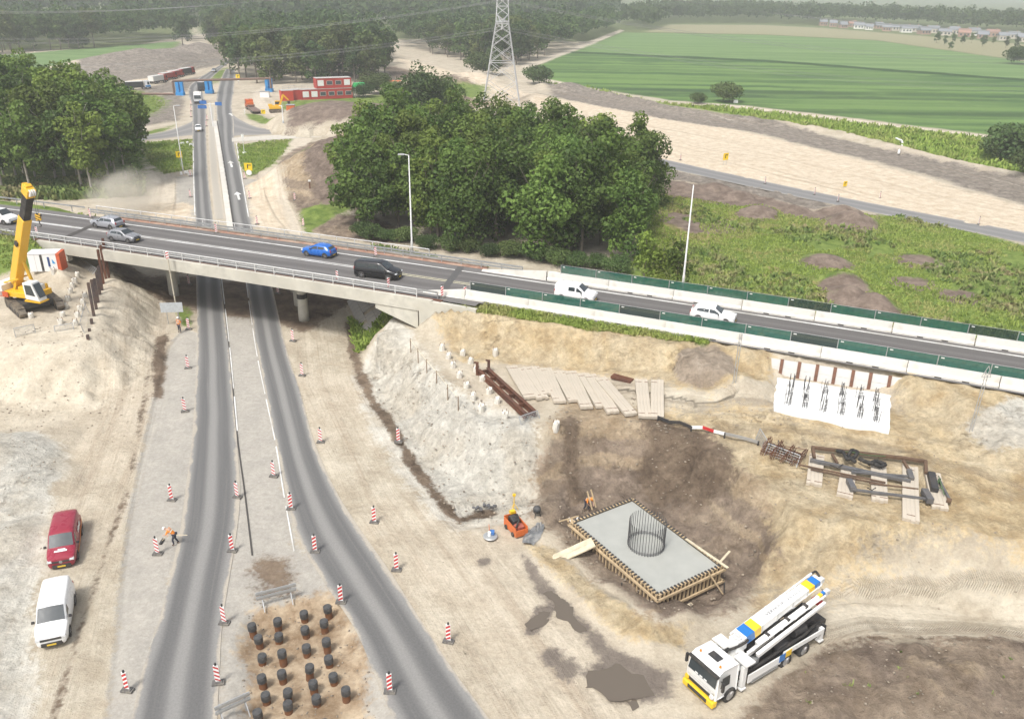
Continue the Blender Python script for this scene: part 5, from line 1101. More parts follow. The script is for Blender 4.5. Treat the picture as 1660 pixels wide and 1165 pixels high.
b = MB(); b.add([(1.2, .972, .5), (-.2, .978, .62), (-2.2, .974, 1.15), (-2.2, .974, .92), (-.2, .978, .45), (1.2, .972, .38)], [(0, 1, 4, 5), (1, 2, 3, 4)]); b.build('orange_swoosh', mat('orange_paint', (0.72, 0.22, 0.02), .4), redvan)
b = MB(); b.lathe([(.11, 0), (.11, .02)], 14, Matrix.Translation((2.49, 0, .72)) @ Matrix.Rotation(R(90), 4, 'Y')); b.build('badge', m_rim, redvan)
SUV = [(2.25, .62, .34, .66, .55, .72), (2.17, .82, .26, .82, .72, .90), (1.6, .90, .22, .92, .80, 1.00), (.98, .93, .22, .98, .80, 1.07), (.92, .93, .22, .98, .80, 1.10), (.2, .93, .22, 1.02, .70, 1.58), (-.3, .93, .22, 1.03, .70, 1.63), (-1.35, .93, .22, 1.06, .67, 1.58), (-1.75, .92, .24, 1.06, .66, 1.47), (-2.1, .89, .28, 1.0, .72, 1.08), (-2.22, .80, .34, .92, .62, .98)]
o = car_proto('suv', 'silver off-road car on the far lane of the overpass, driving left', 'car', SUV, silver_p, [(.62, -.28, .12, .85), (-.36, -1.55, .14, .82)], [('windscreen', .90, .24, .74, .62), ('rear_window', -1.78, -2.05, .58, .62)], (1.38, -1.34), .35, .3)
seat(o, (154.5, 369), (181, 373), DZ + .012, 'L', .86)
SMALL = [(2.06, .60, .32, .62, .55, .68), (1.98, .78, .25, .78, .68, .86), (1.5, .86, .21, .89, .76, .97), (.98, .88, .21, .95, .77, 1.04), (.92, .88, .21, .95, .77, 1.07), (.2, .88, .21, .98, .67, 1.50), (-.3, .88, .21, 1.0, .67, 1.55), (-1.2, .88, .21, 1.03, .64, 1.50), (-1.6, .87, .23, 1.03, .62, 1.36), (-1.92, .84, .27, .98, .66, 1.04), (-2.04, .74, .33, .9, .58, .92)]
o = car_proto('crossover_car', 'grey crossover car beside the silver one, driving right', 'car', SMALL, grey_p, [(.60, -.24, .12, .85), (-.32, -1.35, .14, .80)], [('windscreen', .90, .24, .72, .60), ('rear_window', -1.64, -1.9, .54, .58)], (1.28, -1.28), .33, .28, True, True, .9)
seat(o, (208, 394.5), (182, 391), DZ + .012, 'R', .8)
o = car_proto('hatchback', 'bright blue small car on the far lane of the overpass', 'car', SMALL, blue_p, [(.60, -.24, .12, .85), (-.32, -1.2, .14, .80)], [('windscreen', .90, .24, .72, .60), ('rear_window', -1.64, -1.9, .54, .58)], (1.28, -1.28), .33, .2)
seat(o, (497.7, 415), (526.8, 419), DZ + .012, 'L', .8)
MPV = [(2.62, .66, .34, .66, .60, .74), (2.54, .86, .25, .88, .76, .96), (2.1, .93, .21, 1.02, .84, 1.12), (1.58, .95, .21, 1.12, .84, 1.24), (1.5, .95, .21, 1.13, .84, 1.28), (.72, .95, .21, 1.18, .78, 1.86), (.2, .95, .21, 1.19, .78, 1.94), (-2.2, .95, .21, 1.19, .78, 1.94), (-2.56, .94, .24, 1.17, .76, 1.86), (-2.64, .9, .3, 1.12, .72, 1.76)]
o = car_proto('passenger_van', 'black passenger van driving right near the middle of the overpass', 'van', MPV, black_p, [(1.22, .42, .10, .80), (.32, -.9, .10, .80), (-1.0, -2.35, .10, .80)], [('windscreen', 1.48, .76, .77, .68)], (1.62, -1.72), .35, .18, True, True, 1.0)
seat(o, (630, 455), (587.5, 450), DZ + .012, 'R', .88)
COMPACT = [(2.2, .62, .34, .66, .56, .74), (2.12, .82, .26, .86, .74, .95), (1.7, .89, .21, .98, .8, 1.07), (1.2, .91, .21, 1.06, .8, 1.18), (1.13, .91, .21, 1.07, .8, 1.21), (.42, .91, .21, 1.1, .72, 1.76), (0, .91, .21, 1.1, .72, 1.82), (-1.7, .91, .21, 1.1, .72, 1.82), (-2.08, .9, .24, 1.1, .7, 1.76), (-2.18, .86, .3, 1.05, .66, 1.66)]
o = car_proto('panel_van', 'white compact van half behind the near screen fence, left of the white car', 'van', COMPACT, white_p, [(.9, .25, .12, .8), (.1, -.62, .12, .8)], [('windscreen', 1.11, .46, .73, .62)], (1.36, -1.36), .32, .24)
seat(o, (948, 492), (911, 486.5), DZ + .012, 'R', .82)
o = car_proto('white_car', 'white car half hidden behind the near screen fence on the ramp', 'car', SUV, white_p, [(.62, -.28, .12, .85), (-.36, -1.55, .14, .82)], [('windscreen', .90, .24, .74, .62), ('rear_window', -1.78, -2.05, .58, .62)], (1.38, -1.34), .34, .24)
seat(o, (1172, 527), (1133, 521), DZ + .012, 'R', .86)
o = car_proto('delivery_van', 'white van entering at the left edge on the overpass road', 'van', VAN, white_p, [(1.15, .42, .12, .80)], [('windscreen', 1.375, .64, .80, .73)], (1.50, -1.55), .34, .26)
seat(o, (9, 365), (-23, 361), DZ + .012, 'R', .9)
o = car_proto('white_car', 'white car coming down the lower road below the crossing', 'car', SMALL, white_p, [(.60, -.24, .12, .85), (-.32, -1.2, .14, .80)], [('windscreen', .90, .24, .72, .60), ('rear_window', -1.64, -1.9, .54, .58)], (1.28, -1.28), .33, .24)
def along(o, a, b, z=0.012):
    p = P(*a, z); q = P(*b, z); d = q - p; o.location = p; o.rotation_euler.z = math.atan2(d.y, d.x); o.scale = (KS,) * 3; return o
along(o, (322, 212), (322.5, 260))
o = car_proto('white_car', 'white car with a green door stripe on the crossing road', 'car', SMALL, white_p, [(.60, -.24, .12, .85), (-.32, -1.2, .14, .80)], [('windscreen', .90, .24, .72, .60), ('rear_window', -1.64, -1.9, .54, .58)], (1.28, -1.28), .33, .24)
seat(o, (517, 213), (538, 213), 0.012, 'L', .8)
b = MB(); b.box((-.35, .885, .55), (1.4, .02, .32)); b.box((-.35, -.885, .55), (1.4, .02, .32)); b.build('green_stripe', mat('fresh_green_paint', (0.12, 0.42, 0.05), .4), o)
o = car_proto('silver_car', 'small pale car on the far road before the blue portal towers', 'car', SMALL, silver_p, [(.60, -.24, .12, .85), (-.32, -1.2, .14, .80)], [('windscreen', .90, .24, .72, .60), ('rear_window', -1.64, -1.9, .54, .58)], (1.28, -1.28), .33, .2)
along(o, (347, 117), (338, 124))
# ---- lorries
m_chassis = mat('chassis_black', (0.03, 0.03, 0.03), .7, dirt=(0.2, 0.17, 0.13), dirt_amt=.4)
def cab(o, pm, x0, L=2.0, W=2.46, z0=.85, H=2.1, low=None):
    "flat-fronted lorry cab; x0 is the front"
    prof = [(x0 - L, z0 - .1), (x0 - L, z0 + H), (x0 - .55, z0 + H + .06), (x0 - .22, z0 + H - .12), (x0 - .03, z0 + .72), (x0, z0 + .2), (x0, z0 - .1)]
    m = MB(); n = len(prof); vs_ = []
    for s, f in ((-1, .93), (-1, 1.0), (1, 1.0), (1, .93)):
        for (x, z) in prof:
            fx = x if abs(f - 1) > .01 else min(x, x0 - .16); ww = W / 2 * (1 if f == 1.0 else .90)
            if z > z0 + H - .3: ww -= .07
            vs_.append((fx, s * ww, z))
    fs = []
    for i in range(3):
        for k in range(n): fs.append((i * n + k, (i + 1) * n + k, (i + 1) * n + (k + 1) % n, i * n + (k + 1) % n))
    fs += [tuple(range(n)), tuple(range(3 * n, 4 * n))[::-1]]
    m.add(vs_, fs); c = m.build('cab', pm, o, False, .05)
    m = MB(); za, zb = z0 + .80, z0 + H - .22; xa = x0 - .045 + .012; xb = x0 - .20 + .012
    m.add([(xa, -W * .435, za), (xa, W * .435, za), (xb, W * .42, zb), (xb, -W * .42, zb)], [(0, 1, 2, 3)]); m.build('windscreen', m_glass, c)
    for s in (1, -1):
        m = MB(); m.add([(x0 - .28, s * (W / 2 + .006), z0 + .82), (x0 - 1.05, s * (W / 2 + .006), z0 + .82), (x0 - 1.05, s * (W / 2 - .03), z0 + H - .32), (x0 - .42, s * (W / 2 - .03), z0 + H - .32)], [(0, 1, 2, 3)]); m.build('side_window', m_glass, c)
    return c
def lorry(label, cab_m, body_m, kind, name='tipper_truck', group=None, cover=None):
    o = thing(name, label, 'truck', (0, 0, 0), 0, group)
    m = MB(); m.box((-.6, 0, .75), (8.6, .9, .3)); m.build('chassis', m_chassis, o)
    cab(o, cab_m, 4.1); m = MB(); m.box((4.02, 0, .55), (.3, 2.44, .5)); m.build('bumper', m_trim if kind != 'car' else cab_m, o)
    m = MB(); B = [(-4.7, -1.22), (1.7, -1.22), (1.7, 1.22), (-4.7, 1.22)]
    m.box((-1.5, 0, 1.08), (6.4, 2.44, .16)); m.box((-1.5, -1.18, 1.95), (6.4, .1, 1.7)); m.box((-1.5, 1.18, 1.95), (6.4, .1, 1.7)); m.box((1.66, 0, 2.05), (.1, 2.3, 1.9)); m.box((-4.66, 0, 1.95), (.1, 2.3, 1.7))
    for x in np.arange(-4.3, 1.6, .8): m.box((x, -1.245, 1.95), (.1, .05, 1.6)); m.box((x, 1.245, 1.95), (.1, .05, 1.6))
    m.build('tipper_body', body_m, o)
    m = MB(); m.box((-1.5, 0, 2.84), (6.45, 2.36, .08)); m.box((-1.5, 0, 2.93), (6.45, 1.4, .10)); m.build('sheet_cover', cover or mat('light_tarpaulin', (0.62, 0.61, 0.58), .8), o)
    for x in (3.0, 1.6, -2.2, -3.5):
        for s in (1, -1): add_wheel(o, x, s * 1.06, .5, .32)
    for s in (1, -1): m = MB(); m.box((4.13, s * .95, .72), (.06, .3, .2)); m.build('headlight', m_lamp, o)
    return o
m_cabred = paint('lorry_red', (0.42, 0.04, 0.03)); m_cabwhite = paint('lorry_white', (0.74, 0.75, 0.76)); m_bodyblack = paint('lorry_dark_body', (0.03, 0.032, 0.036), .5); m_bodyred = paint('lorry_red_body', (0.36, 0.05, 0.045), .5); m_bodywhite = paint('lorry_white_body', (0.66, 0.66, 0.63), .5)
along(lorry('dark tipper truck with a white and blue cab parked on the grass edge', m_cabwhite, m_bodyblack, 't', group='tipper trucks parked by the sand strip'), (225, 145), (246, 144), 0.0)
o = [x for x in bpy.data.objects if x.name.startswith('tipper_truck') and x.parent is None][-1]
m = MB(); m.box((4.14, 0, 1.05), (.04, 2.3, .5)); m.box((3.2, 1.24, 1.15), (1.8, .03, .5)); m.box((3.2, -1.24, 1.15), (1.8, .03, .5)); m.build('blue_cab_panel', mat('sky_blue_paint', (0.03, 0.22, 0.5), .4), o)
for a, bm, lab in (((258, 134.5), m_bodywhite, 'red-cabbed tipper truck with white body, first of the parked row'), ((274, 129.5), m_bodyred, 'red tipper truck second in the parked row'), ((286, 126), m_bodyred, 'red tipper truck third in the parked row'), ((304, 121.5), m_bodyblack, 'red-cabbed tipper truck with dark body at the far end of the row')):
    along(lorry(lab, m_cabred, bm, 't', group='tipper trucks parked by the sand strip'), a, (a[0] + 20, a[1] - 3.2), 0.0)
along(lorry('white lorry with dark red bumper coming down the road under the portal', m_cabwhite, m_bodywhite, 't', 'lorry'), (321.5, 166), (320.5, 210), 0.012)
along(lorry('dark lorry following the white one under the portal', m_bodyblack, m_bodyblack, 't', 'lorry'), (327, 146), (325.5, 170), 0.012)
# ---- concrete pump truck
pt = thing('concrete_pump_truck', 'white concrete pump truck with folded boom, yellow and blue bands, beside the fresh foundation', 'truck')
m_pw = paint('pump_white', (0.80, 0.80, 0.78), .35); m_py = paint('pump_yellow', (0.78, 0.50, 0.02), .4, False); m_pb = paint('pump_blue', (0.015, 0.16, 0.47), .4, False)
a = P(1131, 1131, 0); q = P(1322, 1018, 0); d = q - a; d.z = 0; d.normalize()
pt.location = a - d * 0.0; pt.rotation_euler.z = math.atan2(-d.y, -d.x)     # local +X is forward, origin under the front bumper
m = MB(); m.box((-5.0, 0, .82), (9.2, .86, .32)); m.build('chassis', m_chassis, pt)
c = cab(pt, m_pw, -.02, 1.85, 2.48, .80, 1.85)
m = MB(); m.box((-.06, 0, .48), (.42, 2.46, .46)); m.build('front_bumper', m_py, pt, False, .08)
m = MB(); m.box((.005, 0, .98), (.06, 1.75, .22)); m.box((.16, 0, .52), (.03, 1.5, .26)); m.build('grille', m_trim, pt)
m = MB(); m.box((.012, 0, 1.27), (.05, 2.0, .06)); m.box((.012, 0, 1.14), (.05, 2.0, .05)); m.build('chrome_strip', m_lightsteel, pt)
for s in (1, -1):
    m = MB(); m.lathe([(.17, 0), (.15, .08)], 16, Matrix.Translation((.0, s * .98, .98)) @ Matrix.Rotation(R(90), 4, 'Y')); m.build('headlight', m_py if s < 0 else m_lamp, pt)
    m = MB(); m.box((-.28, s * 1.45, 1.9), (.16, .12, .62)); m.beam((-.3, s * 1.22, 2.2), (-.28, s * 1.45, 2.2), .05, .05); m.build('mirror', m_trim, pt)
    m = MB(); m.lathe([(.075, 0), (.075, .06), (.05, .14), (.01, .16)], 12, Matrix.Translation((-.62, s * .78, 2.70))); m.build('beacon_light', mat('amber_lens', (0.75, 0.2, 0.02), .2), pt)
m = MB(); m.box((-.14, 0, 2.46), (.16, 2.3, .14)); m.build('sun_visor', m_trim, pt)
m = MB(); m.box((-1.05, 0, 2.715), (.5, .78, .03)); m.build('roof_hatch', m_darkmetal, pt)
m = MB()
for k in range(3): m.box((-.062, -.4 + k * .35, 1.66), (.03, .22, .08))
m.build('papers', m_sign, pt)
for x, y in ((-1.35, 1.05), (-5.75, .98), (-7.12, .98)):
    for s in (1, -1):
        add_wheel(pt, x, s * y, .52, .34 if x > -2 else .5)
# deck, side panels, tanks
m = MB(); m.box((-5.4, 0, 1.12), (6.3, 2.0, .12)); m.build('deck', m_darkmetal, pt)
for s in (1, -1):
    m = MB(); m.box((-4.1, s * 1.2, .98), (2.35, .07, .62)); m.box((-6.9, s * 1.2, 1.32), (3.0, .07, .34)); m.build('side_panel', m_pw, pt)
    m = MB(); m.box((-5.33, s * 1.245, 1.12), (.42, .035, .52)); m.build('blue_band', m_pb, pt)
    m = MB(); m.box((-5.78, s * 1.245, 1.22), (.42, .035, .44)); m.build('yellow_band', m_py, pt)
    m = MB(); m.beam((-3.2, s * 1.22, .55), (-5.1, s * 1.22, .55), .06, .06); m.beam((-3.2, s * 1.22, .75), (-5.1, s * 1.22, .75), .06, .06); m.build('side_guard', m_galv, pt)
    m = MB(); m.box((-2.62, s * 1.1, 1.35), (.24, .26, 1.5)); m.box((-2.62, s * 1.12, .45), (.34, .34, .1)); m.beam((-2.62, s * .5, .85), (-2.62, s * 1.2, .85), .2, .2); m.build('outrigger', m_pw, pt)
    m = MB(); m.box((-8.5, s * 1.05, .95), (.22, .24, .9)); m.box((-8.5, s * 1.05, .42), (.34, .34, .1)); m.build('outrigger', m_pw, pt)
    m = MB(); m.path([(-3.1, s * .98, 1.3), (-5.0, s * 1.0, 1.5), (-7.0, s * 1.0, 1.62), (-8.3, s * .7, 1.5)], .10, 8); m.build('delivery_hose', m_rubber, pt)
m = MB(); m.box((-2.5, -.9, .75), (.5, .4, .5)); m.build('tool_box', mat('box_red', (0.4, 0.05, 0.04), .5), pt)
# turret
m = MB(); m.lathe([(.62, 1.15), (.55, 1.5), (.40, 2.1), (.36, 2.7)], 16, Matrix.Translation((-3.0, 0, 0))); m.box((-3.0, 0, 2.85), (.72, .7, .85)); m.build('turret', m_pw, pt, False, .04)
m = MB(); m.lathe([(.3, 0), (.3, .08), (.14, .09), (.14, .16)], 14, Matrix.Translation((-2.95, 0, 3.28))); m.build('turret_cap', m_lightsteel, pt)
for s in (1, -1): m = MB(); m.box((-2.78, s * .88, 2.35), (.62, 1.0, .10)); m.build('turret_wing', m_pw, pt)
m = MB()
arc = [(-3.0 + .55 * math.cos(t), -.1 + .62 * math.sin(t), 2.5 + .75 * math.sin(t * .9)) for t in np.linspace(-2.4, 2.0, 12)]
m.path(arc, .085, 8); m.build('hose_loop', m_rubber, pt)
# folded boom: wide main section, two slimmer ones beside it, and the delivery pipe, all tilted up to the rear
def boom(p, q, w0, w1, h0, h1, nm, mt, bands=()):
    M = frame(p, q); L = (Vector(q) - Vector(p)).length; m = MB()
    V = []
    for x, w, h in ((0, w0, h0), (L, w1, h1)): V += [M @ Vector((x, y, z)) for y, z in ((-w / 2, -h / 2), (w / 2, -h / 2), (w / 2, h / 2), (-w / 2, h / 2))]
    m.add(V, [(0, 1, 2, 3)[::-1], (4, 5, 6, 7), (0, 1, 5, 4), (1, 2, 6, 5), (2, 3, 7, 6), (3, 0, 4, 7)]); ob = m.build(nm, mt, pt, False, .02)
    for xa, xb, bm, bn in bands:
        fa, fb = xa / L, xb / L; w = w0 + (w1 - w0) * (fa + fb) / 2; h = h0 + (h1 - h0) * (fa + fb) / 2; k = MB(); k.box(((xa + xb) / 2, 0, 0), (xb - xa, w + .012, h + .012), M); k.build(bn, bm, ob)
    return ob, M, L
main, MM, ML = boom((-3.1, -.05, 3.05), (-8.75, -.05, 4.35), .86, .62, .62, .44, 'main_boom', m_pw, [(.18, .72, m_pb, 'blue_band'), (.72, 1.2, m_py, 'yellow_band'), (4.75, 5.2, m_py, 'yellow_band'), (5.2, 5.62, m_pb, 'blue_band')])
boom((-3.9, .52, 2.55), (-8.8, .55, 3.75), .26, .20, .34, .26, 'boom_section', m_pw, [(4.5, 4.75, m_py, 'yellow_band'), (4.75, 4.95, m_pb, 'blue_band')])
boom((-3.6, .95, 2.2), (-8.5, .9, 3.3), .22, .18, .30, .22, 'boom_section', m_pw)
boom((-3.4, .48, 2.05), (-7.6, .30, 2.8), .22, .2, .28, .22, 'boom_section', m_pw)
for y, z0, z1 in ((-.62, 3.0, 4.5), (.28, 2.95, 4.15), (.74, 2.5, 3.6)):
    m = MB(); m.tube((-3.0, y, z0), (-8.7, y * .9, z1), .065, 8)
    for x in np.linspace(-3.4, -8.4, 6): t = (x + 3.0) / -5.7; m.tube((x, y * (1 - .1 * t), z0 + (z1 - z0) * t), (x - .1, y * (1 - .1 * t), z0 + (z1 - z0) * t), .09, 8)
    m.build('delivery_pipe', m_pw, pt)
m = MB(); m.path([(-8.7, -.56, 4.5), (-8.95, -.5, 4.58), (-9.0, -.3, 4.4), (-8.95, -.1, 4.3)], .07, 8); m.build('pipe_bend', m_rubber, pt)
for k, (x, z) in enumerate(((-8.75, 4.3), (-8.8, 3.7))): m = MB(); m.box((x - .12, .05 + .5 * k, z), (.26, .3, .34)); m.build('boom_joint', m_lightsteel, pt, False, .03)
m = MB(); m.tube((-4.0, .0, 2.6), (-6.0, -.05, 3.5), .10, 8); m.tube((-5.2, .5, 2.4), (-6.6, .55, 2.7), .07, 8); m.build('hydraulic_ram', m_darkmetal, pt)
m = MB(); m.box((-8.62, .3, 2.9), (.3, .7, .28)); m.build('tail_marker', m_red, pt)
for k in range(4): m = MB(); m.path([(-3.2 - k * .1, -.35 + k * .2, 2.5), (-4.2 - k * .5, -.25 + k * .18, 2.75 + .1 * k), (-5.6 - k * .4, -.2 + k * .2, 2.95 + .1 * k)], .03, 5); m.build('boom_hose', m_rubber, pt)
for x in (-4.3, -5.4, -6.5, -7.6): t_ = (x + 3.1) / -5.65; m = MB(); m.box((x, -.05, 3.05 + 1.3 * t_), (.09, .92 - .24 * t_, .60 - .18 * t_)); m.build('boom_plate', m_lightsteel, pt)
for x in (-4.6, -6.0, -7.3): t_ = (x + 3.9) / -4.9; m = MB(); m.box((x, .52, 2.55 + 1.2 * t_), (.16, .34, .42)); m.build('boom_bracket', m_darkmetal, pt)
for x, y, z, d in ((-3.7, .6, 1.45, (.5, .5, .55)), (-5.6, .75, 1.4, (.9, .35, .45)), (-5.0, -.85, 1.42, (.6, .35, .5)), (-6.6, -.8, 1.4, (.8, .3, .35))): m = MB(); m.box((x, y, z), d); m.build('valve_box', m_galv if d[0] < .7 else m_darkmetal, pt, False, .03)
# pump gear at the tail
m = MB(); m.box((-4.4, .1, 1.6), (1.3, 1.2, .75)); m.box((-3.9, -.55, 1.5), (.6, .5, .5)); m.tube((-4.9, -.4, 1.5), (-7.4, -.4, 1.62), .14, 10); m.tube((-4.9, .0, 1.5), (-7.4, .0, 1.62), .14, 10); m.build('pump_unit', m_darkmetal, pt, False, .03)
m = MB()
for k in range(6): m.path([(-3.6 - k * .25, -.9 + k * .3, 1.9), (-3.9 - k * .2, -.6 + k * .22, 2.2 - .05 * k), (-4.4 - k * .2, -.7 + k * .25, 1.9)], .035, 5)
m.build('hydraulic_hoses', m_rubber, pt)
m = MB(); m.add([(-7.5, -.65, 1.95), (-8.75, -.85, 1.95), (-8.75, .85, 1.95), (-7.5, .65, 1.95), (-7.7, -.3, 1.15), (-8.4, -.35, 1.15), (-8.4, .35, 1.15), (-7.7, .3, 1.15)], [(0, 1, 5, 4), (1, 2, 6, 5), (2, 3, 7, 6), (3, 0, 4, 7), (4, 5, 6, 7), (7, 6, 2, 3)[::-1], (0, 4, 5, 1)[::-1]]); m.build('hopper', m_darkmetal, pt)
m = MB(); m.tube((-6.6, .55, 1.75), (-7.5, .55, 1.75), .32, 12); m.build('water_tank', m_darkmetal, pt)
m = MB(); m.box((-8.7, 0, .9), (.3, 2.2, .5)); m.box((-8.85, .9, 1.2), (.1, .3, .3)); m.build('rear_frame', m_darkmetal, pt)
for s in (1, -1): m = MB(); m.box((-8.88, s * .9, .85), (.05, .3, .16)); m.build('tail_light', m_tail, pt)
def text_on(s, size, M, mt, parent, name, ext=0.004):
    cu = bpy.data.curves.new(name, 'FONT'); cu.body = s; cu.size = size; cu.extrude = ext; cu.align_x = 'CENTER'; cu.align_y = 'CENTER'; cu.resolution_u = 2
    t_ = bpy.data.objects.new('t', cu); C.objects.link(t_); bpy.context.view_layer.update()
    me = bpy.data.meshes.new_from_object(t_.evaluated_get(bpy.context.evaluated_depsgraph_get())); bpy.data.objects.remove(t_); me.materials.clear(); me.materials.append(mt); me.transform(M)
    return link(name, me, parent)
m_print = mat('grey_print', (0.16, 0.16, 0.17), .6)
Mt = MM @ Matrix.Translation((2.2, 0, .30)) ; text_on('VERHUUR', .30, MM @ Matrix.Translation((2.55, -.02, .292)) @ Matrix.Rotation(R(2), 4, 'Y'), m_print, main, 'boom_lettering')
text_on('KS 32CZ1', .26, MM @ Matrix.Translation((4.0, -.02, .268)) @ Matrix.Rotation(R(2), 4, 'Y'), m_print, main, 'boom_lettering')
for o_ in [k for k in bpy.data.objects if k.type == 'MESH' and (k.parent == pt or (k.parent and k.parent.parent == pt and k.parent.name.split('.')[0] != 'wheel'))]:
    if o_.name.split('.')[0] == 'wheel':
        if o_.location.x < -2.2: o_.location.x = -1.9 + (o_.location.x + 2.2) * 1.24
        continue
    for v_ in o_.data.vertices:
        if v_.co.x < -2.2: v_.co.x = -1.9 + (v_.co.x + 2.2) * 1.24
pt.scale = (KS,) * 3
# ---- crawler crane on the left platform
cz = 3.0
ct = thing('crawler_crane', 'yellow telescopic crawler crane with black inner boom on the left platform', 'crane', P(35, 497, cz)); ct.rotation_euler.z = math.atan2(*(lambda v: (v.y, v.x))(P(58, 503, cz) - P(8, 470, cz)))
m_cy = paint('crane_yellow', (0.74, 0.42, 0.012), .4); m_cw = paint('crane_white', (0.72, 0.72, 0.70), .4)
ct.rotation_euler.z = R(-46); ct.scale = (.92,) * 3; ct.location = P(58, 500, cz)
for s in (1, -1):
    tr = [(-2.55, .55), (-2.3, .12), (-1.9, 0), (1.9, 0), (2.35, .14), (2.6, .55), (2.3, .95), (1.9, 1.06), (-1.9, 1.06), (-2.3, .95)]
    m = MB(); m.prism([(x, z) for x, z in tr], -.32, .32, Matrix.Translation((0, s * 1.75, 0)) @ Matrix.Rotation(R(90), 4, 'X')); k = m.build('track', mat('track_steel', (0.10, 0.085, 0.07), .8, .3, dirt=(0.33, 0.28, 0.21), dirt_amt=.8, scale=3), ct)
    m = MB()
    for x in np.arange(-2.2, 2.3, .22): m.box((x, s * 1.75, 1.075), (.13, .66, .05))
    m.build('track_pads', _mats['track_steel'], k); 
    for x in (-1.9, -.9, 0, .9, 1.9): m = MB(); m.lathe([(.26, -.36), (.26, .36)], 12, Matrix.Translation((x, s * 1.75, .42)) @ Matrix.Rotation(R(90), 4, 'X')); m.build('road_wheel', m_darkmetal, k)
m = MB(); m.box((0, 0, .85), (2.6, 2.9, .5)); m.lathe([(.95, 1.05), (.95, 1.4)], 20); m.build('undercarriage', m_darkmetal, ct)
SR = R(30)
up = bpy.data.objects.new('superstructure', None); 
m = MB(); m.box((-.9, 0, 1.75), (4.6, 2.3, .55)); m.box((-.5, .95, 2.2), (3.2, .3, .6)); m.box((-.2, -.2, 2.2), (1.2, 1.2, .6)); sup = m.build('superstructure', m_cy, ct, False, .05); sup.rotation_euler.z = SR
m = MB(); m.box((-2.9, 0, 2.05), (1.3, 2.7, 1.2)); m.build('counterweight', m_cw, sup, False, .08)
m = MB(); m.box((-2.2, -1.32, 1.75), (1.1, .06, .55)); m.box((-3.56, -.5, 1.9), (.04, .7, .6)); m.build('red_marking', mat('marking_red', (0.5, 0.09, 0.03), .5), sup)
m = MB(); m.box((.1, .55, 2.1), (1.8, .6, .9)); m.build('engine_cover', m_cw, sup)
m = MB(); m.add([(.6, -.45, 1.6), (2.3, -.45, 1.5), (2.3, -1.45, 1.5), (.6, -1.45, 1.6), (.6, -.45, 3.3), (1.7, -.45, 3.35), (1.7, -1.45, 3.35), (.6, -1.45, 3.3)], [(3, 2, 1, 0), (4, 5, 6, 7), (0, 1, 5, 4), (1, 2, 6, 5), (2, 3, 7, 6), (3, 0, 4, 7)]); cb = m.build('cab', m_cw, sup, False, .04)
m = MB(); m.add([(2.27, -.55, 1.85), (2.27, -1.35, 1.85), (1.78, -1.35, 3.2), (1.78, -.55, 3.2)], [(3, 2, 1, 0)]); m.v = [(x + .03, y, z) for x, y, z in m.v]; m.build('windscreen', m_glass, cb)
m = MB(); m.add([(.8, -1.462, 2.1), (1.9, -1.462, 2.0), (1.6, -1.462, 3.1), (.8, -1.462, 3.1)], [(0, 1, 2, 3)]); m.build('side_window', m_glass, cb)
m = MB(); m.box((1.45, -.95, 1.42), (1.9, 1.15, .14)); m.build('cab_floor', m_cy, cb)
# boom: solved so that its tip stands where the survey shows it
bpy.context.view_layer.update()
tip_px, foot = (46, 312), Vector((-1.9, .15, 2.5)); SM = Matrix.Translation(ct.location) @ rotz(ct.rotation_euler.z + SR) @ Matrix.Scale(.92, 4); footw = SM @ foot
# the boom leans over the platform edge: pick the point of that sight line 11.5 m from the boom foot
dr = (P(*tip_px, 0) - Vector((0, 0, CAMH))).normalized(); best = None
for t in np.arange(60, 110, .05):
    q = Vector((0, 0, CAMH)) + dr * t; e = abs((q - footw).length - 11.4)
    if q.z > footw.z + 8 and (best is None or e < best[0]): best = (e, q)
tipw = best[1]; Minv = SM.inverted(); tip = Minv @ tipw
dv = (tip - foot); BL = dv.length; dv.normalize()
def bpt(f, off=(0, 0, 0)): return foot + dv * (BL * f) + Vector(off)
m = MB(); m.beam(foot, bpt(.74), .84, 1.0); m.build('outer_boom', m_cy, sup, False, .06)
m = MB(); m.beam(bpt(.72), bpt(.985), .68, .82); m.build('inner_boom', m_rubber, sup, False, .05)
m = MB(); m.beam(bpt(.975), bpt(1.05), .8, 1.0); M_ = frame(bpt(1.0), bpt(1.06)); m.box((.2, 0, .55), (.6, .5, .5), M_); m.box((.5, 0, .2), (.5, .56, .4), M_); m.build('boom_head', m_cy, sup, False, .05)
m = MB()
for y in (-.2, 0, .2): m.lathe([(.32, y - .06), (.32, y + .06)], 14, M_ @ Matrix.Translation((.35, 0, -.45)) @ Matrix.Rotation(R(90), 4, 'X'))
m.build('sheaves', m_cw, sup)
m = MB(); m.tube(Vector((.45, .15, 1.95)), bpt(.34), .17, 10); m.build('luffing_cylinder', m_cy, sup); m = MB(); m.tube(bpt(.2, (.55, 0, .3)), bpt(.44, (.25, 0, 0)), .1, 10); m.build('cylinder_rod', m_galv, sup)
m = MB()
for f in (.42, .55, .66): m.box((0, 0, 0), (.3, .7, .9), frame(bpt(f), bpt(f + .05)))
m.build('boom_collar', m_cy, sup)
m = MB(); m.box((0, -.45, 0), (.5, .3, .4), frame(bpt(.47), bpt(.5))); m.build('boom_light', m_trim, sup)
m = MB(); m.beam((-1.6, -.5, 2.0), bpt(.18), .16, .2); m.beam((-1.6, .8, 2.0), bpt(.18), .16, .2); m.beam((-2.6, .6, 2.7), (-.6, .6, 3.3), .14, .14); m.beam((-2.6, -.6, 2.7), (-.6, -.6, 3.3), .14, .14); m.build('support_frame', m_cy, sup)
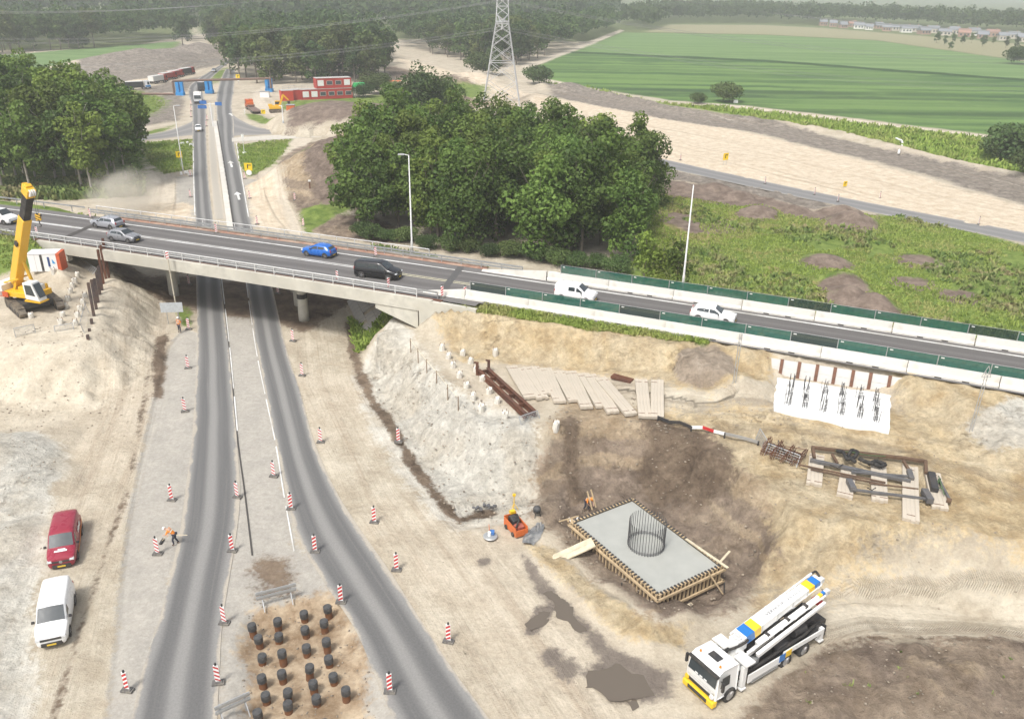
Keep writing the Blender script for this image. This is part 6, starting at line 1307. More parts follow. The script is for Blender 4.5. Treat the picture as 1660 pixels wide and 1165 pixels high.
# hook block on its rope
hw = SM @ (bpt(1.03, (.55, 0, 0)) + Vector((0, 0, 0))); hb = P(64, 365, 6); 
tdir = (P(62, 352, 0) - Vector((0, 0, CAMH))).normalized(); tt = (hw.y) / tdir.y; hp = Vector((0, 0, CAMH)) + tdir * tt
hp = Vector((hp.x, hw.y, hp.z)); hk = thing('hook_block', 'yellow and black striped hook block hanging below the crane boom head', 'hook block', hp)
hk.scale = (.75,) * 3
m = MB(); m.box((0, 0, 0), (.55, .28, .75)); m.build('block', m_cy, hk, False, .04)
m = MB()
for z in (-.22, .05, .32): m.box((0, 0, z), (.56, .29, .11), Matrix.Rotation(R(25), 4, 'Y'))
m.build('black_stripe', m_rubber, hk); m = MB(); m.path([(0, 0, -.38), (0, 0, -.7), (.14, 0, -.9), (.1, 0, -1.1), (-.1, 0, -1.08)], .06, 6); m.build('hook', m_darkmetal, hk)
m = MB()
for s in (-.12, .12): m.tube(Vector((s, 0, .37)), (hw - hp) / .75 + Vector((s - .1, 0, -.3)), .02, 4)
m.build('hoist_rope', m_darkmetal, hk)
# ------------------------------------------------------------------ road markers
m_foot = mat('marker_foot', (0.12, 0.115, 0.11), .9, dirt=(0.3, 0.27, 0.22), dirt_amt=.5)
def marker_proto(kind):
    o = thing('road_marker', 'x', 'road marker', (0, 0, 0), 0, 'red and white road markers')
    lean = 1 if kind == 0 else -1
    b = MB(); b.box((0, 0, .05), (.58, .34, .10)); b.box((0, 0, .12), (.4, .24, .05)); b.build('foot', m_foot, o)
    b = MB(); w, h_, z0 = .25, 1.02, .16; n = 4
    if kind == 0:
        b.box((0, 0, z0 + h_ / 2), (w, .05, h_), None, 0)
    else: b.prism([(-w / 2 + .04, 0), (w / 2 - .04, 0), (w / 2, .05), (w / 2, h_ - .05), (w / 2 - .05, h_), (-w / 2 + .05, h_), (-w / 2, h_ - .05), (-w / 2, .05)], -.025, .025, Matrix.Translation((0, 0, z0)) @ Matrix.Rotation(R(90), 4, 'X'), 0)
    k = b.build('board', m_sign, o)
    b = MB(); step = h_ / 4
    for q in range(4):
        za = z0 + q * step + .04; zb = za + step * (.56 if kind == 0 else .44); sh = .085 * lean
        for y in (-.031, .031): b.add([(-w * .48, y, max(za - sh, z0)), (w * .48, y, max(za + sh, z0)), (w * .48, y, min(zb + sh, z0 + h_)), (-w * .48, y, min(zb - sh, z0 + h_))], [(0, 1, 2, 3)])
    b.build('red_stripe', m_red, k)
    b = MB(); b.lathe([(.05, z0 + h_), (.06, z0 + h_ + .05), (.05, z0 + h_ + .13), (.02, z0 + h_ + .15)], 8); b.build('warning_lamp' if kind == 0 else 'cap', m_trim, o)
    return tree_of(o)
mk = [marker_proto(0), marker_proto(1)]; mk_used = [0, 0]
def marker(a, b, kind, label, z=None, rz=None, s=1.0, p=None):
    p = p or (P(a, b, z) if z is not None else T(a, b)); o = mk[kind][0] if not mk_used[kind] else copy_tree(mk[kind]); mk_used[kind] += 1
    o.location = p; o.rotation_euler.z = R(rz if rz is not None else rnd.uniform(-14, 14)); o.scale = (s,) * 3; o['label'] = label; return o
for i, (a, b, k) in enumerate([(207, 1119, 0), (256, 898, 1), (279, 811, 0), (300, 667, 1), (305, 597, 1), (306, 534, 1), (307, 462, 1)]):
    marker(a, b, k, '%s striped road marker from the bottom along the left edge of the left carriageway' % ORD[i], 0.0)
for i, (a, b, k) in enumerate([(354, 1107, 1), (364, 1010, 1), (377, 893, 0), (385, 806, 1)]): marker(a, b, k, '%s striped road marker from the bottom right of the left carriageway' % ORD[i], 0.0)
for i, (a, b, k) in enumerate([(553, 976, 0), (511, 894, 0), (472, 825, 0), (444, 772, 1)]): marker(a, b, k, '%s striped road marker from the bottom left of the right carriageway' % ORD[i], 0.0)
for i, (a, b, k) in enumerate([(632, 1121, 0), (727, 1040, 0), (643, 924, 0), (607, 847, 0), (520, 717, 1), (490, 609, 1), (475, 553, 1), (451, 476, 1)]): marker(a, b, k, '%s striped road marker from the bottom along the sand right of the road' % ORD[i], 0.0)
marker(646, 718, 0, 'lone striped road marker at the foot of the white sand slope', None)
for i, (a, b, k) in enumerate([(417, 364, 1), (405, 322, 1), (397, 290, 1), (309, 320, 1), (309, 286, 1), (478, 325, 1), (492, 367, 1), (310, 190, 1), (310, 180, 1), (310, 170, 1), (335, 205, 1), (336, 195, 1)]):
    marker(a, b, k, ['marker at the skid marks just beyond the bridge', 'marker beside the upper lane arrow', 'marker at the right verge by the yellow sign', 'marker left of the carriageway beyond the bridge', 'marker by the white blocks left of the carriageway', 'marker on the brown soil right of the sand track', 'marker in the weeds near the small bridge ditch', 'nearest of three small markers at the road edge before the portal', 'middle of three small markers at the road edge before the portal', 'farthest of three small markers at the road edge before the portal', 'nearer small marker in the median by the crossing', 'farther small marker in the median by the crossing'][i], 0.0)
def xo(a, b): q = P(a, b, DZ); return q
for i, (a, b, k) in enumerate([(147, 353, 1), (351, 378, 1), (609, 416, 1)]): marker(a, b, k, '%s striped marker from the left on the far edge of the overpass road' % ORD[i], DZ + .012, None, .9)
for i, (a, b, k) in enumerate([(61, 383, 1), (547, 456, 1), (630, 468, 0), (717, 482, 0), (754, 483, 0)]): marker(a, b, k, '%s striped marker from the left on the near edge of the overpass road' % ORD[i], DZ + .03, None, .9)
for i, (a, b) in enumerate([(1103, 260), (1240, 298), (1358, 327), (1426, 322), (1586, 364), (1320, 316)]): marker(a, b, 0, '%s small dark marker from the left along the construction road on the right' % ORD[i], 0.0, 40, .95)
# ------------------------------------------------------------------ pile heads
m_pile = mat('pile_concrete', (0.68, 0.655, 0.59), .85, var=.18, scale=4, dirt=(0.38, 0.33, 0.26), dirt_amt=.45)
def pile_mesh(seed):
    g = random.Random(seed); b = MB(); b.lathe([(.235, -.35), (.24, .40), (.20, .47), (.05, .49)], 9); me = b.mesh('concrete_pile', m_pile)
    for v in me.vertices: v.co += Vector((g.uniform(-.03, .03), g.uniform(-.03, .03), g.uniform(-.07, .07)))
    return me
pm_ = [pile_mesh(k) for k in range(4)]; b = MB()
for x in (-.15, .15):
    for y in (-.15, .15): b.tube((x, y, .4), (x * 1.1, y * 1.1, .62), .018, 4)
starter = b.mesh('reinforcing_bars', m_rust)
def pile(a, b_, label, group, z, s=1.0):
    p = T(a, b_) if z is None else P(a, b_, z); o = link('concrete_pile', rnd.choice(pm_)); o.location = p; o.rotation_euler = (rnd.uniform(-.06, .06), rnd.uniform(-.06, .06), rnd.uniform(0, 1.5)); o.scale = (s,) * 3; k = link('reinforcing_bars', starter, o); return tag(o, label, 'pile', group)
for i, (a, b_) in enumerate([(126, 449), (122, 458), (118, 467), (115, 476), (111, 488), (107, 500), (102, 513), (99, 525)]): pile(a, b_, '%s pale pile head from the bridge in the left row beside the crane' % ORD[i], 'pile heads on the crane platform', None)
for i, (a, b_) in enumerate([(138, 483), (135, 493), (131, 504), (127, 515), (123, 528)]): pile(a, b_, '%s pale pile head from the bridge in the row next to the steel posts' % ORD[i], 'pile heads on the crane platform', None)
pile(51, 515, 'single pale pile head at the end of the crane track', 'pile heads on the crane platform', None); pile(87, 443, 'single pale pile head right below the white cabin', 'pile heads on the crane platform', None)
for i, (a, b_) in enumerate([(717, 569), (727, 582), (735, 596), (745, 613), (756, 629), (767, 647), (780, 666)]): pile(a, b_, '%s white pile head from the bridge in the row nearest the white slope' % ORD[i], 'pile heads beside the rusty girders', None)
for i, (a, b_) in enumerate([(750, 577), (763, 590), (772, 604), (782, 619), (793, 638), (806, 655), (819, 677)]): pile(a, b_, '%s white pile head from the bridge in the row nearest the rusty girders' % ORD[i], 'pile heads beside the rusty girders', None)
pile(803, 574, 'white pile head standing alone right of the girder top end', 'pile heads beside the rusty girders', None); pile(901, 697, 'white pile head alone at the edge above the pit', 'pile heads beside the rusty girders', None)
# capped steel tube piles in the median pit
m_cap = mat('pile_cap_black', (0.045, 0.047, 0.05), .6, scale=5, dirt=(0.22, 0.2, 0.17), dirt_amt=.4); m_tubep = mat('rust_tube', (0.20, 0.085, 0.035), .85, .1, var=.4, scale=4, dirt=(0.1, 0.06, 0.04), dirt_amt=.7)
b = MB(); b.lathe([(.195, -.6), (.195, .62)], 18); tube_me = b.mesh('capped_pile', m_tubep, True)
b = MB(); b.lathe([(.222, .40), (.23, .42), (.23, .71), (.216, .755), (.02, .765)], 20); cap_me = b.mesh('cap', m_cap, True)
for mm in (tube_me, cap_me): mm.set_sharp_from_angle(angle=R(40))
CAPS = [(885, 465), (735, 500), (570, 545), (415, 580), (745, 595), (860, 555), (575, 640), (455, 650), (875, 670), (750, 710), (600, 745), (470, 770), (890, 780), (765, 830), (600, 870), (475, 900), (920, 890), (793, 935), (630, 985), (498, 1005), (993, 975), (812, 1025), (635, 1065), (452, 1110)]
DIGZ = -.42
for i, (a, b_) in enumerate(CAPS):
    x, y = 300 + a * .2618, 860 + b_ * .2618; hgt = [.55, .38, .5, .6][i % 4]; c = P(x, y, DIGZ + .70 + [.1, -.12, .02, .18, -.05][i % 5])
    o = link('capped_pile', tube_me); o.location = (c.x, c.y, c.z - .765); o.rotation_euler = (rnd.uniform(-.07, .07), rnd.uniform(-.07, .07), 0); k = link('cap', cap_me, o); row = sorted(range(len(CAPS)), key=lambda q: (CAPS[q][1])).index(i)
    tag(o, '%s black-capped rusty tube pile counted from the top of the median pit' % ORD[row], 'pile', 'capped tube piles in the median pit')
for a, b_ in ((545, 1195), (690, 1210), (860, 1180)):
    c = P(300 + a * .2618, 860 + b_ * .2618, DIGZ + .7); o = link('capped_pile', tube_me); o.location = (c.x, c.y, c.z - .765); link('cap', cap_me, o); tag(o, 'black-capped rusty tube pile cut off by the bottom edge of the picture', 'pile', 'capped tube piles at the bottom edge')
# barriers of galvanised rail at both ends of the median pit
for (p, q, lab) in (((417, 985), (482, 968), 'short galvanised rail barrier at the upper end of the pile pit'), ((352, 1172), (408, 1146), 'galvanised rail barrier at the lower left corner of the pile pit')):
    A = P(*p, 0); B = P(*q, 0); o = thing('rail_barrier', lab, 'rail barrier', (A + B) / 2, math.atan2((B - A).y, (B - A).x)); L = (B - A).length / 2
    for z in (.62, .92): b = MB(); b.box((0, 0, z), (L * 2.0, .06, .20)); b.box((0, -.035, z), (L * 2.0, .03, .09)); b.build('rail', m_galv, o)
    for x in (-L * .7, L * .7): b = MB(); b.box((x, .06, .45), (.07, .07, 1.1)); b.beam((x, .06, .5), (x, -.5, 0), .05, .05); b.build('post', m_galv, o)
# ------------------------------------------------------------------ steel piles along the crane platform
def hbeam(b, L, h=.23, w=.23, t=.03):
    b.box((0, h / 2, L / 2), (w, t, L)); b.box((0, -h / 2, L / 2), (w, t, L)); b.box((0, 0, L / 2), (t, h - t - .002, L))
SP = [(153, 517, 380), (157, 506, 340), (159, 495, 325), (163, 483, 250), (166, 476, 175)]
rows = [((153, 518), 459), ((157, 507), 454), ((160, 496), 452), ((163, 484), 442), ((166.5, 477), 432), ((168.5, 466), 405), ((172.5, 457), 398), ((177, 453), 387), ((149.5, 529), 517), ((145.5, 541), 533), ((143, 553), 543)]
for i, (bp_, top) in enumerate(rows):
    p = P(*bp_, 2.75); h = height_to(p, top); b = MB(); hbeam(b, h + 1.0); m = m_rust if i in (5, 6, 7) else mat('dark_pile_steel', (0.085, 0.065, 0.062), .8, .2, var=.35, scale=2, dirt=(0.16, 0.09, 0.05), dirt_amt=.7)
    o = b.build('steel_pile', m); o.location = p - Vector((0, 0, 1.0)); o.rotation_euler = (R(-1.0), R(1.2), R(20)); tag(o, ['%s dark steel H pile from the lower end of the tall row by the bank', '%s tall rusty steel H pile from the left before the bridge', '%s short stump of steel pile below the tall row'][0 if i < 5 else (1 if i < 8 else 2)] % ORD[i if i < 5 else (i - 5 if i < 8 else i - 8)], 'steel pile', 'steel H piles along the bank')
# white cabin with a red end
p = T(76, 443); o = thing('site_cabin', 'white site cabin with a red end wall standing near the crane', 'cabin', p, R(8)); m_cabin = paint('cabin_white', (0.78, 0.78, 0.77), .5)
b = MB(); b.box((-.15, .75, 1.0), (2.7, 1.5, 1.85)); b.build('body', m_cabin, o, False, .04); b = MB(); b.box((-.15, .75, 1.95), (2.8, 1.6, .06)); b.build('roof', m_cabin, o)
b = MB(); b.box((1.37, .72, 1.0), (.36, 1.62, 1.9)); b.build('red_end', mat('cabin_red', (0.52, 0.10, 0.035), .6), o, False, .03)
b = MB(); b.box((-.25, -.012, 1.0), (.22, .03, 1.7)); b.build('dark_door_gap', m_trim, o); b = MB(); b.box((.42, -.012, 1.1), (.20, .03, 1.0)); b.build('blue_panel', mat('deep_blue', (0.03, 0.06, 0.18), .5), o); b = MB(); b.add([(.75, -.02, .9), (1.05, -.02, .9), (.75, -.02, 1.4)], [(0, 1, 2)]); b.build('blue_emblem', mat('emblem_blue', (0.05, 0.3, 0.6), .5), o)
b = MB(); b.box((-.85, -.008, 1.0), (.03, .02, 1.75)); b.build('door_seam', m_lightsteel, o)
# ------------------------------------------------------------------ rusty girders and drag mats on the right plateau
PZ = 3.3
def T3(a, b): return T(a, b)
A = T(783, 606); B = T(860, 680); o = thing('steel_girder_frame', 'long rusty pair of steel girders lying on the sand beside the pile heads', 'girder frame', (A + B) / 2); Z0 = Vector((0, 0, .28)); A2 = A - o.location; B2 = B - o.location; A2.z = B2.z = 0; dn = Vector((-(B2 - A2).y, (B2 - A2).x, 0)).normalized()
for s in (-.38, .38):
    b = MB(); b.beam(A2 + dn * s + Z0, B2 + dn * s + Z0, .05, .40); b.beam(A2 + dn * s + Z0 * 1.72, B2 + dn * s + Z0 * 1.72, .26, .04); b.beam(A2 + dn * s + Z0 * .3, B2 + dn * s + Z0 * .3, .26, .04); b.build('girder', m_rust, o)
for f in (.02, .2, .4, .6, .8, .98): b = MB(); c = A2.lerp(B2, f) + Z0; b.beam(c - dn * .36, c + dn * .36, .10, .26); b.build('cross_beam', m_rust, o)
for s in (-.5, .5): b = MB(); c = A2 + dn * s; b.box(c + Vector((0, 0, .55)), (.22, .22, 1.1)); b.beam(c + Vector((0, 0, 1.05)), c - (B2 - A2).normalized() * .5 + Vector((0, 0, .9)), .12, .12); b.build('end_post', m_rust, o)
m_mat = mat('drag_mat_timber', (0.50, 0.445, 0.365), .95, var=.2, scale=2.2, dirt=(0.27, 0.21, 0.15), dirt_amt=.5, bump=.3)
b = MB(); b.box((0, 0, 0), (1, .226, .20)); beam_me = b.mesh('beam', m_mat); b = MB(); b.box((0, 0, 0.01), (.05, .9, .19)); bolt_me = b.mesh('tie_rod', m_rust)
def drag_mat(pa, pb, label, n=4, name='timber_mat', group='timber drag mats', z=0.2, ex=1):
    A = T(*pa); B = T(*pb); d = B - A; L = math.hypot(d.x, d.y); o = thing(name, label, 'timber mat', ((A.x + B.x) / 2, (A.y + B.y) / 2, ((A.z + B.z) / 2 if ex else max(A.z, B.z)) + z), math.atan2(d.y, d.x), group); o.rotation_euler.y = -math.atan2(B.z - A.z, L) if ex else 0
    for k in range(n): q = link('beam', beam_me, o); q.location = (rnd.uniform(-.06, .06), (k - (n - 1) / 2) * .232, rnd.uniform(-.012, .012)); q.scale = (L, 1, 1)
    for x in (-L * .42, L * .42): q = link('tie_rod', bolt_me, o); q.location = (x, 0, 0)
    return o
def c3(x, y): return (740 + x * .2575, 540 + y * .2575)
for i, (pa, pb) in enumerate([((345, 232), (462, 428)), ((415, 238), (540, 425)), ((482, 232), (580, 405)), ((560, 240), (650, 452)), ((640, 258), (742, 450)), ((716, 262), (820, 488)), ((793, 278), (915, 485)), ((838, 282), (985, 520)), ((905, 302), (1100, 530))]):
    drag_mat(c3(*pa), c3(*pb), '%s timber mat from the girders in the slanting row on the plateau' % ORD[i])
drag_mat(c3(1160, 312), c3(1185, 552), 'first of two upright timber mats right of the slanting row'); drag_mat(c3(1262, 318), c3(1262, 552), 'second upright timber mat right of the slanting row, gaps between its beams')
A = T(*c3(980, 285)); B = T(*c3(1105, 310)); o = thing('beam_stack', 'short dark brown stack of steel sections above the timber mats', 'beam stack', (A + B) / 2, math.atan2((B - A).y, (B - A).x)); 
for k in range(3): b = MB(); b.box((0, (k - 1) * .22, .12), ((B - A).length, .18, .2)); b.build('steel_section', m_rust, o)
# ------------------------------------------------------------------ white slab with starter bars and the soldier wall behind it
m_slab = mat('fresh_white_concrete', (0.80, 0.80, 0.78), .8, var=.06, scale=.8, dirt=(0.55, 0.54, 0.50), dirt_amt=.35)
SZ = 4.62; cs = [P(a, b, SZ) for a, b in ((1261, 612), (1443, 641), (1441, 694), (1253, 658))]
cen = sum(cs, Vector()) / 4; o = thing('pile_cap_slab', 'bright white concrete slab with six double rows of rebar', 'slab', cen); g = random.Random(4); poly = []
for i in range(4):
    for k in range(9): v = cs[i].lerp(cs[(i + 1) % 4], k / 9) - cen; poly.append((v.x + g.uniform(-.1, .1), v.y + g.uniform(-.1, .1)))
b = MB(); b.prism(poly[::-1], -.9, .04); b.build('slab', m_slab, o)
seam = MB()
for (pa, pb) in (((1268, 616), (1262, 658)), ((1431, 643), (1433, 690)), ((1268, 617), (1431, 643))): seam.beam(P(*pa, SZ) - cen + Vector((0, 0, .046)), P(*pb, SZ) - cen + Vector((0, 0, .046)), .05, .012)
seam.build('formwork_mark', mat('slab_seam', (0.5, 0.5, 0.47), .9), o)
m_bar = mat('rebar_steel', (0.10, 0.098, 0.10), .7, .4, var=.3)
b = MB(); g = random.Random(8)
for x in (-.14, 0, .14):
    for y in (-.14, .14): b.tube((x + g.uniform(-.03, .03), y, -.1), (x + g.uniform(-.08, .08), y + g.uniform(-.05, .05), .95 + g.uniform(-.12, .1)), .022, 4)
for z in (.25, .5): b.beam((-.2, -.14, z), (.2, -.14, z), .02, .02)
clus_me = b.mesh('starter_bars', m_bar)
for (x1, y1), (x2, y2) in (((235, 95), (215, 212)), ((325, 110), (315, 228)), ((437, 130), (430, 252)), ((545, 150), (540, 272)), ((650, 165), (652, 290)), ((748, 185), (752, 315))):
    for f in (0.05, .5, .97):
        a = 1220 + (x1 + (x2 - x1) * f) * .265; c = 600 + (y1 + (y2 - y1) * f) * .265; q = link('starter_bars', clus_me, o); q.location = P(a, c, SZ + .04) - cen; q.rotation_euler.z = rnd.uniform(0, 3)
bt = [((65, 895), (60, 950)), ((155, 905), (135, 1008)), ((238, 922), (222, 1018)), ((327, 932), (310, 1040)), ((415, 945), (398, 1052)), ((503, 960), (488, 1062)), ((598, 978), (575, 1082)), ((688, 993), (670, 1092)), ((780, 1010), (770, 1062))]
w0 = P(1220 + 40 * .326, 280 + 968 * .326, SZ - .1); o = thing('soldier_wall', 'retaining wall of rusty steel posts and pale concrete panels behind the white slab', 'retaining wall', w0); bases = []
for (t_, u_) in bt:
    p = P(1220 + u_[0] * .3262, 280 + u_[1] * .3262, SZ - .15); bases.append(p)
Lf = bases[1]; Rg = bases[7]; dirw = (Rg - Lf); dirw.z = 0; dirw.normalize(); nb_ = Vector((-dirw.y, dirw.x, 0))
xs_ = [(p - Lf).dot(dirw) for p in bases]; xs_[0] = xs_[1] - 1.15; xs_[8] = xs_[7] + 1.15
m_post = mat('rusty_post', (0.17, 0.085, 0.055), .85, .1, var=.35, scale=3); m_panel = mat('lagging_concrete', (0.58, 0.57, 0.545), .85, var=.16, scale=1.0, dirt=(0.32, 0.3, 0.27), dirt_amt=.5)
for i, x in enumerate(xs_):
    q = Lf + dirw * x; h = 1.36; b = MB(); b.box((0, 0, h / 2), (.24, .06, h)); b.box((0, .16, h / 2), (.24, .05, h)); b.box((0, .08, h / 2), (.05, .10, h)); k = b.build('steel_post', m_post, o); k.location = q - o.location - Vector((0, 0, .1)); k.rotation_euler = (R(-16), 0, math.atan2(dirw.y, dirw.x))
    if i < 8:
        for j in range(2):
            b = MB(); wd = xs_[i + 1] - x - .1; b.box((0, 0, .32), (wd, .08, .63)); k = b.build('concrete_panel', m_panel, o); k.location = q + dirw * (wd / 2 + .05) + nb_ * (.10 + j * .183) - o.location + Vector((0, 0, j * .615 - .08)); k.rotation_euler = (R(-16), 0, math.atan2(dirw.y, dirw.x))
for a, b_, w in ((1230, 610, -1), (1470, 640, 1)): pass
# ------------------------------------------------------------------ steel frame lying on timber mats
def c4(x, y): return (1220 + x * .2048, 700 + y * .2048)
for i, (pa, pb) in enumerate([((505, 205), (483, 430)), ((760, 300), (722, 535)), ((990, 270), (1000, 570)), ((1240, 300), (1248, 720)), ((1415, 345), (1480, 620))]): drag_mat(c4(*pa), c4(*pb), '%s timber mat from the left under the lying steel frame' % ORD[i], 4, 'timber_mat', 'timber mats under the steel frame', .1, 1)
fo = T(*c4(900, 380)); o = thing('bracing_frame', 'large steel bracing frame lying in pieces on timber mats at the plateau edge', 'bracing frame', fo)
def fp(x, y, up=.30): q = T(*c4(x, y)); return Vector((q.x, q.y, max(q.z, fo.z - .9) + up + .1)) - fo
m_brown = mat('brown_frame_steel', (0.125, 0.078, 0.05), .8, .15, var=.3, scale=2); m_gsteel = mat('grey_frame_steel', (0.15, 0.152, 0.158), .6, .4, var=.2, scale=2, dirt=(0.15, 0.12, 0.09))
for pa, pb, w, nm, mt in (((455, 175), (1175, 262), .2, 'frame_beam', m_brown), ((1175, 262), (1365, 290), .2, 'frame_beam', m_brown), ((465, 178), (480, 250), .2, 'frame_beam', m_brown), ((1355, 290), (1358, 380), .2, 'frame_beam', m_brown), ((620, 225), (660, 305), .16, 'frame_beam', m_brown), ((1180, 275), (1230, 365), .16, 'frame_beam', m_brown),
                           ((445, 275), (1240, 435), .22, 'strut', m_gsteel), ((770, 370), (1250, 405), .15, 'strut', m_gsteel), ((780, 500), (1400, 580), .15, 'strut', m_gsteel), ((750, 430), (790, 505), .34, 'strut_foot', m_gsteel), ((1345, 515), (1395, 595), .40, 'strut_foot', m_gsteel), ((1225, 350), (1245, 430), .30, 'strut_foot', m_gsteel),
                           ((365, 310), (1040, 450), .10, 'brown_pipe', m_brown), ((450, 340), (1030, 470), .09, 'brown_pipe', m_brown), ((910, 455), (1300, 500), .09, 'brown_pipe', m_brown), ((1400, 380), (1430, 510), .42, 'steel_block', m_darkmetal), ((1460, 430), (1550, 600), .14, 'strut', m_gsteel), ((1520, 590), (1560, 600), .24, 'strut_foot', m_brown)):
    b = MB(); b.beam(fp(*pa), fp(*pb), w, w); b.build(nm, mt, o, False, .02)
for k, (pts_, r_, mt) in enumerate((([(650, 215), (700, 230), (730, 290), (790, 270), (820, 225), (770, 215), (740, 250), (800, 300)], .12, m_rubber), ([(830, 270), (880, 300), (940, 330), (1000, 335), (1040, 320), (960, 300), (900, 320)], .13, m_rubber), ([(640, 205), (720, 215), (760, 225), (900, 245), (1040, 260)], .03, mat('green_hose', (0.07, 0.12, 0.05), .6)), ([(1400, 420), (1440, 460), (1470, 440), (1430, 500), (1480, 520), (1450, 430), (1500, 560)], .035, mat('green_hose', (0.07, 0.12, 0.05), .6)), ([(600, 320), (660, 350), (700, 330)], .03, m_rubber), ([(890, 505), (930, 530), (960, 510)], .03, m_rubber))):
    b = MB(); b.path([fp(x, y, .42 + .06 * (i % 3)) for i, (x, y) in enumerate(pts_)], r_, 6); b.build('hose', mt, o, True)
# rebar baskets and mesh fence left of it
p = T(*c4(235, 200)); o = thing('rebar_heap', 'tangled heap of rusty rebar baskets left of the lying steel frame', 'rebar heap', p)
b = MB(); g = random.Random(12); ax_ = (T(*c4(420, 260)) - T(*c4(110, 160))); ax_.z = 0; L = ax_.length; ax_.normalize(); ay_ = Vector((-ax_.y, ax_.x, 0))
for k in range(26): x = (k / 25 - .5) * L; w = .75 + .25 * math.sin(k); hh = .5 + .3 * math.sin(k * .8 + 1); b.path([ax_ * x + ay_ * (-w), ax_ * (x + .1) + ay_ * (-w * .8) + Vector((0, 0, hh)), ax_ * (x + .15) + ay_ * (w * .5) + Vector((0, 0, hh * 1.1)), ax_ * x + ay_ * w * .7], .025, 4)
for k in range(9): y = (k / 8 - .5) * 1.5; b.tube(ax_ * (-L / 2) + ay_ * y + Vector((0, 0, .1 + g.uniform(0, .5))), ax_ * (L / 2) + ay_ * (y + g.uniform(-.3, .3)) + Vector((0, 0, .1 + g.uniform(0, .6))), .028, 4)
b.build('bent_bars', m_rust, o)
b = MB()
for k in range(16): a0 = g.uniform(-L / 2, L / 2); b.tube(ax_ * a0 + ay_ * g.uniform(-.6, .6), ax_ * (a0 + g.uniform(-.8, .8)) + ay_ * g.uniform(-.7, .7) + Vector((0, 0, g.uniform(.5, 1.1))), .025, 4)
b.build('loose_bars', m_darkmetal, o)
def mesh_fence(pa, pb, label, h=1.0, lean=0.0, z=None, cols=12, name='mesh_fence'):
    A = T(*pa) if z is None else P(*pa, z); B = T(*pb) if z is None else P(*pb, z); o = thing(name, label, 'mesh fence', (A + B) / 2); a = A - o.location; c = B - o.location; n = Vector((-(c - a).y, (c - a).x, 0)).normalized() * lean; up = Vector((n.x, n.y, h))
    b = MB(); b.path([a, a + up, c + up, c], .035, 6); b.build('tube_frame', m_galv, o)
    b = MB()
    for k in range(1, cols): b.tube(a.lerp(c, k / cols) + up * .05, a.lerp(c, k / cols) + up * .98, .009, 4)
    for k in range(1, 5): b.tube(a + up * k / 5, c + up * k / 5, .009, 4)
    b.build('wire_mesh', m_galv, o); return o
mesh_fence(c4(95, 185), c4(345, 290), 'bent galvanised mesh fence leaning before the rebar heap', .7, .4)
mesh_fence((1225, 712), (1236, 730), 'small galvanised mesh panel at the left of the rebar heap', .8, .2)
mesh_fence((845, 690), (875, 678), 'low mesh fence by the lower end of the rusty girders', .5, .3)
mesh_fence((26, 547), (58, 540), 'faint mesh fence panel left of two below the crane', .8, .1, 3.0); mesh_fence((90, 540), (120, 535), 'faint mesh fence panel right of two below the crane', .6, .2, 3.0)
mesh_fence((137, 540), (145, 508), 'mesh fence panel standing beside the steel pile row', 1.0, .2, 3.0); mesh_fence((118, 422), (150, 445), 'mesh fence lying on the slope beside the bridge wing wall', .5, .5, 3.4)
# striped plank chain along the plateau edge
A = T(1066, 684); B = T(1228, 722); o = thing('plank_barrier', 'long low plank barrier with a red and white section at the plateau edge', 'barrier', (A + B) / 2)
pts_ = [T(1066 + k * 162 / 9, 684 + k * 38 / 9 + (2 if k % 2 else 0)) - o.location + Vector((0, 0, .28)) for k in range(10)]
for k in range(9): b = MB(); b.beam(pts_[k], pts_[k + 1], .06, .22); b.build('plank', m_sign if k in (3, 5) else (m_red if k in (4,) else m_darkmetal if k < 3 else m_galv), o)
for k in (0, 3, 6, 9): b = MB(); b.box(pts_[k] - Vector((0, 0, .15)), (.10, .10, .5)); b.build('post', m_darkmetal, o)
for k, (a, b_, row, lab) in enumerate([(1190, 622, 541, 'thin galvanised pole standing by the dark sand heap near the barriers'), (1574, 698, 602, 'thin galvanised pole with triangular top frame on the right sand')]):
    p = T(a, b_); h = height_to(p, row); o = thing('thin_pole', lab, 'pole', p)
    for dx in (-.09, .09): b = MB(); b.tube((dx, 0, -.2), (dx, 0, h), .028, 5); b.build('upright', m_galv, o)
    b = MB(); n = max(4, int(h / .45))
    for q in range(n): b.tube((-.09 if q % 2 else .09, 0, h * q / n), (.09 if q % 2 else -.09, 0, h * (q + 1) / n), .012, 4)
    b.build('bracing', m_galv, o)
    if k: b = MB(); b.path([(-.3, 0, h - .4), (0, 0, h + .4), (.3, 0, h - .4), (-.3, 0, h - .4)], .025, 5); b.build('top_frame', m_galv, o)
# survey stakes with a rope along the top of the white slope
m_stake = mat('stake_wood', (0.2, 0.14, 0.09), .9)
for i, (a, b_) in enumerate([(666, 569), (678, 586), (692, 603), (708, 624), (726, 648), (743, 668)]):
    p = T(a, b_); o = thing('stake', '%s thin wooden stake from the bridge along the top of the white slope' % ORD[i], 'stake', p, 0, 'stakes along the white slope'); b = MB(); b.box((0, 0, .45), (.07, .07, 1.3)); b.build('stake_post', m_stake, o)
    if i:
        b = MB(); b.tube(prev - p + Vector((0, 0, 1.0)), Vector((0, 0, 1.0)), .022, 4); b.build('guide_lath', mat('pale_lath', (0.62, 0.56, 0.42), .9), o)
    prev = p.copy()
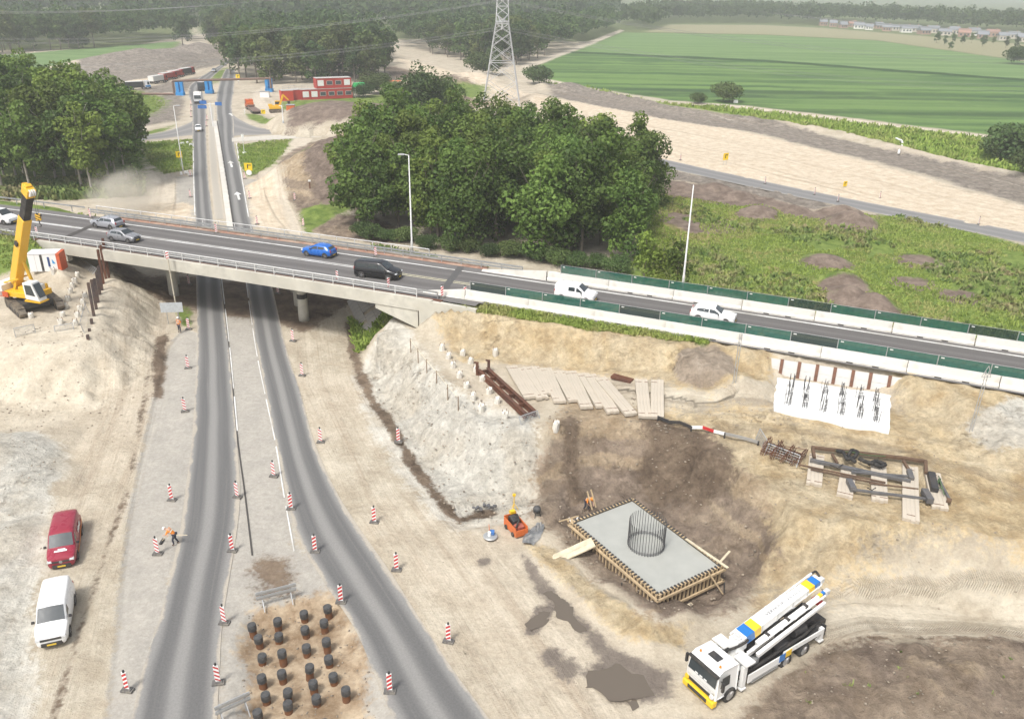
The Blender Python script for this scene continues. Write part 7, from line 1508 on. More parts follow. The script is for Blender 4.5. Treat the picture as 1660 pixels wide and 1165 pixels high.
# ------------------------------------------------------------------ formwork foundation
FZ0, FZ1 = -.4, 1.0
fc = [P(a, b, FZ1) for a, b in ((935, 848), (1067, 963), (1168, 914), (1020, 806))]     # left, bottom, right, top
cen = sum(fc, Vector()) / 4; cen.z = 0
ux = (fc[1] - fc[0] + fc[2] - fc[3]); ux.normalize(); uy = Vector((-ux.y, ux.x, 0)); LX = ((fc[1] - fc[0]).length + (fc[2] - fc[3]).length) / 4; LY = ((fc[3] - fc[0]).length + (fc[2] - fc[1]).length) / 4
fo = thing('foundation_formwork', 'freshly poured grey concrete foundation in timber formwork with a ring of rebar', 'foundation', cen, math.atan2(ux.y, ux.x))
m_fresh = mat('wet_concrete', (0.37, 0.375, 0.345), .45, var=.06, scale=1.2); m_timber = mat('formwork_timber', (0.50, 0.38, 0.23), .85, var=.25, scale=3, dirt=(0.25, 0.19, 0.13), dirt_amt=.5); m_ply = mat('formwork_ply', (0.10, 0.075, 0.055), .8, var=.3)
b = MB(); b.box((0, 0, (FZ0 + FZ1) / 2 - .06), (LX * 2 - .1, LY * 2 - .1, FZ1 - FZ0 - .12)); b.build('poured_slab', m_fresh, fo)
for sx, sy in ((1, 0), (-1, 0), (0, 1), (0, -1)):
    L = LY if sx else LX; off = LX if sx else LY
    def loc(t, d, z): return (sx * (off + d), t, z) if sx else (t, sy * (off + d), z)
    def dim(t, d, z): return (d, t, z) if sx else (t, d, z)
    b = MB(); b.box(loc(0, .02, .27), dim(L * 2 + .02, .04, 1.40)); b.build('formwork_panel', m_ply, fo)
    st = MB(); st.box((0, 0, 0), dim(.075, .10, 1.30)); sme = st.mesh('stud', m_timber)
    n = int(L * 2 / .31)
    for k in range(n + 1): q = link('stud', sme, fo); q.location = loc(-L + .06 + k * (L * 2 - .12) / n, .095, .28)
    for z in (-.12, .72):
        b = MB(); b.box(loc(0, .21, z), dim(L * 2 + .5, .10, .14)); b.build('waler', m_timber, fo)
    b = MB(); b.box(loc(0, .05, .965), dim(L * 2 + .1, .16, .05)); b.build('top_plate', m_timber, fo)
    nb2 = MB(); nb2.box((0, 0, 0), dim(.11, .20, .05)); cme = nb2.mesh('clamp', m_darkmetal)
    for k in range(int(L * 2 / .26)): q = link('clamp', cme, fo); q.location = loc(-L + .2 + k * .26, .04, 1.02)
cg = MB(); ring = MB(); cx0 = .15; Rr = 1.1
bar = MB(); bar.tube((0, 0, 0), (0, 0, 1.85), .024, 4); bme = bar.mesh('rebar', m_bar)
for k in range(40):
    a = k * 2 * math.pi / 40; q = link('rebar', bme, fo); q.location = (cx0 + Rr * math.cos(a), Rr * math.sin(a) * .98, FZ1 - .15); q.scale.z = 1.0 if math.sin(a) > -.9 else .97
for z in (.02, .1):
    ring.path([(cx0 + Rr * math.cos(k * .196), Rr * math.sin(k * .196), FZ1 + z) for k in range(33)], .02, 4)
ring.build('rebar_ring', m_bar, fo)
def plank_thing(pa, pb, za, zb, w, label, name='plank', m=None, th=.06):
    A = P(*pa, za); B = P(*pb, zb); o = thing(name, label, 'plank', (A + B) / 2); b = MB(); b.beam(A - o.location, B - o.location, w, th); b.build('board', m or m_timber, o); return o
m_ramp = mat('ramp_board', (0.58, 0.50, 0.36), .9, var=.2, scale=2)
A = P(897, 908, .15); B = P(962, 878, 1.08); o = thing('access_ramp', 'wooden ramp of two boards leading up to the formwork from the left', 'ramp', (A + B) / 2); n = Vector((-(B - A).y, (B - A).x, 0)).normalized()
for s in (-.22, .22): b = MB(); b.beam(A - o.location + n * s, B - o.location + n * s, .42, .07); b.build('board', m_ramp, o)
plank_thing((1066, 1003), (1122, 978), -.3, -.3, .18, 'single pale plank lying in front of the right formwork corner', m=m_ramp); plank_thing((1150, 929), (1172, 962), 1.0, -.25, .09, 'thin slanting prop against the right side of the formwork'); plank_thing((1112, 873), (1180, 920), 1.08, 1.08, .16, 'long plank on the upper right formwork edge sticking out', m=m_ramp); plank_thing((1166, 912), (1183, 893), .9, .9, .13, 'short plank sticking out behind the right formwork corner', m=m_ramp)
plank_thing((906, 845), (938, 836), .8, .85, .07, 'thin lath poking out left of the upper formwork corner'); plank_thing((952, 796), (960, 826), 1.9, .8, .08, 'left of two upright laths by the worker at the formwork'); plank_thing((958, 793), (966, 822), 2.0, .9, .08, 'right of two upright laths by the worker at the formwork')
plank_thing((1064, 998), (1072, 990), -.25, -.1, .3, 'small reddish board at the lower corner of the formwork', m=m_tubep); plank_thing((1008, 944), (1008, 962), .6, -.3, .06, 'thin dark stake before the left side of the formwork', m=m_darkmetal); plank_thing((1174, 944), (1174, 960), .4, -.2, .06, 'thin dark stake right of the formwork', m=m_darkmetal)
# ------------------------------------------------------------------ compressor trolley, lamp, reel, sheet
m_orange = mat('machine_orange', (0.62, 0.14, 0.03), .5, var=.1, dirt=(0.3, 0.2, 0.12), dirt_amt=.3)
p = T(836, 862); o = thing('motor_trolley', 'orange open machine trolley with dark motor standing in the sand by the pit', 'machine', p, R(-62)); o.scale = (.9,) * 3
b = MB(); b.box((0, .45, .45), (1.7, .05, .65)); b.box((0, -.45, .45), (1.7, .05, .65)); b.box((.87, 0, .38), (.05, .95, .5)); b.box((-.87, 0, .5), (.05, .95, .75)); b.box((0, 0, .14), (1.7, .9, .06)); b.build('tray', m_orange, o)
b = MB(); b.box((-.3, .0, .6), (.8, .5, .6)); b.lathe([(.26, 0), (.26, .5)], 12, Matrix.Translation((-.4, -.25, .75)) @ Matrix.Rotation(R(-90), 4, 'X')); b.build('motor', m_darkmetal, o, False, .04); b = MB(); b.box((.35, .1, .5), (.55, .5, .35)); b.box((.3, -.2, .55), (.3, .2, .3)); b.build('tank', mat('dull_red_tank', (0.35, 0.1, 0.07), .6), o, False, .03)
b = MB(); b.path([(-.6, .1, .9), (-.3, .25, 1.1), (.2, .15, 1.0), (.6, -.3, .75)], .06, 6); b.build('hose', m_rubber, o); b = MB(); b.box((-.92, .2, .95), (.25, .4, .2)); b.build('yellow_box', m_py, o)
for x in (-.5, .5):
    for y in (-.52, .52): b = MB(); b.lathe([(.17, -.04), (.17, .04)], 12, Matrix.Translation((x, y, .17)) @ Matrix.Rotation(R(90), 4, 'X')); b.build('wheel', m_tyre, o)
p = T(833, 826); o = thing('work_lamp', 'thin yellow lamp stand rising behind the orange trolley', 'lamp stand', p)
b = MB(); b.tube((0, 0, 0), (0, 0, 1.1), .03, 6)
for k in range(3): b.tube((0, 0, .5), (.3 * math.cos(k * 2.1), .3 * math.sin(k * 2.1), 0), .02, 4)
b.build('stand', m_py, o); b = MB(); b.box((0, 0, 1.15), (.2, .12, .16)); b.build('lamp', m_py, o)
p = T(795, 872); o = thing('power_trowel', 'round ride-on steel trowel disc with a blue motor left of the orange trolley', 'machine', p)
b = MB(); b.lathe([(.42, .1), (.46, .16), (.40, .2), (.12, .22)], 20); b.build('disc', m_galv, o); b = MB(); b.lathe([(.38, .0), (.38, .08)], 16); b.build('foot', m_darkmetal, o)
b = MB(); b.box((.1, .1, .36), (.3, .28, .25)); b.build('motor', mat('motor_blue', (0.05, 0.16, 0.42), .5), o, False, .03); b = MB(); b.lathe([(.10, .22), (.10, .48), (.03, .52)], 10, Matrix.Translation((-.06, -.03, 0))); b.build('filter', m_sign, o); b = MB(); b.tube((-.05, 0, .4), (-.1, .1, .95), .02, 5); b.build('handle', m_orange, o)
p = T(866, 868); o = thing('plastic_sheet', 'crumpled dark grey plastic sheet spread right of the orange trolley', 'sheet', p); g = random.Random(2); V = []; F = []
for i in range(9):
    for j in range(6):
        x = (i / 8 - .5) * 2.5; y = (j / 5 - .5) * (1.1 - abs(i / 8 - .35) * .9); V.append((x * .35 + y * .9 + g.uniform(-.05, .05), x * .85 - y * .25, .05 + .22 * abs(math.sin(i * 1.7 + j * 1.3)) * (1 - abs(j / 2.5 - 1) * .7) + g.uniform(0, .05)))
for i in range(8):
    for j in range(5): F.append((i * 6 + j, i * 6 + 6 + j, i * 6 + 7 + j, i * 6 + 1 + j))
b = MB(); b.add(V, F); b.build('sheet', mat('grey_plastic', (0.16, 0.165, 0.17), .35, var=.25, scale=3, dirt=(0.45, 0.43, 0.38), dirt_amt=.4), o, False)
p = T(870, 838); o = thing('round_tank', 'small dark round tank on legs behind the grey sheet', 'tank', p); b = MB(); b.lathe([(.05, .3), (.24, .36), (.26, .6), (.2, .72), (.04, .76)], 14); b.build('tank', m_cap, o, True); b = MB()
for k in range(3): b.tube((.15 * math.cos(k * 2.1), .15 * math.sin(k * 2.1), .4), (.25 * math.cos(k * 2.1), .25 * math.sin(k * 2.1), 0), .025, 5)
b.build('legs', m_darkmetal, o)
for a, b_, lab, L in ((785, 826, 'grey rubble and cut pipe lying at the toe of the white slope', 1.4), (930, 848, 'pile of white buckets and tools at the left formwork corner', .7)):
    p = T(a, b_); o = thing('rubble' if L > 1 else 'tool_heap', lab, 'rubble' if L > 1 else 'tools', p)
    for k in range(7): b = MB(); b.box((0, 0, 0), (.22 + .1 * (k % 3), .16, .12 + .03 * k % .1)); q = b.build('chunk' if L > 1 else 'tool', m_gsteel if L > 1 else (m_sign if k % 2 else m_timber), o, False, .02); q.location = ((k / 6 - .5) * L, rnd.uniform(-.2, .2), .1); q.rotation_euler = (rnd.uniform(-.4, .4), rnd.uniform(-.4, .4), rnd.uniform(0, 3))
# puddles
m_puddle = NT('puddle_water'); pp = m_puddle.pos(); m_puddle.principled((0.13, 0.108, 0.085), .07, 0, m_puddle.bump(m_puddle.noise(pp, 2.0, 3), .03, .01), .5); m_puddle = m_puddle.m
g = np.random.default_rng(9)
for poly in ([(950, 1085), (1000, 1080), (1050, 1094), (1088, 1096), (1086, 1122), (1040, 1132), (990, 1134), (952, 1112)], [(880, 950), (906, 958), (934, 994), (955, 1024), (936, 1024), (914, 1002), (890, 974)], [(1020, 1134), (1042, 1130), (1050, 1144), (1030, 1150)], [(850, 1012), (868, 992), (890, 990), (884, 1012), (862, 1026)]):
    pts_ = densify([P2(a, b, 0) for a, b in poly + poly[:1]], 6)[:-1]; pts_ = [(x + float(fbm(np.array([x * 1.1]), np.array([y * 1.1]), 5)[0]) * .9, y + float(fbm(np.array([x * 1.1]), np.array([y * 1.1]), 6)[0]) * .9) for x, y in pts_]
    hh = [hz(x, y) for x, y in pts_[::2]]; z = float(np.percentile(hh, 52)) + .012; b = MB(); b.add([(x, y, z) for x, y in pts_], [tuple(range(len(pts_)))]); tag(b.build('puddle', m_puddle), kind='structure')
# stones and debris strewn over the sand
g = np.random.default_rng(77); V = []; F = []
ico = [(0, 0, 1), (.9, 0, .3), (.28, .85, .3), (-.72, .52, .35), (-.72, -.52, .3), (.28, -.85, .35), (0, 0, -.4)]; icf = [(0, 1, 2), (0, 2, 3), (0, 3, 4), (0, 4, 5), (0, 5, 1), (6, 2, 1), (6, 3, 2), (6, 4, 3), (6, 5, 4), (6, 1, 5)]
for poly, n, smx in ((px([(1200, 1165), (1345, 1045), (1660, 1040), (1750, 1240), (1180, 1240)]), 260, .08), (px([(1060, 690), (1660, 760), (1660, 950), (1250, 920), (1100, 780)], 2), 300, .08), (px([(880, 720), (1040, 700), (1240, 900), (1100, 1000), (900, 880)], .5), 450, .12), (px([(580, 570), (720, 640), (880, 720), (870, 810), (740, 830)], 1.5), 300, .10), (px([(0, 560), (230, 560), (200, 700), (0, 700)], .8), 250, .09), (px([(20, 700), (120, 740), (60, 900), (0, 900)], .4), 60, .08), (px([(400, 960), (570, 960), (620, 1180), (390, 1180)]), 220, .07)):
    pts, zz = scatter(poly, n, int(n + smx * 1000))
    for (x, y), z in zip(pts, zz):
        s = smx * g.uniform(.3, 1.0) ** 1.5 + .02; b0 = len(V); sc3 = g.uniform(.6, 1.3, 3)
        V += [(x + v[0] * s * sc3[0], y + v[1] * s * sc3[1], z + v[2] * s * sc3[2] * .8) for v in ico]; F += [tuple(q + b0 for q in f) for f in icf]
o = link('loose_stones', np_mesh('loose_stones', V, F, mat('stone_and_clod', (0.29, 0.245, 0.19), .95, var=.4, scale=.7), False, None, 3)); tag(o, 'small stones and clods strewn over the sand and soil', 'stones', None, 'stuff')
# ------------------------------------------------------------------ pylon and wires
m_pyl = mat('pylon_steel', (0.50, 0.505, 0.51), .6, .3, var=.15, scale=1.0)
pc = (P(780, 172, 0) + P(845, 172, 0)) / 2; pc.y += 4.6
py = thing('lattice_pylon', 'tall grey lattice power pylon standing in the sand behind the grove', 'pylon', pc); HP = 42.0
def half(z): return 5.1 + (1.75 - 5.1) * min(1, z / 21.0) if z < 21 else 1.75 - (z - 21) * .045
cn = [(-1, -1), (1, -1), (1, 1), (-1, 1)]
def cp(k, z): h = half(z); return Vector((cn[k][0] * h, cn[k][1] * h, z))
for k in range(4):
    b = MB(); zs = [0, 7, 14, 21, 30, HP]
    for a, c in zip(zs[:-1], zs[1:]): b.beam(cp(k, a), cp(k, c), .24, .24)
    b.build('leg', m_pyl, py)
lev = [0, 6.0, 11.2, 15.4, 18.6, 21, 23.2, 25.4, 27.8, 30.2, 33, 36, 39, 42]
for i in range(len(lev) - 1):
    b = MB()
    for k in range(4):
        a0, a1, c0, c1 = cp(k, lev[i]), cp(k, lev[i + 1]), cp((k + 1) % 4, lev[i]), cp((k + 1) % 4, lev[i + 1])
        b.beam(a0, c1, .12, .12); b.beam(c0, a1, .12, .12)
        if i < 5:
            mid = (a0 + c1) / 2; b.beam(a0.lerp(a1, .5), mid.lerp(a0, .5), .07, .07); b.beam(c0.lerp(c1, .5), mid.lerp(c0, .5), .07, .07); b.beam(a0.lerp(a1, .5), mid.lerp(a1, .5), .07, .07); b.beam(c0.lerp(c1, .5), mid.lerp(c1, .5), .07, .07)
        if i in (1, 4, 6, 9): b.beam(a1, c1, .16, .16)
    b.build('bracing', m_pyl, py)
ARMS = [(21.5, 9.5), (28.5, 12.0), (36.0, 8.5)]
for z, L in ARMS:
    for s in (-1, 1):
        b = MB(); tip = Vector((0, s * L, z + .2))
        for k in ((0, 1) if s < 0 else (2, 3)): b.beam(cp(k, z), tip, .16, .16); b.beam(cp(k, z + 2.0), tip, .13, .13)
        b.beam(cp(0 if s < 0 else 3, z), cp(1 if s < 0 else 2, z), .14, .14)
        for f in (.3, .55, .8):
            l = cp(0 if s < 0 else 3, z).lerp(tip, f); r_ = cp(1 if s < 0 else 2, z).lerp(tip, f); u = cp(0 if s < 0 else 3, z + 2).lerp(tip, f); b.beam(l, r_, .08, .08); b.beam(l, u, .08, .08)
        b.build('cross_arm', m_pyl, py)
m_wire = mat('wire_grey', (0.22, 0.225, 0.23), .6, .2)
wn_ = 0
for z, L in ARMS:
    for y in (-L, -L * .55, L * .55, L):
        ins = Vector((0, y, z - 1.6)); b = MB(); b.tube((0, y, z), ins, .09, 6); b.build('insulator', m_lightsteel, py)
        for sx in (-1, 1):
            pts_ = []; span, sag = 300.0, 13.0
            for k in range(25):
                t = k / 24 * .85; pts_.append(ins + Vector((sx * span * t, -sx * 10 * t, -4 * sag * t * (1 - t))))
            w = MB(); w.path(pts_, .022, 4); w.build('power_line', m_wire, py)
# ------------------------------------------------------------------ height portal over the road with blue towers
m_pblue = mat('portal_blue', (0.03, 0.25, 0.58), .5, var=.1); m_pipe = mat('brown_pipe_steel', (0.20, 0.13, 0.10), .7, .2, var=.2)
a0 = P(283, 155, 0); a1 = P(440, 150, 0); o = thing('pipe_portal', 'brown pipe bridge over the road resting on blue towers', 'pipe portal', (a0 + a1) / 2); hp_ = height_to(P(340, 152, 0), 129)
A = a0 - o.location; B = a1 - o.location; zt = Vector((0, 0, hp_)); b = MB(); b.path([A, A + zt, B + zt, B + Vector((0, 0, hp_ * .3))], .32, 8); b.path([A + Vector((-22, -2, .4)), A + Vector((0, 0, .4))], .3, 8); b.build('pipe', m_pipe, o)
for x, y in ((293, 155), (340, 151.5), (437, 149)):
    c = P(x, y, 0) - o.location; b = MB(); d_ = (B - A).normalized()
    for s in (-.55, .55): b.box(c + d_ * s + Vector((0, 0, hp_ * .46)), (.9, .9, hp_ * .93))
    b.box(c + Vector((0, 0, .5)), (2.2, 1.6, 1.0)); b.build('tower', m_pblue, o)
# road direction gantry arm
p = P(345.5, 205, 0); o = thing('direction_sign', 'white pole with two blue direction signs on arms above the median', 'road sign', p); h = height_to(p, 167)
b = MB(); b.lathe([(.16, -.2), (.14, h)], 8); b.beam((-2.2, 0, h - .2), (2.0, 0, h - .2), .10, .10); b.build('pole', m_sign, o)
for x, z, w in ((-1.9, h - .9, 2.0), (-1.6, h + .1, 1.6), (1.9, h - .15, 1.5)): b = MB(); b.box((x, -.06, z), (w, .06, .75)); b.build('sign_plate', mat('sign_blue', (0.04, 0.15, 0.42), .5), o)
# yellow detour signs, poles and small signs
m_ysign = mat('sign_yellow', (0.80, 0.55, 0.01), .5, var=.04)
def ysign(a, b_, w, h0, label, rz=0, legs=1, white=False, s=1.0):
    p = P(a, b_, 0); o = thing('detour_sign', label, 'road sign', p, R(rz)); b = MB(); b.box((0, 0, h0 + w / 2), (w, .05, w)); b.build('yellow_plate', m_ysign, o)
    for x in ((-.3, .3) if legs == 2 else (0,)): q = MB(); q.tube((x, .04, -.1), (x, .04, h0 + w), .04, 6); q.build('post', m_galv, o)
    q = MB(); q.box((-.1, -.031, h0 + w * .55), (w * .12, .006, w * .55)); q.box((.16 * w, -.031, h0 + w * .72), (w * .4, .006, w * .12)); q.build('arrow_mark', m_black_mark, o)
    if white: q = MB(); q.lathe([(.3 * w + .1, -.03), (.3 * w + .1, .03)], 14, Matrix.Translation((0, 0, h0 - .35)) @ Matrix.Rotation(R(90), 4, 'X')); q.build('round_sign', m_sign, o)
    return o
ysign(404, 285, 1.3, .9, 'yellow detour sign with black arrow on the grass right of the road', 5, 2, True); ysign(293, 270, 1.1, 1.6, 'yellow sign low on the lamp post left of the road', 0, 1); ysign(428, 193, 1.0, 1.2, 'yellow sign by the low loader at the curved kerb', 0, 1); ysign(387, 138, 1.2, 2.0, 'yellow sign right of the road under the pipe portal', 0, 1, True); ysign(503, 206, .9, .4, 'small yellow sign with round white sign on top by the crossing road', 0, 1, True)
ysign(1175, 268, 1.3, 1.0, 'yellow sign standing in the pale sand strip on the right', 30, 2); ysign(1369, 305, .9, .3, 'small yellow sign farther right in the pale sand strip', 30, 1)
p = P(461, 216, 0); o = thing('signal_pole', 'black and white striped pole with a cranked arm at the crossing', 'signal pole', p); h = height_to(p, 172)
for k in range(4): b = MB(); b.lathe([(.13, h * k * .12), (.13, h * (k + 1) * .12)], 8); b.build('striped_band', m_black_mark if k % 2 == 0 else m_sign, o)
b = MB(); b.lathe([(.12, h * .48), (.09, h)], 8); b.beam((0, 0, h), (-.6, 0, h + .05), .12, .12); b.build('upper_pole', m_sign, o); b = MB(); b.box((0, -.12, h * .42), (.3, .2, .5)); b.build('signal_box', m_signgrey, o)
p = P(396, 248, 0); o = thing('traffic_sign', 'thin white sign post in the sandy grass right of the road', 'road sign', p); b = MB(); b.lathe([(.4, 0), (.4, .15)], 10); b.build('foot', m_sign, o); b = MB(); b.tube((0, 0, 0), (0, 0, 3.4), .06, 6); b.box((0, 0, 3.3), (.5, .06, .6)); b.build('post', m_sign, o)
for a, b_, t_, lab in ((564, 216, 205, 'short white post with a striped head at the end of the crossing road'), (489, 212, 204, 'small white post left of the white car on the crossing road'), (585, 214, 207, 'small white post right of the crossing road end'), (397, 185, 178, 'small white post at the low loader'), (504, 322, 293, 'thin rusty lamp stake on the brown soil')):
    p = P(a, b_, 0); o = thing('marker_post', lab, 'marker post', p); h = height_to(p, t_); b = MB(); b.box((0, 0, h / 2), (.16, .10, h)); b.build('post', m_sign if 'rusty' not in lab else m_rust, o); b = MB(); b.box((0, 0, h), (.34, .2, .25)); b.build('head', m_sign, o)
o = thing('ditch_box', 'small black box on the grass by the grove corner', 'box', P(562, 326, 0)); b = MB(); b.box((0, 0, .45), (.75, .6, .9)); b.build('box', m_trim, o, False, .05); b = MB(); b.box((0, 0, .93), (.85, .7, .08)); b.build('lid', m_galv, o)
for i, (a, b_) in enumerate([(294, 283), (302, 281), (308, 284), (296, 234), (304, 233), (310, 236)]):
    o = thing('verge_block', '%s white verge block left of the lower road from the bridge side' % ORD[i], 'block', P(a, b_, 0), rnd.uniform(0, 3), 'white verge blocks'); b = MB(); b.box((0, 0, .2), (.75, .4, .42), taper=.85); b.build('block', m_sign, o)
# ------------------------------------------------------------------ red site offices
m_offred = mat('office_red', (0.40, 0.045, 0.035), .55, var=.12); m_offroof = mat('office_roof', (0.42, 0.40, 0.38), .8, var=.2); m_win = mat('office_window', (0.06, 0.075, 0.085), .15); m_shut = mat('white_shutter', (0.76, 0.75, 0.74), .6)
def container(x0, x1, z0, y0, name, label, panels, side=None, roof=None, dep=3.0):
    "one office container; panels: list of (centre fraction, kind)"
    o = thing(name, label, 'office container', OFF @ Vector((x0, y0, z0)), OFFR, 'red site office containers'); L = x1 - x0; H = 2.75
    b = MB(); b.box((L / 2, dep / 2, H / 2), (L - .04, dep, H - .04)); b.build('body', side or m_offred, o)
    b = MB(); b.box((L / 2, dep / 2, H + .03), (L, dep + .1, .06)); b.build('roof', roof or m_offroof, o)
    for f, kind in panels:
        w = MB(); w.box((L * f, -.03, 1.5), (1.75, .05, 1.55 if kind == 's' else 1.15)); fr_ = w.build('shutter' if kind == 's' else 'window', m_shut if kind == 's' else m_offroof, o)
        if kind == 'w': g_2 = MB(); g_2.box((L * f, -.062, 1.5), (1.5, .02, .92)); g_2.build('pane', m_win, fr_)
    for x in (.06, L - .06): b = MB(); b.box((x, -.02, H / 2), (.12, .08, H)); b.build('corner_post', m_offred, o)
    return o
oa = P(457, 164, 0); ob = P(572, 159, 0); OFFR = math.atan2((ob - oa).y, (ob - oa).x); OFF = Matrix.Translation(oa) @ rotz(OFFR); OL = (ob - oa).length; u = OL / 8
container(0, u * 1.3, 0, -.4, 'site_office', 'bright red closed container at the left end of the lower office row', [], mat('container_red', (0.52, 0.055, 0.03), .6)); container(u * 1.3, u * 2.2, 0, .5, 'site_office', 'dull red container second from the left in the lower office row', [])
for i, k in enumerate('sswwww'):
    container(u * (2.2 + i * .967), u * (3.17 + i * .967), 0, 0, 'site_office', '%s office container with a %s in the lower red row' % (ORD[i + 2], 'white shutter' if k == 's' else 'dark window'), [(.5, k)])
for i, k in enumerate('swws'): container(u * (4.0 + i * 1.0), u * (5.0 + i * 1.0), 2.85, .6, 'site_office', '%s upper office container, %s' % (ORD[i], 'white shutter' if k == 's' else 'dark window'), [(.5, k)], None, None, 3.4)
o = thing('balcony_rail', 'thin grey guard rail on the flat roof of the lower offices', 'guard rail', OFF @ Vector((u * .3, 1.5, 2.8)), OFFR)
for z in (.5, 1.0): b = MB(); b.tube((0, 0, z), (u * 3.5, 0, z), .04, 4); b.build('rail', m_galv, o)
for k in range(6): b = MB(); b.tube((u * .7 * k, 0, 0), (u * .7 * k, 0, 1.05), .04, 4); b.build('post', m_galv, o)
p = OFF @ Vector((OL + 2.2, .5, 0)); o = thing('green_skip', 'bright green covered skip to the right of the red offices', 'skip', p, OFFR); b = MB(); b.prism([(-1.8, 0), (-1.2, -.0), (1.6, 0), (2.2, 0)], 0, 0) if 0 else b.box((0, 0, 3.6), (3.6, 2.2, 1.0), taper=.8); b.build('tub', mat('skip_green', (0.03, 0.34, 0.09), .6), o); b = MB()
for x in (-1.5, 1.5):
    for y in (-.9, .9): b.box((x, y, 1.55), (.2, .2, 3.1))
b.build('stand', m_galv, o)
for k, (a, b_, lab, mt) in enumerate([(588, 147, 'orange barrier boards right of the green skip', m_orange), (430, 158, 'white and blue small container left of the offices', m_cabin), (473, 192, 'small orange machine body on the brown mound before the offices', m_orange)]):
    o = thing('site_box', lab, 'container', P(a, b_, 0) + Vector((0, 0, 1.6 if k == 2 else 0)), .1); b = MB(); b.box((0, 0, .8), (2.0 + .6 * (k == 1), 1.6, 1.6), taper=.95); b.build('body', mt, o, False, .05); b = MB(); b.box((0, 0, 1.65), (2.1 + .6 * (k == 1), 1.7, .08)); b.build('lid', m_galv, o)
o = thing('orange_fence', 'long low orange net fence between the woods behind the offices', 'net fence', P(610, 133, 0)); b = MB(); b.path([P(a, c, .9) - o.location for a, c in ((578, 136), (600, 134), (625, 131), (650, 132))], .22, 4); b.build('net', m_orange, o)
# ------------------------------------------------------------------ excavator and low loader
p = P(448, 182, 0); o = thing('excavator', 'yellow excavator standing by the brown mound before the offices', 'excavator', p, R(20)); o.scale = (.85,) * 3
for s in (-1.1, 1.1): b = MB(); b.prism([(-2, .1), (-1.7, 0), (1.7, 0), (2, .1), (2.1, .5), (1.7, .9), (-1.7, .9), (-2.1, .5)], -.3, .3, Matrix.Translation((0, s, 0)) @ Matrix.Rotation(R(90), 4, 'X')); b.build('track', _mats['track_steel'], o)
b = MB(); b.box((-.3, 0, 1.5), (3.4, 2.5, .9)); b.box((-1.6, 0, 2.1), (1.2, 2.3, .5)); b.build('body', m_cy, o, False, .08); b = MB(); b.box((.6, .75, 2.45), (1.4, 1.0, 1.5)); c = b.build('cab', m_cy, o, False, .05); b = MB(); b.box((.62, .75, 2.6), (1.43, 1.04, .8)); b.build('cab_window', m_glass, c)
b = MB(); b.beam((1.0, -.2, 1.8), (2.4, -.2, 5.0), .45, .55); b.build('boom', m_cy, o); b = MB(); b.beam((2.3, -.2, 5.1), (3.9, -.2, 3.4), .35, .4); b.build('stick', m_cy, o); b = MB(); b.box((3.9, -.2, 2.7), (.7, 1.1, .9)); b.build('bucket', m_darkmetal, o)
o = thing('low_loader', 'orange cabbed low loader truck with empty dark trailer bed', 'truck', P(412, 180, 0)); along(o, (398, 170), (425, 189), 0)
o.location = P(410, 180, 0); o.rotation_euler.z += math.pi
cab(o, paint('loader_orange', (0.55, 0.12, 0.03)), 6.5, 2.2); b = MB(); b.box((4.6, 0, .8), (4.2, .9, .35)); b.build('chassis', m_chassis, o); b = MB(); b.box((-2.6, 0, .85), (9.5, 2.5, .25)); b.box((2.9, 0, 1.35), (1.6, 2.4, .3)); b.build('trailer_bed', mat('trailer_brown', (0.17, 0.12, 0.10), .8), o); b = MB(); b.box((3.7, 0, 1.6), (1.2, 2.0, 1.2)); b.build('gear_stack', m_orange, o)
for x in (5.6, 3.6, -3.0, -4.3, -5.6):
    for s in (1, -1): add_wheel(o, x, s * 1.06, .48, .32)
# ------------------------------------------------------------------ hay bale, village and field things far off
m_hwall = [mat('house_brick', (0.36, 0.24, 0.19), .9), mat('house_white', (0.70, 0.68, 0.64), .9), mat('house_pale', (0.52, 0.46, 0.40), .9)]; m_hroof = [mat('roof_grey', (0.21, 0.22, 0.24), .8), mat('roof_red', (0.33, 0.19, 0.15), .8)]
def house(a, b_, w, lab, k):
    p = P(a, b_, 0); o = thing('house', lab, 'house', p, R(g_.uniform(-25, 10)), 'houses of the far village'); h, d, rh = g_.uniform(2.6, 3.4), w * .8, g_.uniform(2.0, 2.8)
    b = MB(); b.box((0, 0, h / 2), (w, d, h)); wl = b.build('wall', m_hwall[k % 3], o)
    b = MB(); b.add([(-w / 2 - .3, -d / 2 - .3, h), (w / 2 + .3, -d / 2 - .3, h), (w / 2 + .3, d / 2 + .3, h), (-w / 2 - .3, d / 2 + .3, h), (-w / 2 - .3, 0, h + rh), (w / 2 + .3, 0, h + rh)], [(0, 1, 5, 4), (2, 3, 4, 5), (1, 2, 5), (3, 0, 4), (3, 2, 1, 0)]); rf = b.build('roof', m_hroof[1 if k == 0 else 0], o); b = MB(); b.box((w * .25, 0, h + rh), (.6, .6, 1.4)); b.build('chimney', m_hwall[0], rf)
    for x in (-w * .28, w * .05, w * .32): b = MB(); b.box((x, -d / 2 - .03, 1.7), (w * .15, .06, 1.3)); b.build('window', m_win, wl)
for i, (a, b_) in enumerate([(1334, 42), (1350, 44), (1366, 46), (1381, 44), (1392, 47), (1408, 49), (1424, 47), (1437, 51), (1452, 50), (1468, 53), (1483, 52), (1497, 56), (1512, 54), (1530, 58), (1546, 56), (1562, 60), (1577, 58), (1592, 63), (1608, 60), (1625, 66), (1642, 63), (1656, 68)]):
    house(a, b_, g_.uniform(6, 8.5), '%s house from the left in the hazy village before the right tree line' % ORD[i], g_.randrange(6))
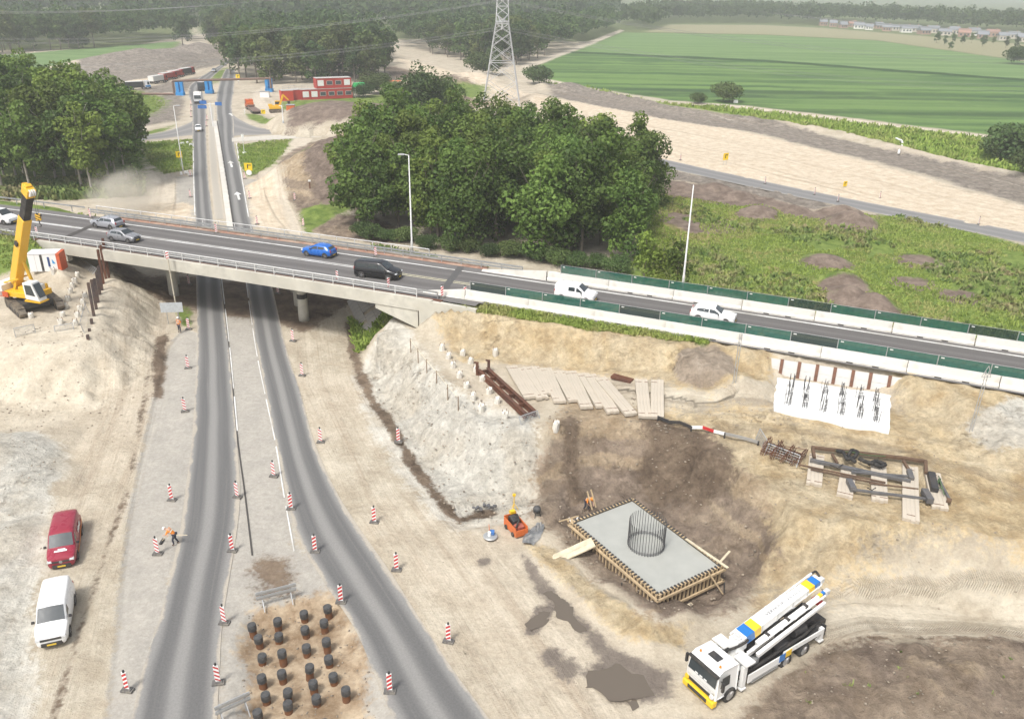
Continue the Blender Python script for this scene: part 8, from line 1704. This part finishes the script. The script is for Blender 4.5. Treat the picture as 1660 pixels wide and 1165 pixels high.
for i, (a, b_) in enumerate([(1518, 70), (1530, 74), (1545, 68), (1560, 72), (1575, 70), (1592, 76), (1610, 72), (1630, 78), (1648, 76), (1540, 82)]):
    p = P(a, b_, 0); put_tree(FAR[i % 6], p.x, p.y, g_.uniform(.32, .5), '%s small young tree from the left on the tan field before the village' % ORD[i], 'young trees before the village', 0.0)
p = P(1192, 168, 0); o = thing('cyclist_bench', 'tiny white roadside box beside the hedge clump on the field path', 'box', p); b = MB(); b.box((0, 0, .5), (1.2, .8, 1.0)); b.build('box', m_sign, o); b = MB(); b.box((0, 0, 1.03), (1.3, .9, .06)); b.build('lid', m_galv, o)
b = MB(); b.path([Vector((*P2(a, c), .5)) for a, c in ((1456, 252), (1458, 244), (1463, 238), (1461, 232), (1452, 228))], .22, 6); tag(b.build('pale_hose', m_sign), 'pale bent pipe lying in the long grass at the dirt ridge', 'pipe')
# ------------------------------------------------------------------ people
m_skin = mat('skin', (0.52, 0.32, 0.23), .6, var=.05); m_vest = mat('orange_vest', (0.85, 0.26, 0.03), .7, var=.06); m_trous = mat('dark_trousers', (0.045, 0.05, 0.07), .9); m_helm = mat('white_helmet', (0.8, 0.8, 0.78), .35); m_helmo = mat('orange_helmet', (0.75, 0.25, 0.03), .35); m_boot = mat('brown_boot', (0.08, 0.055, 0.04), .9); m_refl = mat('reflective_band', (0.7, 0.72, 0.6), .4)
def person(loc, rz, J, label, helmet, s=1.0):
    "J: joints of the pose; one skinned body, then vest, trousers and helmet as clothing"
    o = thing('person', label, 'person', loc, rz); o.scale = (s,) * 3
    def skin(name, chain, rad, m, sub=2):
        me = bpy.data.meshes.new(name); nm = list(dict.fromkeys(q for e in chain for q in e)); ix = {q: i for i, q in enumerate(nm)}
        me.from_pydata([J[q] for q in nm], [(ix[a], ix[b]) for a, b in chain], []); ob_ = link(name, me); ob_.modifiers.new('skin', 'SKIN'); su = ob_.modifiers.new('sub', 'SUBSURF'); su.levels = sub; su.render_levels = sub
        for q in nm: r = rad[q] if not isinstance(rad, float) else rad; me.skin_vertices[0].data[ix[q]].radius = (r, r * (.8 if q in ('chest', 'belly', 'pelvis') else 1))
        me.skin_vertices[0].data[0].use_root = True
        bpy.context.view_layer.update(); ev = bpy.data.meshes.new_from_object(ob_.evaluated_get(bpy.context.evaluated_depsgraph_get())); bpy.data.objects.remove(ob_); ev.materials.clear(); ev.materials.append(m); ev.polygons.foreach_set('use_smooth', [True] * len(ev.polygons)); return link(name, ev, o)
    rad = dict(pelvis=.13, belly=.125, chest=.15, neck=.055, head=.085, crown=.075)
    for sd in 'lr': rad.update({sd + 'sh': .062, sd + 'el': .045, sd + 'wr': .033, sd + 'hand': .036, sd + 'hip': .09, sd + 'kn': .06, sd + 'an': .042, sd + 'toe': .04})
    ch = [('pelvis', 'belly'), ('belly', 'chest'), ('chest', 'neck'), ('neck', 'head'), ('head', 'crown')]
    for sd in 'lr':
        ch += [('chest', sd + 'sh'), (sd + 'sh', sd + 'el'), (sd + 'el', sd + 'wr'), (sd + 'wr', sd + 'hand'), ('pelvis', sd + 'hip'), (sd + 'hip', sd + 'kn'), (sd + 'kn', sd + 'an'), (sd + 'an', sd + 'toe')]
        h = Vector(J[sd + 'hand']); w = Vector(J[sd + 'wr']); f = (h - w).normalized(); ac = f.cross(Vector((0, 0, 1)))
        if ac.length < .1: ac = Vector((0, 1, 0))
        ac.normalize()
        for k, (of, L) in enumerate(((-.028, .075), (-.010, .085), (.009, .08), (.027, .065), (-.04, .05))):
            q = '%sf%d' % (sd, k); q2 = q + 'b'; base = h + ac * of + f * .02 if k < 4 else h + ac * of - f * .01; J[q] = base + f * L * .55 + (ac * -.015 if k == 4 else Vector()); J[q2] = J[q] + f * L * .4 + Vector((0, 0, -.015)); rad[q] = .0095; rad[q2] = .008; ch += [(sd + 'hand', q), (q, q2)]
    skin('body', ch, rad, m_skin)
    big = {k: v * 1.22 for k, v in rad.items()}
    skin('vest', [('pelvis', 'belly'), ('belly', 'chest'), ('chest', 'lsh'), ('chest', 'rsh'), ('lsh', 'lel'), ('rsh', 'rel')], big, m_vest)
    skin('trousers', [e for sd in 'lr' for e in (('pelvis', sd + 'hip'), (sd + 'hip', sd + 'kn'), (sd + 'kn', sd + 'an'))], {k: v * 1.18 for k, v in rad.items()}, m_trous)
    for sd in 'lr': skin('boot', [(sd + 'an', sd + 'toe')], {k: v * 1.35 for k, v in rad.items()}, m_boot, 1)
    hd = Vector(J['head']); up_ = (Vector(J['crown']) - Vector(J['neck'])).normalized(); M = Matrix.Translation(hd + up_ * .055) @ up_.to_track_quat('Z', 'Y').to_matrix().to_4x4()
    b = MB(); b.lathe([(.135, 0), (.118, .01), (.112, .06), (.08, .11), (.02, .13)], 14, M); b.build('helmet', helmet, o, True)
    b = MB(); c = (Vector(J['belly']) + Vector(J['chest'])) / 2; ax = (Vector(J['chest']) - Vector(J['belly'])).normalized(); b.lathe([(.192, -.03), (.192, .03)], 14, Matrix.Translation(c) @ ax.to_track_quat('Z', 'Y').to_matrix().to_4x4(), caps=False); b.build('reflective_band', m_refl, o)
    fz = hd + Vector((.085, 0, -.01)); b = MB(); b.box(fz, (.03, .025, .04)); b.build('nose', m_skin, o); b = MB()
    for y in (-.032, .032): b.box(hd + Vector((.074, y, .015)), (.02, .022, .012))
    b.build('eyes', m_black_mark, o); return o
STAND = dict(pelvis=(0, 0, .93), belly=(.01, 0, 1.10), chest=(0, 0, 1.36), neck=(0, 0, 1.53), head=(.015, 0, 1.66), crown=(.01, 0, 1.75), lsh=(0, .19, 1.44), lel=(-.03, .25, 1.15), lwr=(.06, .25, .92), lhand=(.09, .25, .85), rsh=(0, -.19, 1.44), rel=(-.02, -.26, 1.15), rwr=(.16, -.2, .98), rhand=(.22, -.18, .94), lhip=(0, .10, .88), lkn=(.02, .11, .50), lan=(-.01, .12, .09), ltoe=(.13, .13, .04), rhip=(0, -.10, .88), rkn=(.02, -.11, .50), ran=(-.01, -.12, .09), rtoe=(.13, -.13, .04))
BEND = dict(STAND); BEND.update(pelvis=(-.08, 0, .88), belly=(.05, 0, 1.03), chest=(.25, 0, 1.20), neck=(.39, 0, 1.29), head=(.50, 0, 1.34), crown=(.57, 0, 1.38), lsh=(.28, .19, 1.25), lel=(.42, .24, .98), lwr=(.58, .14, .88), lhand=(.64, .10, .86), rsh=(.28, -.19, 1.25), rel=(.38, -.25, .98), rwr=(.40, -.12, .78), rhand=(.42, -.06, .72), lhip=(-.07, .10, .84), lkn=(.08, .13, .47), lan=(.02, .14, .09), ltoe=(.16, .15, .04), rhip=(-.07, -.10, .84), rkn=(-.02, -.12, .46), ran=(-.22, -.13, .10), rtoe=(-.09, -.14, .04))
person(P(292, 539, 0), R(-110), dict(STAND), 'worker in orange vest and white helmet standing by the left pier signs', m_helm, .9)
wp = P(284, 882, 0); person(wp, R(185), dict(BEND), 'worker in orange vest leaning forward with a broom on the left carriageway', m_helm, .88)
o = thing('broom', 'long-handled broom held by the worker on the left carriageway', 'broom', wp); M_ = rotz(R(185)) @ Matrix.Scale(.88, 4); b = MB(); b.tube(M_ @ Vector((.42, -.10, .76)), M_ @ Vector((-1.05, .35, 1.0)), .022, 5); b.tube(M_ @ Vector((.42, -.10, .76)), M_ @ Vector((.95, -.3, .12)), .022, 5); b.build('handle', m_ramp, o); b = MB(); b.box(M_ @ Vector((.98, -.3, .07)), (.12, .5, .12)); b.build('brush', m_darkmetal, o)
p = T(951, 828); person(Vector((p.x, p.y, p.z)), R(-60), dict(BEND), 'worker in orange with an orange helmet bending at the upper left formwork corner', m_helmo, .9)
# ------------------------------------------------------------------ dust cloud by the left track and the hazy air
m_dust = NT('dust'); t_ = m_dust; oc = t_.obj(); ln = t_.n('ShaderNodeVectorMath', operation='LENGTH'); t_.set(ln.inputs[0], oc)
pv = t_.n('ShaderNodeVolumePrincipled'); pv.inputs['Color'].default_value = (0.93, 0.88, 0.78, 1)
den = t_.math('MULTIPLY', t_.sstep(t_.math('ADD', ln.outputs['Value'], t_.math('MULTIPLY', t_.math('SUBTRACT', t_.noise(oc, 2.2, 4), .5), 1.3)), .95, .15), .24); t_.set(pv.inputs['Density'], den); t_.t.links.new(pv.outputs[0], t_.out.inputs['Volume'])
b = MB(); b.lathe([(.05, -.99), (.5, -.87), (.87, -.5), (1, 0), (.87, .5), (.5, .87), (.05, .99)], 20); o = b.build('dust_cloud', m_dust.m); c = P(206, 318, 2.5); o.location = c; o.scale = (7.0, 6.0, 4.6); tag(o, 'pale dust cloud drifting beside the left wood', 'dust', None, 'stuff')
hzm = bpy.data.materials.new('haze'); hzm.use_nodes = True; nt_ = hzm.node_tree; nt_.nodes.clear(); ho = nt_.nodes.new('ShaderNodeOutputMaterial'); hv = nt_.nodes.new('ShaderNodeVolumePrincipled'); hv.inputs['Color'].default_value = (0.94, 0.97, 1.0, 1); hv.inputs['Density'].default_value = 0.00042; hv.inputs['Anisotropy'].default_value = 0.2; nt_.links.new(hv.outputs[0], ho.inputs['Volume'])
b = MB(); b.box((0, 4300, 22), (12400, 9800, 48)); o = b.build('haze', hzm); tag(o, 'pale haze in the air over the fields and woods', 'haze', None, 'stuff')
